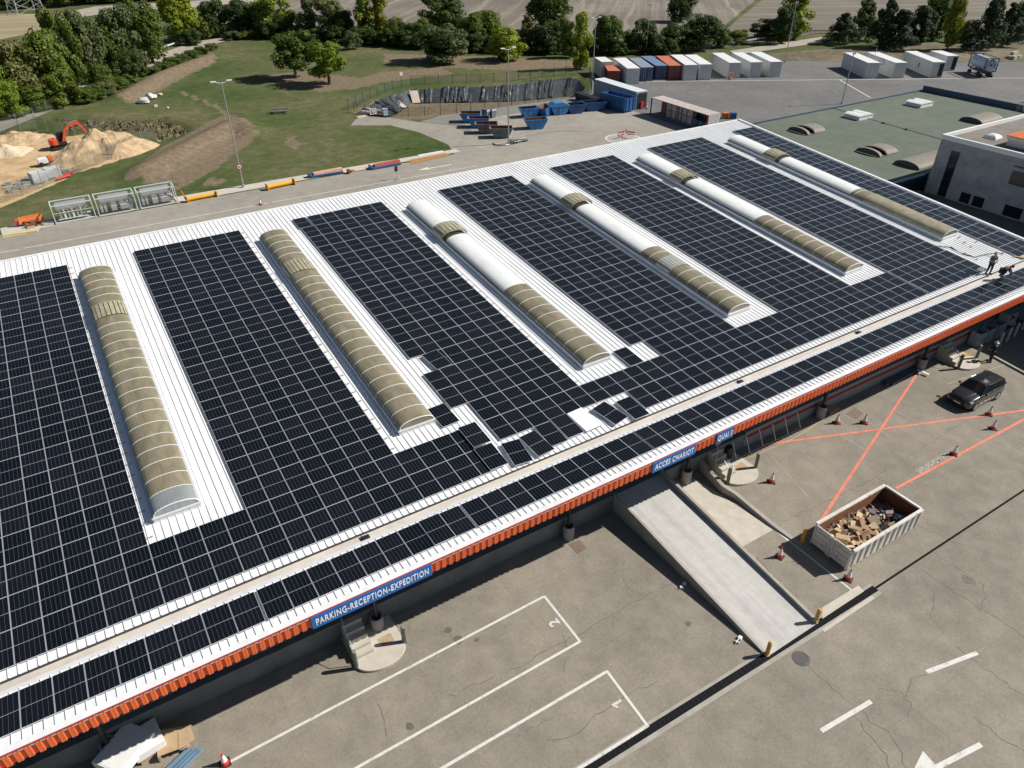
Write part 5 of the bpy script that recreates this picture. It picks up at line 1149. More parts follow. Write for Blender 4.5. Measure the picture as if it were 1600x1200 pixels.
# yellow augers / beams on the kerb
b = MB(); P = pxpoly([(5, 372), (60, 362), (62, 357), (250, 322), (720, 237), (712, 233), (250, 312), (60, 345), (0, 357)])
sheet('kerb_strip', P, 0.02, pale_concrete, 'pale concrete strip along the rear road where equipment lies', cat='kerb')
def beam(p, q, r, m_, label, name='steel_beam', col2=None):
    p = at(*p, r + .05); q = at(*q, r + .05); e = empty(name, (p.x, p.y, 0), 0, label, 'beam'); d = (q - p); 
    b = MB(); b.tube((0, 0, r + .08), (d.x, d.y, r + .08), r, n=14); b.build('tube', m_, e)
    b = MB(); dn = d.normalized(); n = Vector((-dn.y, dn.x, 0))
    for t in (0.0, 1.0):
        c = d * t; b.bar(c - n * r * 1.7 + Vector((0, 0, r + .08)), c + n * r * 1.7 + Vector((0, 0, r + .08)), .08, r * 3.2)
    b.bar(n * .1 + Vector((0, 0, .1)), n * .1 + d + Vector((0, 0, .1)), .12, .16); b.build('flange', m_, e)
    return e
e = beam((292, 312), (338, 303), .22, yellow_paint, 'yellow crane beam on the kerb beside the rightmost rack', 'crane_beam')
b = MB(); b.bar((-.1, .3, .2), (-.3, .6, 1.3), .12, .12); b.build('bracket', orange_paint, e)
beam((417, 293), (459, 284), .25, yellow_paint, 'yellow crane beam lying alone in the middle of the kerb strip', 'crane_beam')
def flat_load(p, q, m1, m2, label):
    p = at(*p); q = at(*q); d = q - p; a = math.atan2(d.y, d.x); L = d.length; e = empty('loading_ramp', (p.x, p.y, 0), a, label, 'loading ramp')
    b = MB(); b.box(0, L, 0, 1.1, .05, .3); b.box(-.2, 0, .1, .9, .05, .55); b.build('base', m1, e, bevel=.02)
    b = MB(); b.hexa([(.5, .15, .3), (L, .15, .3), (L, .95, .3), (.5, .95, .3), (.5, .2, .5), (L, .2, .62), (L, .9, .62), (.5, .9, .5)]); b.build('deck', m2, e)
flat_load((486, 279), (537, 271), blue_paint, mat('salmon_plate', (.62, .36, .25), .6), 'blue steel ramp with a salmon coloured deck on the kerb strip')
flat_load((582, 266), (627, 258), blue_paint, mat('red_brown_plate', (.42, .10, .06), .6), 'blue steel ramp with a red brown deck on the kerb strip')
p = at(545, 271); b = MB(); b.box(-.15, .15, -.3, .3, 0, .5); b.bar((0, 0, .4), (1.1, .4, .1), .1, .1); tag(b.build('small_winch', rust, loc=(p.x, p.y, 0.02)), 'small rusty winch between the two blue ramps', 'winch')
p = at(548, 268); q = at(577, 263); b = MB(); b.bar(p + Vector((0, 0, .1)), q + Vector((0, 0, .1)), .9, .08); tag(b.build('timber_sheet', mat('pale_timber', (.55, .46, .34), .8)), 'pale boards lying between the two blue ramps', 'boards')
sheet('sand_bed', pxpoly([(642, 257), (640, 250), (697, 239), (704, 243)]), 0.03, mat('rusty_sand', (.36, .19, .06), .9, var=.25, scale=2), 'rusty orange sand bed at the end of the kerb strip', cat='sand')
b = MB(); b.bar(at(653, 243, .06), at(692, 236, .06), .35, .08); tag(b.build('white_plank', white_paint), 'white plank lying above the rusty sand bed', 'plank')
# snow plough blade, post, yellow kerb at far left
p = at(52, 352); e = empty('plough_blade', (p.x, p.y, 0), .1, 'rusty orange plough blade on a pallet left of the racks', 'plough')
b = MB()
for k in range(5): t0, t1 = k / 5 * 1.2, (k + 1) / 5 * 1.2; b.hexa([(-1.2, .3 * math.sin(t0) + .2, .3 + .7 * t0 / 1.2), (1.2, .3 * math.sin(t0) + .2, .3 + .7 * t0 / 1.2), (1.2, .3 * math.sin(t0) + .28, .3 + .7 * t0 / 1.2), (-1.2, .3 * math.sin(t0) + .28, .3 + .7 * t0 / 1.2), (-1.2, .3 * math.sin(t1) + .2, .3 + .7 * t1 / 1.2), (1.2, .3 * math.sin(t1) + .2, .3 + .7 * t1 / 1.2), (1.2, .3 * math.sin(t1) + .28, .3 + .7 * t1 / 1.2), (-1.2, .3 * math.sin(t1) + .28, .3 + .7 * t1 / 1.2)])
b.build('blade', orange_paint, e)
b = MB(); b.bar((-.8, .2, .5), (.8, -.6, .35), .12, .12); b.bar((.8, .2, .5), (-.8, -.6, .35), .12, .12); b.bar((-.6, -.5, .3), (.9, -.5, .3), .12, .15); b.box(-.2, .5, -.5, 0, .2, .6); b.build('linkage', rust, e)
b = MB(); b.box(-.7, .1, -.9, -.1, .02, .16); b.box(.3, 1.0, -.7, 0, .02, .16); b.build('pallet', wood, e)
p = at(28, 354); b = MB(); b.box(-.2, .2, -.15, .15, 0, .7); b.lathe([(.2, .7), (.12, .85)], (0, 0, 0), 10); tag(b.build('hydrant', mat('faded_red', (.45, .12, .08), .6), loc=(p.x, p.y, 0)), 'faded red hydrant left of the plough blade', 'hydrant')
b = MB(); b.bar(at(4, 369, .08), at(58, 361, .08), .16, .14); tag(b.build('yellow_kerb', mat('yellow_kerb_paint', (.66, .48, .06), .6)), 'yellow painted kerb stone at the far left of the rear road', 'kerb')
p = at(620, 281); e = empty('road_sign', (p.x, p.y, 0), 0, 'small sign on a weighted foot standing on the rear road', 'sign')
b = MB(); b.tube((0, 0, 0), (0, 0, 1.7), .03, n=6); b.box(-.35, .35, -.12, .12, 0, .1); b.build('post', galv, e); b = MB(); b.box(-.22, .22, -.05, -.03, 1.1, 1.75); b.build('plate', black_paint, e)
# ------------------------------------------------------------------ shipping containers
def container(TL, h, m_top, m_side, label, L=None, group='shipping containers on the asphalt yard'):
    """TL: near-left, near-right, far-left top corners in the photograph"""
    nl, nr, fl = [at(*p, h) for p in TL]; d = nr - nl; w = min(2.5, max(2.3, d.length)); f = fl - nl; L = L or f.length
    fn = Vector((f.x, f.y, 0)).normalized(); e = empty('shipping_container', (nl.x, nl.y, 0), math.atan2(fn.y, fn.x), label, 'container', group)
    # local x runs back (fn); near end at x=0; width towards -y (to the right of fn)
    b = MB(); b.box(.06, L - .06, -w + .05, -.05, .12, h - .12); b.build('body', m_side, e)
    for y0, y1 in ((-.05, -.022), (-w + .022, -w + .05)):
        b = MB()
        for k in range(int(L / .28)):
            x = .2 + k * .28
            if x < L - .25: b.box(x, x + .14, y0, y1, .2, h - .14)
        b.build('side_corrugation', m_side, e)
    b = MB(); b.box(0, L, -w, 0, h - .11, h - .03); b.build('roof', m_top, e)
    b = MB()
    for x in (0, L - .15):
        for y in (-w, -.15): b.box(x, x + .15, y, y + .15, 0, h - .115)
    b.box(.15, L - .15, -.13, -.01, .02, .16); b.box(.15, L - .15, -w + .01, -w + .13, .02, .16); b.box(.01, .12, -w + .15, -.15, .02, .16); b.build('corner_post', m_side, e)
    for y0, y1 in ((-w + .16, -w / 2 - .015), (-w / 2 + .015, -.16)):
        b = MB(); b.box(.0, .05, y0, y1, .18, h - .14); dd = b.build('door', m_side, e)
        b = MB(); [b.tube((-.03, y, .2), (-.03, y, h - .18), .022, n=5) for y in (y0 + .3, y1 - .3)]; b.build('lock_rod', galv, dd)
    return e
def T(o, s, *pts): return [(o[0] + x / s, o[1] + y / s) for x, y in pts]
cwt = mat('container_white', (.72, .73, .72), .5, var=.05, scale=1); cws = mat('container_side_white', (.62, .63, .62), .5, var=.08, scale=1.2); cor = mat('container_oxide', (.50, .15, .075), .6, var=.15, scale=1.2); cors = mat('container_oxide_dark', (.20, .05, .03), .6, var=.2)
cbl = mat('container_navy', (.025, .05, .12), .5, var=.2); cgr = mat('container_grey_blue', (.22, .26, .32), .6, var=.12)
o1, s1 = (900, 70), 4.706
for TL, h, a, c, lab in ((((190, 125), (268, 122), (135, 90)), 2.9, cwt, cws, 'short white container half hidden behind the small oxide red one'), (((235, 190), (352, 187), (212, 150)), 2.2, cor, cors, 'small low oxide red container at the left of the row'),
        (((378, 173), (477, 170), (275, 95)), 2.9, cwt, cws, 'white container between the small red and the grey blue one'), (((482, 165), (582, 163), (388, 95)), 2.6, cgr, cbl, 'navy container with a grey roof, left of the two blue ones'),
        (((588, 153), (675, 151), (476, 82)), 2.6, mat('container_blue_roof', (.13, .20, .32), .6), cbl, 'navy container with a blue grey roof, right of the two blue ones'), (((683, 152), (785, 150), (588, 80)), 2.6, cor, cors, 'long oxide red container in the middle of the row'),
        (((803, 147), (902, 145), (695, 72)), 2.9, cwt, cws, 'white container right beside the long oxide red one'), (((912, 143), (1013, 140), (800, 72)), 2.9, cwt, cws, 'white container last of the tight row'),
        (((1130, 131), (1220, 129), (1000, 58)), 2.9, cwt, cws, 'white container, first of three spaced apart'), (((1288, 127), (1375, 126), (1147, 56)), 2.9, cwt, cws, 'white container, second of three spaced apart'), (((1432, 124), (1522, 122), (1280, 52)), 2.9, cwt, cws, 'white container, third of three spaced apart')):
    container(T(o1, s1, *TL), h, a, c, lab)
o1, s1 = (1290, 60), 5.161
for TL, h, lab in ((((345, 196), (447, 194), (150, 112)), 2.9, 'white site cabin container above the green roof, leftmost of four'), (((565, 195), (662, 191), (335, 110)), 2.9, 'white container with a hose reel on top, second of four'),
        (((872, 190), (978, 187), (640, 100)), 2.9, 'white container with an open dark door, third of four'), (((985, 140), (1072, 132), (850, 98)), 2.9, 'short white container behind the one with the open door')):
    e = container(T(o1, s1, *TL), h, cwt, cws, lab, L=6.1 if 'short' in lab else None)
    if 'open dark' in lab or 'behind the one' in lab:
        b = MB(); b.box(-.09, -.055, -2.3, -1.45, .25, 2.6); b.build('open_doorway', black_paint, e)
        b = MB(); b.box(5, 5.3, .0, .03, .9, 1.9) ; b.build('side_door', black_paint, e)
    if 'hose reel' in lab:
        b = MB(); b.path([(5 + .9 * math.cos(t), .08, 2.2 + .6 * math.sin(t)) for t in [k * .4 for k in range(16)]], .06, 6); b.tube((8.5, -.2, 2.9), (8.5, -.2, 4.2), .05, n=6); b.build('hose', galv, e)
# tank container on its chassis
p, q, f_ = [at(*t, 3.9) for t in T(o1, s1, (1310, 148), (1420, 133), (1170, 98))]; fn = Vector(((f_ - p).x, (f_ - p).y, 0)).normalized()
e = empty('tank_trailer', (p.x, p.y, 0), math.atan2(fn.y, fn.x), 'pale blue tank container in a navy frame on a trailer chassis', 'tank'); e.location.z = -.3; fr = mat('navy_frame', (.03, .06, .12), .5)
b = MB()
for x in (0, 6.0):
    for y in (0, -2.4): b.bar((x, y, 1.4), (x, y, 3.9), .14, .14)
    for z in (1.45, 3.85): b.bar((x, 0, z), (x, -2.4, z), .14, .14)
    for s_ in (0, -2.4): b.bar((x, s_, 1.5), (x, -1.2, 3.8), .08, .08)
for y in (0, -2.4):
    for z in (1.45, 3.85): b.bar((0, y, z), (6, y, z), .12, .12)
b.build('frame', fr, e)
tk = mat('tank_paint', (.42, .50, .58), .4, var=.15); b = MB(); pr_ = [(.35, .25), (.8, .1), (1.08, .02)]
for (r0, x0), (r1, x1) in zip(pr_[:-1], pr_[1:]): b.tube((x0, -1.2, 2.65), (x1, -1.2, 2.65), r0, r1, 24); b.tube((6 - x0, -1.2, 2.65), (6 - x1, -1.2, 2.65), r0, r1, 24)
b.tube((.1, -1.2, 2.65), (5.9, -1.2, 2.65), 1.1, n=28); b.build('tank', tk, e)
b = MB(); b.tube((-.02, -1.2, 2.65), (.3, -1.2, 2.65), .22, n=12); b.build('manlid', black_paint, e)
b = MB(); b.box(0, 6.2, -1.9, -1.6, 1.0, 1.3); b.box(0, 6.2, -.8, -.5, 1.0, 1.3); b.build('chassis', black_paint, e)
for x in (.8, 1.9, 5.2):
    for y in (-2.4, -.35): b = MB(); b.tube((x, y, .5), (x, y + .35, .5), .5, n=16); b.build('wheel', dark_rubber, e)
p = at(1583, 92); b = MB(); random.seed(4)
for k in range(8): b.box(*(lambda a: (a, a + 1.2))(random.uniform(-2, 2)), *(lambda a: (a, a + .8))(random.uniform(-1, 1)), 0, random.uniform(.3, 1.4))
tag(b.build('scrap_pile', mat('beige_scrap', (.4, .37, .3), .8), loc=(p.x, p.y, 0)), 'pile of beige scrap right of the tank container', 'scrap')
p = at(1141, 125); b = MB(); b.box(-.3, .3, -.2, .2, 0, .6); b.box(-.8, .8, -.02, .02, 1.2, 1.4); b.tube((0, 0, .6), (0, 0, 1.3), .04, n=6); tag(b.build('barrier_stand', mat('faded_red', (.45, .12, .08), .6), loc=(p.x, p.y, 0)), 'small red and white barrier on the kerb below the white containers', 'barrier')
# long grey container, open front one
gs = mat('grey_side', (.34, .38, .42), .5, var=.08)
e = container(T((690, 120), 3.478, (1062, 82), (1105, 73), (815, 6)), 2.9, mat('pale_roof', (.62, .66, .69), .5), gs, 'long pale grey container behind the dark blue roll-off skip', L=12.2)
b = MB(); b.box(-.3, -.09, -1.5, -.9, .2, 1.2); b.build('red_drum', red_paint, e)
b = MB(); b.box(-.09, -.06, -2.2, -.3, .2, 2.6); b.build('open_doorway', black_paint, e)
# container open on its long side with totes inside
p, q, f_ = [at(*t, 2.7) for t in T((690, 120), 3.478, (1450, 208), (1520, 190), (1140, 112))]; fn = Vector(((f_ - p).x, (f_ - p).y, 0)).normalized(); Lc = (f_ - p).length
e = empty('open_side_container', (p.x, p.y, 0), math.atan2(fn.y, fn.x), 'rusty roofed container open along its side, filled with stacked totes', 'container')
b = MB(); b.box(0, Lc, -2.5, 0, 2.6, 2.7); b.build('roof', mat('rusty_roof', (.45, .40, .36), .7, var=.2, scale=2), e)
b = MB(); b.box(0, Lc, -2.48, -2.4, .1, 2.6); b.box(0, Lc, -2.4, 0, .0, .15); b.build('back_wall', mat('inner_green', (.10, .13, .12), .7), e)
b = MB()
for k in range(5): x = k * (Lc - .15) / 4; b.box(x, x + .15, -.15, .0, .15, 2.6)
b.box(0, .15, -2.5, -2.35, 0, 2.6); b.build('post', red_paint, e)
b = MB(); [b.box(-.03, .03, -2.4 + k * .4, -2.2 + k * .4, .15, 2.6) for k in range(6)]; b.box(.03, .06, -2.4, -.15, .15, 2.6); b.build('end_slat', white_paint, e)
toteM = mat('tote_plastic', (.5, .52, .48), .4); toteB = mat('tote_blue', (.05, .12, .3), .5); random.seed(9)
R_ = Matrix.Translation(e.location) @ Matrix.Rotation(e.rotation_euler.z, 4, 'Z'); n = 0
for k in range(9):
    for z in (0, 1):
        if k > 7 or (k < 3 and z): continue
        c = R_ @ Vector((.9 + k * 1.25, -1.2, .17 + z * 1.12)); t = empty('tote', c, e.rotation_euler.z, '%s tote in the open-side container, %s from the right, %s layer' % (('blue' if k < 3 else 'pale'), ORD[k], ('lower', 'upper')[z]), 'tote', 'totes in the open-side container')
        b = MB(); b.box(-.5, .5, -.5, .5, .14, 1.05); b.build('tank', toteB if k < 3 else toteM, t, bevel=.06)
        b = MB(); [b.bar((x, -.53, .1), (x, -.53, 1.05), .03, .03) for x in (-.5, -.25, 0, .25, .5)]; [b.bar((x, .53, .1), (x, .53, 1.05), .03, .03) for x in (-.5, 0, .5)]; [b.bar((-.5, y, z_), (.5, y, z_), .03, .03) for y in (-.53, .53) for z_ in (.4, .75, 1.05)]; b.box(-.55, .55, -.55, .55, 0, .1); b.build('cage', galv, t)
# ------------------------------------------------------------------ blue skips
def skip(px, py, rz, m1, m2, label, L=3.4, W=1.9, H=1.4, hood=False):
    p = at(px, py); e = empty('skip', (p.x, p.y, 0), rz, label, 'skip', 'blue skips')
    def hull(i):   # trapezoid profile along x
        return [(-L / 2 + i, -W / 2 + i, H), (L / 2 - i, -W / 2 + i, H), (L / 2 - i, W / 2 - i, H), (-L / 2 + i, W / 2 - i, H), (-L * .28 + i, -W / 2 + i + .05, .08 + i), (L * .3 - i, -W / 2 + i + .05, .08 + i), (L * .3 - i, W / 2 - i - .05, .08 + i), (-L * .28 + i, W / 2 - i - .05, .08 + i)]
    def shell(b, P, flip):
        for q in ((0, 4, 5, 1), (1, 5, 6, 2), (2, 6, 7, 3), (3, 7, 4, 0), (4, 7, 6, 5)): b.poly([P[k] for k in (q[::-1] if flip else q)])
    A, B_ = hull(0), hull(.06); b = MB(); shell(b, A, False)
    for k in range(4): b.poly([A[k], A[(k + 1) % 4], B_[(k + 1) % 4], B_[k]])
    b.build('shell', m1, e)
    b = MB(); shell(b, B_, True); b.build('rusty_inside', m2, e)
    b = MB(); [b.bar(Vector(A[a]) + Vector((0, 0, .02)), Vector(A[c]) + Vector((0, 0, .02)), .1, .08) for a, c in ((0, 1), (1, 2), (2, 3), (3, 0))]
    for y in (-W / 2 - .03, W / 2 + .03): [b.tube((x, y - .06, .9), (x, y + .06, .9), .06, n=8) for x in (-.7, .7)]; b.bar((-.05, y, .1), (-.05, y, H), .1, .06)
    b.build('rim', m1, e)
    if hood: b = MB(); b.hexa([(-L / 2, -W / 2, H + .05), (L / 2, -W / 2, H + .05), (L / 2, W / 2, H + .05), (-L / 2, W / 2, H + .05), (-L * .25, -W / 2, H + .55), (L * .15, -W / 2, H + .55), (L * .15, W / 2, H + .55), (-L * .25, W / 2, H + .55)]); b.build('hood', lblue_paint, e); b = MB(); b.hexa([(L * .16, -W / 2 + .1, H + .57), (L / 2, -W / 2 + .1, H + .08), (L / 2, W / 2 - .1, H + .08), (L * .16, W / 2 - .1, H + .57)] + [(L * .16, -W / 2 + .1, H + .6), (L / 2, -W / 2 + .1, H + .11), (L / 2, W / 2 - .1, H + .11), (L * .16, W / 2 - .1, H + .6)]); b.build('lid', galv, e)
    return e
rin = rust; rb = mat('rust_blue', (.10, .17, .24), .7, var=.3, scale=2.5, col2=(.24, .22, .20))
for px, py, rz, a, c, lab, kw in ((735, 190, -.55, lblue_paint, rust, 'light blue skip, farthest of the four empty ones left of the lamp', {}), (748, 198, -.55, lblue_paint, rust, 'light blue skip with white marks, second of the four left of the lamp', {}),
        (760, 207, -.5, rb, rust, 'faded skip with rusty sides, third of the four left of the lamp', {}), (783, 214, -.5, rb, rust, 'grey blue skip with a rust red inside, nearest the lamp foot', {}),
        (826, 182, -.25, lblue_paint, black_paint, 'blue open skip at the left of the right-hand row', dict(L=3.2)), (851, 180, .5, blue_paint, rust, 'dark skip filled with rubble, second of the right-hand row', {}),
        (872, 178, -.25, lblue_paint, rust, 'hooded blue skip with a grey sloping lid', dict(hood=True)), (898, 176, -.3, blue_paint, black_paint, 'blue skip with a round white mark right of the hooded one', {}),
        (927, 172, -.3, blue_paint, black_paint, 'dark blue skip before the long grey container', dict(L=4.2)), (836, 200, -.3, lblue_paint, rust, 'blue skip standing alone in front of the others', dict(L=3.6))):
    skip(px, py, rz, a, c, lab, **kw)
p = at(970, 176); q = at(985, 181)
e = empty('roll_off_skip', (*at(963, 170)[:2], 0), rad(90) + .12, 'tall dark blue ribbed roll-off skip at the end of the row', 'skip')
b = MB(); Ls, Ws, Hs = 6.0, 2.4, 2.3
for x0, x1, y0, y1 in ((-3, 3, -1.2, -1.14), (-3, 3, 1.14, 1.2), (-3, -2.94, -1.14, 1.14), (2.94, 3, -1.14, 1.14)): b.box(x0, x1, y0, y1, .2, Hs)
b.box(-3, 3, -1.14, 1.14, .2, .3)
for k in range(9):
    x = -2.9 + k * .7; b.box(x, x + .15, -1.28, -1.2, .2, Hs); b.box(x, x + .15, 1.2, 1.28, .2, Hs)
b.box(-3.05, 3.05, -1.3, -1.12, Hs, Hs + .1); b.box(-3.05, 3.05, 1.12, 1.3, Hs, Hs + .1); b.build('shell', blue_paint, e)
b = MB(); b.box(-2.93, 2.93, -1.13, 1.13, .31, 1.2); b.build('rusty_inside', rust, e)
b = MB(); [b.box(-3.1, -3.0, y, y + .1, .2, Hs) for y in (-.9, 0, .8)]; b.build('door_frame', blue_paint, e)
# heaps near the lamp foot, dark bins
p = at(810, 222); b = MB(); random.seed(8)
for k in range(14): b.tube((random.uniform(-1.6, 1.4), random.uniform(-.8, .8), .1), (random.uniform(-1.6, 1.4), random.uniform(-.8, .8), .35), .08, n=6)
for k in range(8): x, y = random.uniform(-1.4, 1.2), random.uniform(-.6, .6); b.box(x, x + .5, y, y + .35, 0, .3)
tag(b.build('scrap_pile', mat('grey_scrap', (.16, .17, .17), .6, .3, var=.4)), None); o = bpy.data.objects['scrap_pile.001']; o.location = (p.x, p.y, 0); tag(o, 'tangle of grey pipes and hoses lying right of the lamp foot', 'scrap')
b = MB(); c = at(787, 224); b.path([(c.x + 1.6 * math.cos(t) , c.y + 1.2 * math.sin(t), .1) for t in [2.4 + k * .3 for k in range(9)]], .1, 6); tag(b.build('fat_hose', galv), 'fat grey hose curled round the lamp foot', 'hose')
for k, (px, py) in enumerate(((905, 148), (912, 151), (919, 153), (928, 156))):
    p = at(px, py + 8); b = MB(); b.hexa([(-.5, -.5, .1), (.5, -.5, .1), (.5, .5, .1), (-.5, .5, .1), (-.65, -.6, 1.2), (.65, -.6, 1.2), (.65, .6, 1.2), (-.65, .6, 1.2)]); b.box(-.7, .7, -.65, .65, 1.201, 1.28); tag(b.build('bin', black_paint, loc=(p.x, p.y, 0), rz=.3), 'black wheeled bin by the end of the basin, %s from the left' % ORD[k], 'bin', 'black bins by the basin')
for k, (px, py) in enumerate(((760, 184), (768, 183))):
    p = at(px, py); b = MB(); b.box(-.5, .5, -.6, .6, 0, 1.1); b.hexa([(-.55, -.65, 1.101), (.55, -.65, 1.101), (.55, .65, 1.101), (-.55, .65, 1.101), (-.4, -.5, 1.35), (.4, -.5, 1.35), (.4, .5, 1.35), (-.4, .5, 1.35)]); tag(b.build('grey_bin', mat('grey_bin', (.12, .14, .15), .5), loc=(p.x, p.y, 0), rz=.3), 'grey lidded bin behind the light blue skips, %s one' % ('left', 'right')[k], 'bin')
# red white barriers on the circle
for k, (px, py) in enumerate(((970, 216), (978, 213), (985, 216))):
    p = at(px, py); e = empty('barrier', (p.x, p.y, 0), k * 1.1, 'red and white trestle barrier on the painted circle, %s one' % ('left', 'far', 'right')[k], 'barrier', 'red and white barriers')
    b = MB(); b.bar((-.6, 0, .9), (.6, 0, .9), .05, .18); b.bar((-.6, 0, .55), (.6, 0, .55), .05, .1); b.build('plank', [red_paint], e); b = MB(); [b.tube((x, y, 0), (x, 0, .95), .025, n=5) for x in (-.5, .5) for y in (-.3, .3)]; b.build('trestle', white_paint, e)
p = at(847 + 165, 180 - 7); cone(at(901, 172) + Vector((12, -9, 0)) if False else at(1010.5, 170), 'small red and white cone right of the long grey container')
b = MB(); [b.box(x, x + .9, y, y + .8, 0, .9) for x, y in ((0, 0), (1.2, -.3))]; b.mi[6:] = [1] * (len(b.mi) - 6); p = at(1130, 186); tag(b.build('orange_box_pile', [orange_paint, blue_paint], loc=(p.x, p.y, 0), rz=-.4), 'orange and blue boxes piled behind the open-side container', 'boxes')
# ------------------------------------------------------------------ lined basin
liner = NT('basin_liner'); tc = liner.node('TexCoord').outputs['Object']
cc = liner.ramp(liner.noise(.5, tc, 6, .7), [(.3, (.022, .025, .028)), (.55, (.045, .052, .058)), (.75, (.085, .095, .105))]); liner.l.new(cc, liner.b.inputs['Base Color']); liner.b.inputs['Roughness'].default_value = .45; liner = liner.m
rim = [at(*p, .12) for p in ((557, 177), (590, 158), (640, 141), (700, 138), (760, 136), (800, 134), (850, 127), (885, 122), (905, 125), (914, 140))]
toe = [at(*p, -1.7) for p in ((615, 181), (622, 178), (645, 162), (700, 161), (760, 160), (800, 159), (850, 155), (880, 151), (890, 151), (898, 152))]
def resample(P, n):
    L = [0]; 
    for a, c in zip(P[:-1], P[1:]): L.append(L[-1] + (c - a).length)
    out = []
    for k in range(n):
        t = L[-1] * k / (n - 1); j = max(i for i in range(len(L)) if L[i] <= t + 1e-6); j = min(j, len(P) - 2); out.append(P[j].lerp(P[j + 1], min(1, (t - L[j]) / (L[j + 1] - L[j]))))
    return out
NS, NV = 260, 10; A = []; 
tt = [0]; 
rimr, toer = [], []
for k in range(NS):
    u = k / (NS - 1) * (len(rim) - 1); j = min(int(u), len(rim) - 2); rimr.append(rim[j].lerp(rim[j + 1], u - j)); toer.append(toe[j].lerp(toe[j + 1], u - j))
b = MB(); random.seed(12); wr = [0.0] * NS
for q_ in range(34):
    c_ = random.randrange(4, NS - 4); a_ = random.uniform(.12, .4)
    for o_, f_ in ((-2, .3), (-1, .75), (0, 1), (1, .75), (2, .3)): wr[c_ + o_] = max(wr[c_ + o_], a_ * f_)
for k in range(NS):
    for v in range(NV + 1):
        t = v / NV; p = rimr[k].lerp(toer[k], t); w = wr[min(NS - 1, int(k + 1.5 * math.sin(t * 3 + k)))] ; b.v.append((p.x, p.y - w * .4, p.z + w + .05))
for k in range(NS - 1):
    for v in range(NV): i = k * (NV + 1) + v; b.f.append((i, i + 1, i + NV + 2, i + NV + 1)); b.mi.append(0); b.uv.append(None)
o = b.build('basin_liner', liner); tag(o, 'wrinkled black plastic liner on the far slope of the basin', 'liner')
b = MB()
for a, c, w in ((at(646, 142, .25), at(651, 161, -1.5), 1.5), (at(613, 152, -.1), at(624, 161, -.8), .9), (at(625, 162, -.9), at(632, 168, -1.3), .9)):
    d = (c - a).normalized(); n_ = Vector((-d.y, d.x, 0)).normalized() * w / 2; b.hexa([a - n_, a + n_, c + n_, c - n_] + [v + Vector((0, 0, .06)) for v in (a - n_, a + n_, c + n_, c - n_)])
tag(b.build('concrete_slabs', mat('pinkish_slab', (.50, .42, .35), .8)), 'pale slabs laid down the basin liner as a stair', 'slabs')
def wire_fence(name, pts, h, label, post_m, sp=2.6, alpha=.25, z=0.0):
    L = [0]
    for a, c in zip(pts[:-1], pts[1:]): L.append(L[-1] + (c - a).length)
    P = resample(pts, max(2, int(L[-1] / sp) + 1)); e = empty(name, (0, 0, 0), 0, label, 'fence')
    for p in P[:95]: bb = MB(); bb.bar((p.x, p.y, z), (p.x, p.y, z + h), .07, .07); bb.build('fence_post', post_m, e)
    wm = wire_mat(alpha); bb = MB()
    for p, q in zip(P[:-1], P[1:]): bb.poly([(p.x, p.y, z + .05), (q.x, q.y, z + .05), (q.x, q.y, z + h - .05), (p.x, p.y, z + h - .05)])
    bb.build('wire_mesh', wm, e); return e
def wire_mat(a):
    nm = 'wire_%d' % int(a * 100)
    if nm in MATS: return MATS[nm]
    g = NT(nm); g.b.inputs['Base Color'].default_value = (.10, .12, .10, 1); tc = g.node('TexCoord').outputs['Object']; sx = g.node('SeparateXYZ'); g.l.new(tc, sx.inputs[0])
    d = g.math('ADD', sx.outputs[0], sx.outputs[1])
    f1 = g.math('ABSOLUTE', g.math('SUBTRACT', g.math('FRACT', g.math('MULTIPLY', g.math('ADD', d, sx.outputs[2]), 8.0)), .5)); f2 = g.math('ABSOLUTE', g.math('SUBTRACT', g.math('FRACT', g.math('MULTIPLY', g.math('SUBTRACT', d, sx.outputs[2]), 8.0)), .5))
    g.l.new(g.math('LESS_THAN', g.math('MINIMUM', f1, f2), a * .25), g.b.inputs['Alpha']); return g.m
dg = mat('dark_green_post', (.03, .05, .04), .6); gp = mat('weathered_post', (.26, .25, .22), .8)
wire_fence('wire_fence', [at(*p) for p in ((545, 172), (575, 157), (610, 142), (640, 133), (700, 131), (780, 129), (850, 121), (898, 116), (922, 118), (924, 146))], 1.8, 'dark green wire fence along the far side of the lined basin', dg)
wire_fence('wire_fence', [at(*p) for p in ((553, 175), (600, 184), (655, 182), (720, 177), (800, 165), (870, 155), (897, 150))], 1.6, 'dark green wire fence along the near side of the lined basin', dg)
p = at(628, 131); b = MB(); b.box(-.3, .3, -.03, 0, 1.5, 2.1); tag(b.build('notice', white_paint, loc=(p.x, p.y, 0)), 'small white notice on the far basin fence', 'notice')
p = at(583, 172, .8); b = MB(); b.hexa([(-.6, 0, -.7), (.6, 0, -.7), (.6, .03, -.7), (-.6, .03, -.7), (-.6, 0, .3), (.6, 0, .3), (.6, .03, .3), (-.6, .03, .3)]); b2 = tag(b.build('warning_board', [white_paint], loc=(p.x, p.y, p.z)), 'white board with a round red prohibition mark by the basin', 'sign')
b = MB(); b.tube((0, -.02, -.15), (0, -.04, -.15), .36, n=20); b.tube((0, -.041, -.15), (0, -.05, -.15), .27, n=20, mi=1); b.bar((-.22, -.055, -.35), (.22, -.055, .05), .06, .02); b.build('prohibition_mark', [red_paint, white_paint], b2)
p = at(602, 180); b = MB(); b.box(-.4, .4, -.35, .35, 0, 1.0); b.box(-.45, .45, -.4, .4, 1.001, 1.06); tag(b.build('pump_box', mat('pale_blue_box', (.35, .5, .55), .5), loc=(p.x, p.y, 0)), 'pale blue pump box at the near corner of the basin', 'box')
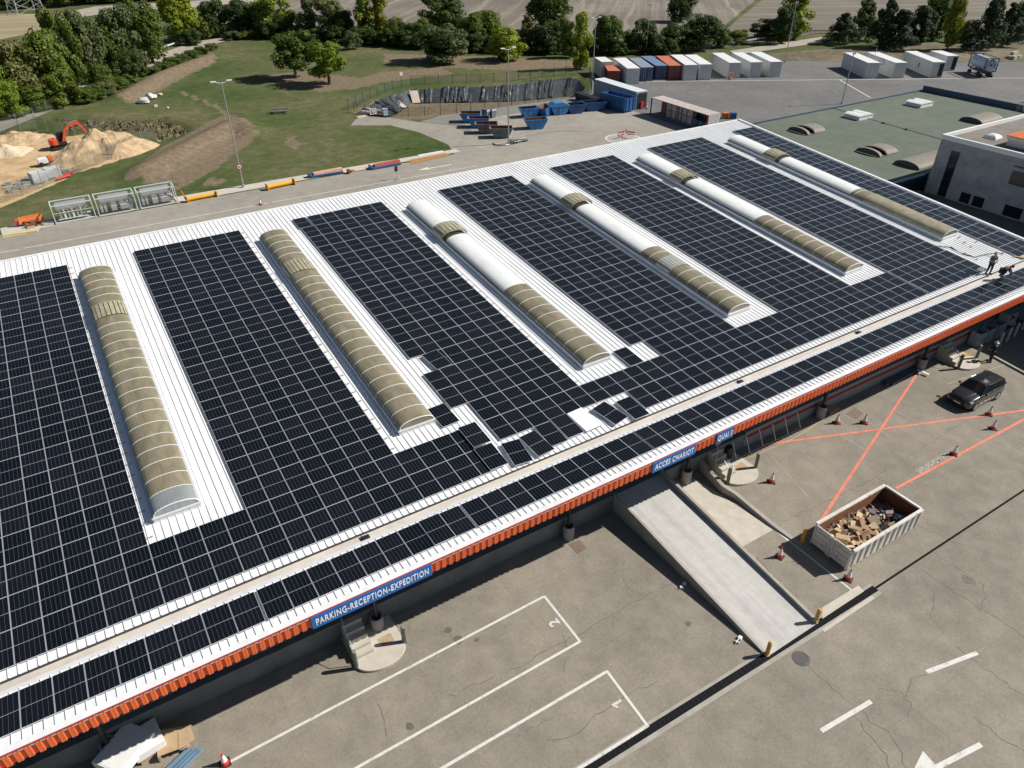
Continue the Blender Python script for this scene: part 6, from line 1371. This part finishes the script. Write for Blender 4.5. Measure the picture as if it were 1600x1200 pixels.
p = at(565, 183); b = MB(); b.box(-.9, .9, -.4, .4, 0, .15); tag(b.build('slab_stack', mat('pinkish_slab', (.5, .42, .35)), loc=(p.x, p.y, 0), rz=.2), 'small stack of pale slabs at the end of the apron path', 'slabs')
# ------------------------------------------------------------------ meadow things
p = at(439, 176); e = empty('picnic_table', (p.x, p.y, 0), -.35, 'weathered wooden picnic table with benches on the meadow', 'table'); gw = mat('grey_wood', (.17, .155, .14), .8, var=.2)
b = MB(); [b.box(-1.4, 1.4, -.42 + k * .17, -.28 + k * .17, .72, .77) for k in range(5)]; b.build('tabletop', gw, e)
for s in (-1, 1): b = MB(); b.box(-1.4, 1.4, s * .85 - .16, s * .85 + .16, .42, .47); b.build('bench', gw, e)
b = MB(); [b.bar((x, s * .25, .72), (x, s * .75, 0), .09, .09) for x in (-1, 1) for s in (-1, 1)]; [b.bar((x, -.9, .4), (x, .9, .4), .08, .08) for x in (-1, 1)]; b.build('leg', gw, e)
def rock(px, py, s, label, m_=None):
    p = at(px, py); bm = bmesh.new(); bmesh.ops.create_icosphere(bm, subdivisions=2, radius=s)
    for v in bm.verts: v.co *= random.uniform(.75, 1.15); v.co.z = max(-.1, v.co.z * .7)
    me = bpy.data.meshes.new('boulder'); bm.to_mesh(me); bm.free(); me.materials.append(m_ or mat('pale_rock', (.5, .5, .5), .9, var=.2, scale=2, bump=.4)); o = bpy.data.objects.new('boulder', me); COL.objects.link(o); o.location = (p.x, p.y, s * .25); tag(o, label, 'boulder', 'pale boulders on the meadow')
random.seed(21)
rock(226, 161, 1.1, 'large pale boulder at the foot of the brown bank'); rock(237, 154, 1.0, 'second pale boulder up the slope from the large one'); rock(243, 167, .4, 'small pale stone right of the large boulder'); rock(262, 169, .25, 'smallest pale stone beside the meadow path'); rock(250, 149, .5, 'tan stone beyond the pale boulders', mat('tan_rock', (.45, .36, .22), .9))
# soil heap, excavator, pit
def heap(px, py, rx_, ry_, h, label, m_, seed=1, rot=0.0):
    p = at(px, py); random.seed(seed); b = MB(); N = 36; ph = [random.uniform(0, 6.28) for _ in range(8)]
    from mathutils import noise as nz
    def H(x, y):
        r = math.hypot(x / rx_, y / ry_); a = math.atan2(y, x); r *= 1 + .12 * math.sin(3 * a + ph[0]) + .08 * math.sin(5 * a + ph[1]); n = nz.noise(Vector((x * .7 + seed, y * .7, 0))) * .35 + nz.noise(Vector((x * 2.2, y * 2.2, seed))) * .14
        return max(-.05, h * max(0, 1 - r) ** .8 * (1 + n * .6) + (n * .3 if r < 1 else 0)) 
    for j in range(N + 1):
        for i in range(N + 1):
            x = (i / N - .5) * 2.3 * rx_; y = (j / N - .5) * 2.3 * ry_; b.v.append((x, y, H(x, y) - .03))
    for j in range(N):
        for i in range(N): k = j * (N + 1) + i; b.f.append((k, k + 1, k + N + 2, k + N + 1)); b.mi.append(0); b.uv.append(None)
    o = b.build('soil_heap', m_, loc=(p.x, p.y, 0), rz=rot); return tag(o, label, 'soil heap')
soil = mat('dug_soil', (.38, .26, .14), .95, var=.3, scale=.9, bump=.5, col2=(.58, .43, .26), detail=8)
heap(162, 238, 7.2, 4.6, 3.3, 'large heap of yellow brown soil beside the excavator', soil, 1, .2); heap(22, 222, 5.5, 3.2, 1.6, 'pale soil heap at the left edge of the pit', soil, 2); heap(5, 240, 4.0, 2.5, 1.3, 'lower sandy heap at the left picture edge', mat('pale_sand', (.55, .45, .31), .95, var=.15, bump=.3), 3); heap(65, 218, 1.6, 1.2, .6, 'small grey soil heap left of the excavator', mat('grey_soil', (.3, .25, .19), .95), 5)
p = at(96, 232); e = empty('excavator', (p.x, p.y, 0), rad(10), 'red orange tracked excavator with raised bent arm on the soil', 'excavator'); e.scale = (.74, .74, .74); exr = mat('excavator_orange', (.68, .09, .035), .4, var=.08)
for s in (-1, 1):
    b = MB(); P = [(-1.5, .1), (-1.7, .35), (-1.5, .62), (1.5, .62), (1.7, .35), (1.5, .1)]; M_ = Matrix.Rotation(rad(90), 4, 'X'); 
    b.v = []; i0 = 0; Q = [(x, s * .95 - .22, z) for x, z in P] + [(x, s * .95 + .22, z) for x, z in P]; b.v = Q; n = 6
    for k in range(n): b.f.append((k, (k + 1) % n, n + (k + 1) % n, n + k)); b.mi.append(0); b.uv.append(None)
    b.f += [tuple(range(n))[::-1], tuple(range(n, 2 * n))]; b.mi += [0, 0]; b.uv += [None, None]; b.build('track', black_paint, e)
b = MB(); b.box(-1.0, 1.0, -.72, .72, .3, .7); b.lathe([(.5, .7), (.5, .85)], (0, 0, 0), 14); b.box(1.7, 1.9, -1.1, 1.1, .1, .5); b.build('undercarriage', black_paint, e)
b = MB(); b.box(-1.1, 1.1, -1.0, 1.0, .86, 1.35); b.build('deck', black_paint, e)
b = MB(); P = [(-1.1 - .75 * math.sin(t), 1.05 * math.cos(t)) for t in [math.pi * k / 10 for k in range(11)]] + [(-.4, -1.05), (-.4, 1.05)]; b.prism(P, .95, 1.95); b.build('counterweight', exr, e, bevel=.08)
b = MB(); b.box(-.1, 1.1, .15, 1.0, 1.352, 2.75); b.build('cab_glass', dark_glass, e, bevel=.05); b = MB(); b.box(-.15, 1.15, .1, 1.05, 2.76, 2.84); [b.bar((x, y, 1.35), (x, y, 2.78), .07, .07) for x in (-.12, 1.12) for y in (.13, 1.02)]; b.build('cab_frame', black_paint, e)
b = MB(); pts = [(.7, -.25, 1.3), (1.5, -.25, 3.2), (2.3, -.25, 3.9), (4.2, -.25, 4.3)]
for a, c, w in zip(pts[:-1], pts[1:], (.42, .46, .36)): b.bar(a, c, .3, w)
b.build('boom', exr, e); b = MB(); b.bar((4.0, -.25, 4.6), (5.3, -.25, 1.9), .26, .34); b.build('arm', exr, e)
b = MB(); b.tube((1.0, -.25, 1.2), (2.2, -.25, 3.4), .09); b.tube((2.4, -.25, 4.3), (4.0, -.25, 4.7), .08); b.build('cylinder', galv, e)
b = MB(); [b.hexa([(5.0, -.6, 1.4), (5.7, -.6, 1.5), (5.7, .1, 1.5), (5.0, .1, 1.4), (5.05, -.6, 2.0), (5.5, -.6, 2.05), (5.5, .1, 2.05), (5.05, .1, 2.0)])]; b.build('bucket', exr, e)
p = at(73, 258); e = empty('mini_dumper', (p.x, p.y, 0), .1, 'small white and orange compact machine on the sand', 'machine'); b = MB(); b.box(-.9, .3, -.5, .5, .35, 1.0); b.build('body', white_paint, e, bevel=.05); b = MB(); b.box(.35, 1.0, -.45, .45, .4, 1.15); b.build('hood', orange_paint, e, bevel=.08); 
for x, y in ((-.6, -.65), (.7, -.65), (-.6, .45), (.7, .45)): b = MB(); b.tube((x, y, .3), (x, y + .2, .3), .3, n=12); b.build('wheel', dark_rubber, e)
for k, (px, py) in enumerate(((62, 284), (84, 277))):
    p = at(px, py); b = MB(); b.box(-.9, .9, -.6, .6, .12, 1.3); b.box(-.9, .9, -.6, .6, 0, .1); o = b.build('block_pallet', mat('grey_blocks', (.55, .56, .58), .85, var=.15, scale=6), loc=(p.x, p.y, 0), rz=.35); tag(o, 'wrapped grey block stack on the sand, %s of two' % ('left', 'right')[k], 'block stack', 'wrapped block stacks'); o.modifiers.new('b', 'BEVEL').width = .06
random.seed(31); b = MB(); 
for k in range(70):
    t = random.random(); p = at(20 + 95 * t + random.uniform(-14, 14), 300 - 42 * t + random.uniform(-12, 6)); s = random.uniform(.1, .45); b.box(p.x - s, p.x + s, p.y - s * .6, p.y + s * .6, -.02, random.uniform(.08, .5), 0, None)
tag(b.build('rubble', mat('rubble_grey', (.36, .35, .33), .9, var=.4, scale=2)), 'grey rubble and building scraps along the pit fence', 'rubble', kind='stuff')
for (a, c), lab in ((((88, 281), (110, 274)), 'lower one'), (((100, 275), (116, 268)), 'upper one')):
    p, q = at(*a, .2), at(*c, .2); b = MB(); [b.tube(p + Vector((0, o_, 0)), q + Vector((0, o_, 0)), .08, n=6) for o_ in (0, .25, .5)]; tag(b.build('red_pipe_bundle', red_paint), 'bundle of red pipes beside the pit fence, ' + lab, 'pipes', 'red pipe bundles')
o2, s2 = (0, 170), 6.154
wire_fence('chain_link_fence', [at(*p) for p in T(o2, s2, (-260, 1000), (100, 878), (235, 830), (365, 776), (490, 727), (610, 668), (720, 622), (835, 572), (945, 535), (1050, 500), (1150, 447), (1250, 412), (1345, 370), (1440, 332), (1535, 302))], 2.1, 'chain link fence on the near side of the sand pit', gp, sp=3.0, alpha=.3)
wire_fence('chain_link_fence', [at(*p) for p in T(o2, s2, (-200, 250), (75, 255), (240, 230), (345, 190), (470, 225), (570, 215), (680, 258), (780, 262), (885, 258), (975, 215), (1080, 215), (1195, 262), (1320, 300), (1440, 332), (1535, 302))], 2.1, 'chain link fence on the far side of the sand pit', gp, sp=3.2, alpha=.3)
wire_fence('chain_link_fence', [at(*p) for p in ((0, 205), (60, 183), (110, 160), (150, 143))], 1.8, 'thin fence between the lane and the pit', gp, sp=3.5, alpha=.15)
# guard rails
def guard_rail(pts, label, z0=.45):
    e = empty('guard_rail', (0, 0, 0), 0, label, 'guard rail', 'guard rails'); P = resample([at(*p) for p in pts], max(6, len(pts) * 6)); b = MB()
    for p, q in zip(P[:-1], P[1:]): b.bar(p + Vector((0, 0, z0 + .2)), q + Vector((0, 0, z0 + .2)), .08, .34)
    b.build('rail', mat('rail_steel', (.58, .59, .58), .5, .2, var=.1), e); b = MB(); [b.box(p.x - .06, p.x + .06, p.y - .06, p.y + .06, 0, z0 + .2) for p in P[::2]]; b.build('post', galv, e)
guard_rail([(-60, 204), (5, 182), (35, 170), (68, 157), (105, 142), (150, 124), (200, 103), (262, 76), (300, 63), (350, 55.5)], 'pale steel guard rail along the left lane')
guard_rail([(1095, 75), (1140, 72), (1200, 62), (1215, 59)], 'pale guard rail behind the row of containers'); guard_rail([(1235, 55), (1262, 52), (1295, 52)], 'short pale guard rail left of the conifers')
wire_fence('wire_fence', [at(*p) for p in ((525, 64), (600, 68), (700, 77), (800, 82), (930, 84), (1100, 84))], 1.6, 'green wire fence below the tree belt', dg, sp=4, alpha=.2)
# pylon
p = at(42, 20); e = empty('power_pylon', (p.x, p.y, 0), .3, 'galvanised lattice power pylon beyond the dry meadow', 'pylon')
b = MB(); w0 = 3.4
def leg(z): return w0 * (1 - z / 34) + .5
for sx_ in (-1, 1):
    for sy_ in (-1, 1): b.bar((sx_ * leg(0), sy_ * leg(0), 0), (sx_ * leg(30), sy_ * leg(30), 30), .22, .22)
for k in range(10):
    z, z1 = k * 3, k * 3 + 3; a, c = leg(z), leg(z1)
    for s_ in (-1, 1): b.bar((-a, s_ * a, z), (c, s_ * c, z1), .1, .1); b.bar((a, s_ * a, z), (-c, s_ * c, z1), .1, .1); b.bar((s_ * a, -a, z), (s_ * c, c, z1), .1, .1); b.bar((s_ * a, a, z), (s_ * c, -c, z1), .1, .1)
b.build('lattice', galv, e); b = MB(); [b.bar((-6, 0, z), (6, 0, z), .3, .3) for z in (22, 26, 30)]; b.build('cross_arm', galv, e)
# ================================================================== TREES
def leaf_mat(name, c1, c2, c3):
    g = NT(name); tc = g.node('TexCoord').outputs['Object']; ob = g.node('ObjectInfo'); ge = g.node('NewGeometry')
    n = g.noise(.45, tc, 4, .7); r = ge.outputs['Random Per Island']
    v = g.math('ADD', g.math('MULTIPLY', n, .6), g.math('MULTIPLY', r, .4))
    col = g.ramp(v, [(.3, c1), (.5, c2), (.72, c3)]); wn_ = g.node('TexWhiteNoise', noise_dimensions='1D'); g.l.new(ob.outputs['Random'], wn_.inputs['W']); col = g.mix(1.0, col, g.ramp(wn_.outputs['Value'], [(0.0, (.92, 1.0, .9)), (.5, (1.25, 1.22, 1.15)), (1.0, (1.6, 1.42, 1.1))]), 'MULTIPLY')
    g.l.new(col, g.b.inputs['Base Color']); g.b.inputs['Roughness'].default_value = .6; g.b.inputs['Specular IOR Level'].default_value = .25
    tr = g.node('BsdfTranslucent'); g.l.new(col, tr.inputs['Color']); mx = g.node('MixShader'); mx.inputs[0].default_value = .35
    out = g.n['Material Output']; g.l.new(g.b.outputs[0], mx.inputs[1]); g.l.new(tr.outputs[0], mx.inputs[2]); g.l.new(mx.outputs[0], out.inputs[0]); return g.m
LM = dict(green=leaf_mat('leaf_green', (.048, .075, .014), (.085, .13, .022), (.15, .20, .04)), dark=leaf_mat('leaf_dark', (.026, .046, .012), (.045, .078, .018), (.085, .125, .03)), yellow=leaf_mat('leaf_yellow', (.09, .12, .015), (.18, .20, .02), (.32, .29, .03)),
          olive=leaf_mat('leaf_olive', (.065, .085, .03), (.105, .125, .048), (.16, .18, .08)), lime=leaf_mat('leaf_lime', (.085, .13, .012), (.15, .21, .022), (.24, .29, .035)), conifer=leaf_mat('needle_green', (.018, .036, .016), (.03, .058, .024), (.06, .09, .036)))
bark = mat('bark', (.10, .075, .05), .9, var=.3, scale=6)
def crown_mesh(name, shape, n, leaf, m_, seed):
    """unit crown: radius about 1, height 2 (z 0..2), made of many leaf clumps"""
    R = random.Random(seed); b = MB(); blobs = []
    if shape == 'round':
        for k in range(44):
            a = R.uniform(0, 6.28); z = R.uniform(.12, 1.72); rr = math.sqrt(max(0, 1 - ((z - .9) / 1.15) ** 2)) * R.uniform(.3, .74); blobs.append((rr * math.cos(a), rr * math.sin(a), z, R.uniform(.2, .36)))
    elif shape == 'wide':
        for k in range(44):
            a = R.uniform(0, 6.28); z = R.uniform(.15, 1.6); rr = R.uniform(.2, .85) * (1 - abs(z - .7) * .45); blobs.append((rr * math.cos(a), rr * math.sin(a), z, R.uniform(.2, .34)))
    elif shape == 'column':
        for k in range(44):
            a = R.uniform(0, 6.28); z = R.uniform(.08, 1.82); rr = R.uniform(.1, .7) * math.sqrt(max(.05, 1 - abs(z - .8) / 1.25)); blobs.append((rr * math.cos(a), rr * math.sin(a), z, R.uniform(.18, .32)))
    else:
        for k in range(46):
            z = .12 + 1.72 * (k / 45); rr = (1 - (z / 2.1) ** 1.5) * R.uniform(.25, .95); a = R.uniform(0, 6.28); blobs.append((rr * math.cos(a), rr * math.sin(a), z, .12 + .2 * (1 - z / 2)))
    for k in range(n):
        bx, by, bz, br = R.choice(blobs); u = R.uniform(-1, 1); a = R.uniform(0, 6.28); q = math.sqrt(1 - u * u); rad_ = br * R.uniform(.55, 1.12) ** .6
        c = Vector((bx + rad_ * q * math.cos(a), by + rad_ * q * math.sin(a), bz + rad_ * u * .85)); nrm = Vector((q * math.cos(a) + R.uniform(-.6, .6), q * math.sin(a) + R.uniform(-.6, .6), u + R.uniform(-.2, .9))).normalized()
        t = nrm.orthogonal().normalized(); t.rotate(Matrix.Rotation(R.uniform(0, 6.28), 3, nrm)); w = nrm.cross(t); s = leaf * R.uniform(.6, 1.3)
        b.poly([c - t * s, c + w * s * .55, c + t * s, c - w * s * .55])
    return b.mesh(name, m_)
def trunk_mesh(name, seed, tall=False):
    R = random.Random(seed); b = MB(); b.tube((0, 0, -.6), (0.02, 0, .5), .075, .05, 8); b.tube((0.02, 0, .5), (0, .03, 1.3), .05, .02, 7)
    for k in range(7):
        a = k * 2.4 + R.random(); z = .15 + k * .13; r = R.uniform(.35, .65); b.tube((0, 0, z), (r * math.cos(a), r * math.sin(a), z + R.uniform(.25, .55)), .028, .008, 5)
    return b.mesh(name, bark)
SH = {}
def shape_of(shape, colour, variant):
    key = (shape, colour, variant)
    if key not in SH:
        SH[key] = crown_mesh('crown', shape, {'round': 8500, 'wide': 8500, 'column': 7500, 'cone': 7000}[shape], {'round': .062, 'wide': .056, 'column': .06, 'cone': .055}[shape], LM[colour], hash(shape) % 97 * 0 + {'round': 1, 'wide': 2, 'column': 3, 'cone': 4}[shape] * 10 + variant)
    return SH[key]
TRK = [trunk_mesh('trunk', s) for s in (1, 2, 3)]
NT_ = [0]
def tree(px, py, top, wpx, shape, colour, label, group='trees of the belt behind the yard', name='tree', lift=.12):
    B = at(px, py); f = (B - CP).dot(CF); lo, hi = .5, 30
    for _ in range(30):
        m_ = (lo + hi) / 2
        if dist_px(B + Vector((0, 0, m_)))[1] > top: lo = m_
        else: hi = m_
    H = min(lo, 26); r = wpx / 2 / FPX * f
    r *= 1.22; e = empty(name, (B.x, B.y, 0), random.uniform(0, 6.28), label, 'tree' if name != 'bush' else 'bush', group); NT_[0] += 1
    ch = H * (1 - lift * .55)
    c = bpy.data.objects.new('crown', shape_of(shape, colour, NT_[0] % 3)); COL.objects.link(c); c.parent = e; c.scale = (r, r, ch / 2); c.location = (0, 0, H - ch)
    t = bpy.data.objects.new('trunk', TRK[NT_[0] % 3]); COL.objects.link(t); t.parent = e; t.scale = (r * .9, r * .9, ch / 2); t.location = (0, 0, .5 * ch / 2 + (H - ch) * .6) if False else (0, 0, H - ch + .02)
    if H - ch > .3: t.scale = (r * .9, r * .9, max(ch / 2, (H - ch) / .6)); t.location = (0, 0, (H - ch))
    return e
random.seed(17)
tree(463, 122, 40, 66, 'wide', 'green', 'broad dark green tree on the meadow, left of the pair', 'pair of trees on the meadow', lift=.4)
tree(515, 132, 55, 60, 'wide', 'lime', 'lighter green rounded tree on the meadow, right of the pair', 'pair of trees on the meadow', lift=.4)
TR = [
 (2, 178, 62, 60, 'wide', 'lime', 'yellow green tree at the far left edge by the lane'), (45, 158, 50, 78, 'wide', 'olive', 'broad grey green willow right of the far left tree'), (88, 150, 40, 62, 'round', 'green', 'bushy green tree beside the grey green willow'),
 (118, 138, 4, 46, 'round', 'green', 'tall green tree rising over the lane, left of the tall cluster'), (150, 130, 10, 50, 'round', 'olive', 'tall olive tree in the middle of the lane cluster'), (178, 122, 28, 44, 'round', 'green', 'mid green tree low in the lane cluster'),
 (205, 116, 0, 60, 'round', 'olive', 'tall pale olive tree right of the lane cluster'), (240, 98, -2, 58, 'round', 'green', 'tall bright tree where the guard rail bends'), (212, 128, 70, 40, 'wide', 'dark', 'low dark bush under the lane cluster'), (165, 142, 95, 36, 'wide', 'green', 'low green bush at the lane edge'),
 (100, 165, 105, 50, 'wide', 'green', 'rounded green bush between lane and willow'), (20, 185, 120, 50, 'wide', 'lime', 'yellow green bush leaning over the guard rail'), (62, 172, 130, 50, 'wide', 'green', 'low leafy bush before the guard rail'),
 (285, 66, -14, 56, 'round', 'lime', 'tall yellow green tree left of the dark belt'), (318, 60, 10, 40, 'round', 'green', 'rounded green tree at the left of the belt'), (340, 58, -5, 44, 'round', 'dark', 'dark tree at the left of the belt'), (372, 56, -2, 42, 'round', 'dark', 'second dark tree of the left belt'),
 (400, 54, 0, 42, 'round', 'dark', 'third dark tree of the left belt'), (432, 56, -10, 56, 'round', 'lime', 'bright yellow green tree behind the meadow pair'), (458, 58, 15, 30, 'round', 'green', 'narrow green tree beside the bright one'), (487, 60, -4, 40, 'column', 'olive', 'pale olive poplar behind the meadow pair'),
 (518, 62, -8, 50, 'round', 'olive', 'pale olive tree in the centre left of the belt'), (535, 64, 15, 40, 'round', 'dark', 'black green tree in the centre left of the belt'), (572, 64, -18, 46, 'column', 'lime', 'tall lime poplar left of the yellow one'), (596, 64, -20, 34, 'column', 'yellow', 'tall golden yellow poplar'),
 (551, 77, 45, 26, 'wide', 'olive', 'small spindly tree standing alone before the belt'), (618, 68, 25, 34, 'round', 'green', 'green tree right of the golden poplar'), (638, 70, 32, 36, 'wide', 'dark', 'low dark tree right of the golden poplar'), (660, 72, 28, 34, 'round', 'green', 'green tree left of the big olive one'),
 (690, 97, 28, 78, 'wide', 'olive', 'large rounded grey olive tree on the grass'), (688, 50, -12, 74, 'round', 'dark', 'big dark tree beyond the field edge'), (737, 76, 18, 40, 'round', 'green', 'green tree right of the large olive one'), (765, 72, 12, 40, 'round', 'green', 'taller green tree in the middle of the belt'),
 (790, 94, 36, 56, 'wide', 'lime', 'light green tree on the grass behind the tall lamp'), (824, 82, 22, 38, 'cone', 'olive', 'grey green pine in the belt'), (845, 84, 28, 36, 'wide', 'conifer', 'dark bushy pine beside the grey green one'), (868, 80, 25, 46, 'round', 'dark', 'dark tree left of the golden drooping one'),
 (858, 50, -20, 66, 'round', 'dark', 'very tall dark oak beyond the belt'), (906, 108, 18, 34, 'column', 'lime', 'bright yellow green drooping tree beside the containers'), (889, 90, 28, 26, 'round', 'green', 'green tree behind the bright drooping one'), (950, 84, 22, 46, 'round', 'green', 'green tree between the two lamp posts'),
 (984, 84, 40, 28, 'wide', 'dark', 'low dark shrubby tree left of the second lamp'), (1003, 82, 28, 40, 'round', 'dark', 'dark green tree behind the second lamp'), (1052, 80, 32, 56, 'wide', 'dark', 'broad dark tree behind the oxide red container'), (1093, 78, 20, 60, 'round', 'dark', 'big dark tree behind the white containers'),
 (1126, 74, 40, 30, 'wide', 'green', 'low green tree right of the big dark one'), (1152, 68, 44, 34, 'wide', 'green', 'small yellowish bush tree beside the pale guard rail'), (1063, 34, -14, 42, 'round', 'dark', 'dark tree growing out in the ploughed field'), (1195, 60, 26, 44, 'wide', 'dark', 'dark tree left of the bright poplar'),
 (1222, 68, 10, 34, 'round', 'dark', 'dark tree in front of the bright poplar'), (1236, 60, -18, 58, 'column', 'lime', 'tall bright poplar behind the lamp'), (1311, 68, 18, 44, 'cone', 'conifer', 'dark conifer, leftmost of the conifer group'), (1342, 62, -8, 46, 'cone', 'olive', 'thin grey pine left in the conifer group'),
 (1375, 74, -5, 44, 'cone', 'conifer', 'tall dark conifer in the middle of the group'), (1398, 76, 12, 56, 'cone', 'conifer', 'spreading dark conifer right of the tall one'), (1432, 68, 6, 40, 'round', 'conifer', 'dark fir in the conifer group'), (1455, 62, -12, 50, 'round', 'dark', 'tall dark tree behind the firs'),
 (1479, 78, -15, 34, 'column', 'yellow', 'slender golden poplar by the white containers'), (1503, 66, 30, 26, 'round', 'olive', 'small olive tree right of the golden poplar'), (1533, 78, -6, 52, 'cone', 'conifer', 'large dark conifer behind the tank'), (1566, 72, 2, 46, 'cone', 'conifer', 'second large conifer behind the tank'), (1596, 60, -8, 44, 'round', 'dark', 'dark tree at the right picture edge')]
for t in TR: tree(*t)
# far rows at the top edge
far = [(20, 14, -28), (60, 10, -30), (95, 10, -28), (130, 6, -30), (170, 4, -30), (205, 2, -30), (240, 0, -30), (-20, 18, -26)]
for k, (x, y, tp) in enumerate(far): tree(x, y, tp, 52, 'round', 'dark' if k % 2 else 'green', 'dark tree of the far row above the dry meadow, %s from the left' % ORD[[7, 0, 1, 2, 3, 4, 5, 6].index(k) if k < 8 else 0], 'far row of trees')
# hedge shrubs along the lane
shr = [(240, 118, 16), (255, 110, 16), (270, 103, 16), (285, 97, 15), (300, 90, 14), (315, 84, 13), (330, 78, 12), (200, 132, 20), (185, 140, 22), (165, 148, 24), (148, 155, 24), (132, 160, 22), (365, 62, 16), (382, 61, 14), (398, 60, 16)]
for k, (x, y, h) in enumerate(shr): tree(x, y, y - h, h * 1.7, 'wide', 'green' if k % 3 else 'olive', 'leafy shrub in the hedge between lane and meadow, %s in the row' % ORD[k], 'hedge shrubs', 'bush', lift=0)
fill = [(500, 66), (525, 67), (560, 69), (585, 70), (610, 72), (635, 75), (660, 76), (715, 80), (745, 81), (775, 82), (815, 84), (860, 84), (925, 85), (965, 86), (1020, 84), (1040, 84), (470, 62), (445, 60), (418, 60), (300, 70)]
for k, (x, y) in enumerate(fill): tree(x, y, y - 26 - (k * 7) % 10, 34, 'wide', 'dark', 'dark low undergrowth bush of the tree belt, number %d' % (k + 1), 'undergrowth bushes', 'bush', lift=0)
# rough grass tufts on banks (stuff)
random.seed(40); b = MB()
for k in range(2600):
    x, y = random.uniform(470, 1600), 0
    px = random.uniform(60, 300); py = random.uniform(180, 212) if px < 300 and random.random() < .5 else random.uniform(180, 212) if px > 1000 else random.uniform(180, 280)
    p = at(px, py)
    if px < 420 and not (inpoly(p.x, p.y, DARKV[0])): continue
    s = random.uniform(.12, .38); a = random.uniform(0, 3.14); d = Vector((math.cos(a), math.sin(a), 0)) * s; z = -.7 if inpoly(p.x, p.y, DARKV[0]) else .3 if px < 420 else 0
    b.poly([p - d + Vector((0, 0, z)), p + d + Vector((0, 0, z)), p + d * .6 + Vector((.1, 0, z + s * 1.4)), p - d * .6 + Vector((-.05, .1, z + s * 1.2))])
tag(b.build('grass_tufts', mat('tuft', (.10, .10, .045), .9, var=.4, col2=(.22, .18, .09), scale=.7)), 'rough tufts on the banks and in the ditch', 'grass', kind='stuff')
# air between camera and the far trees
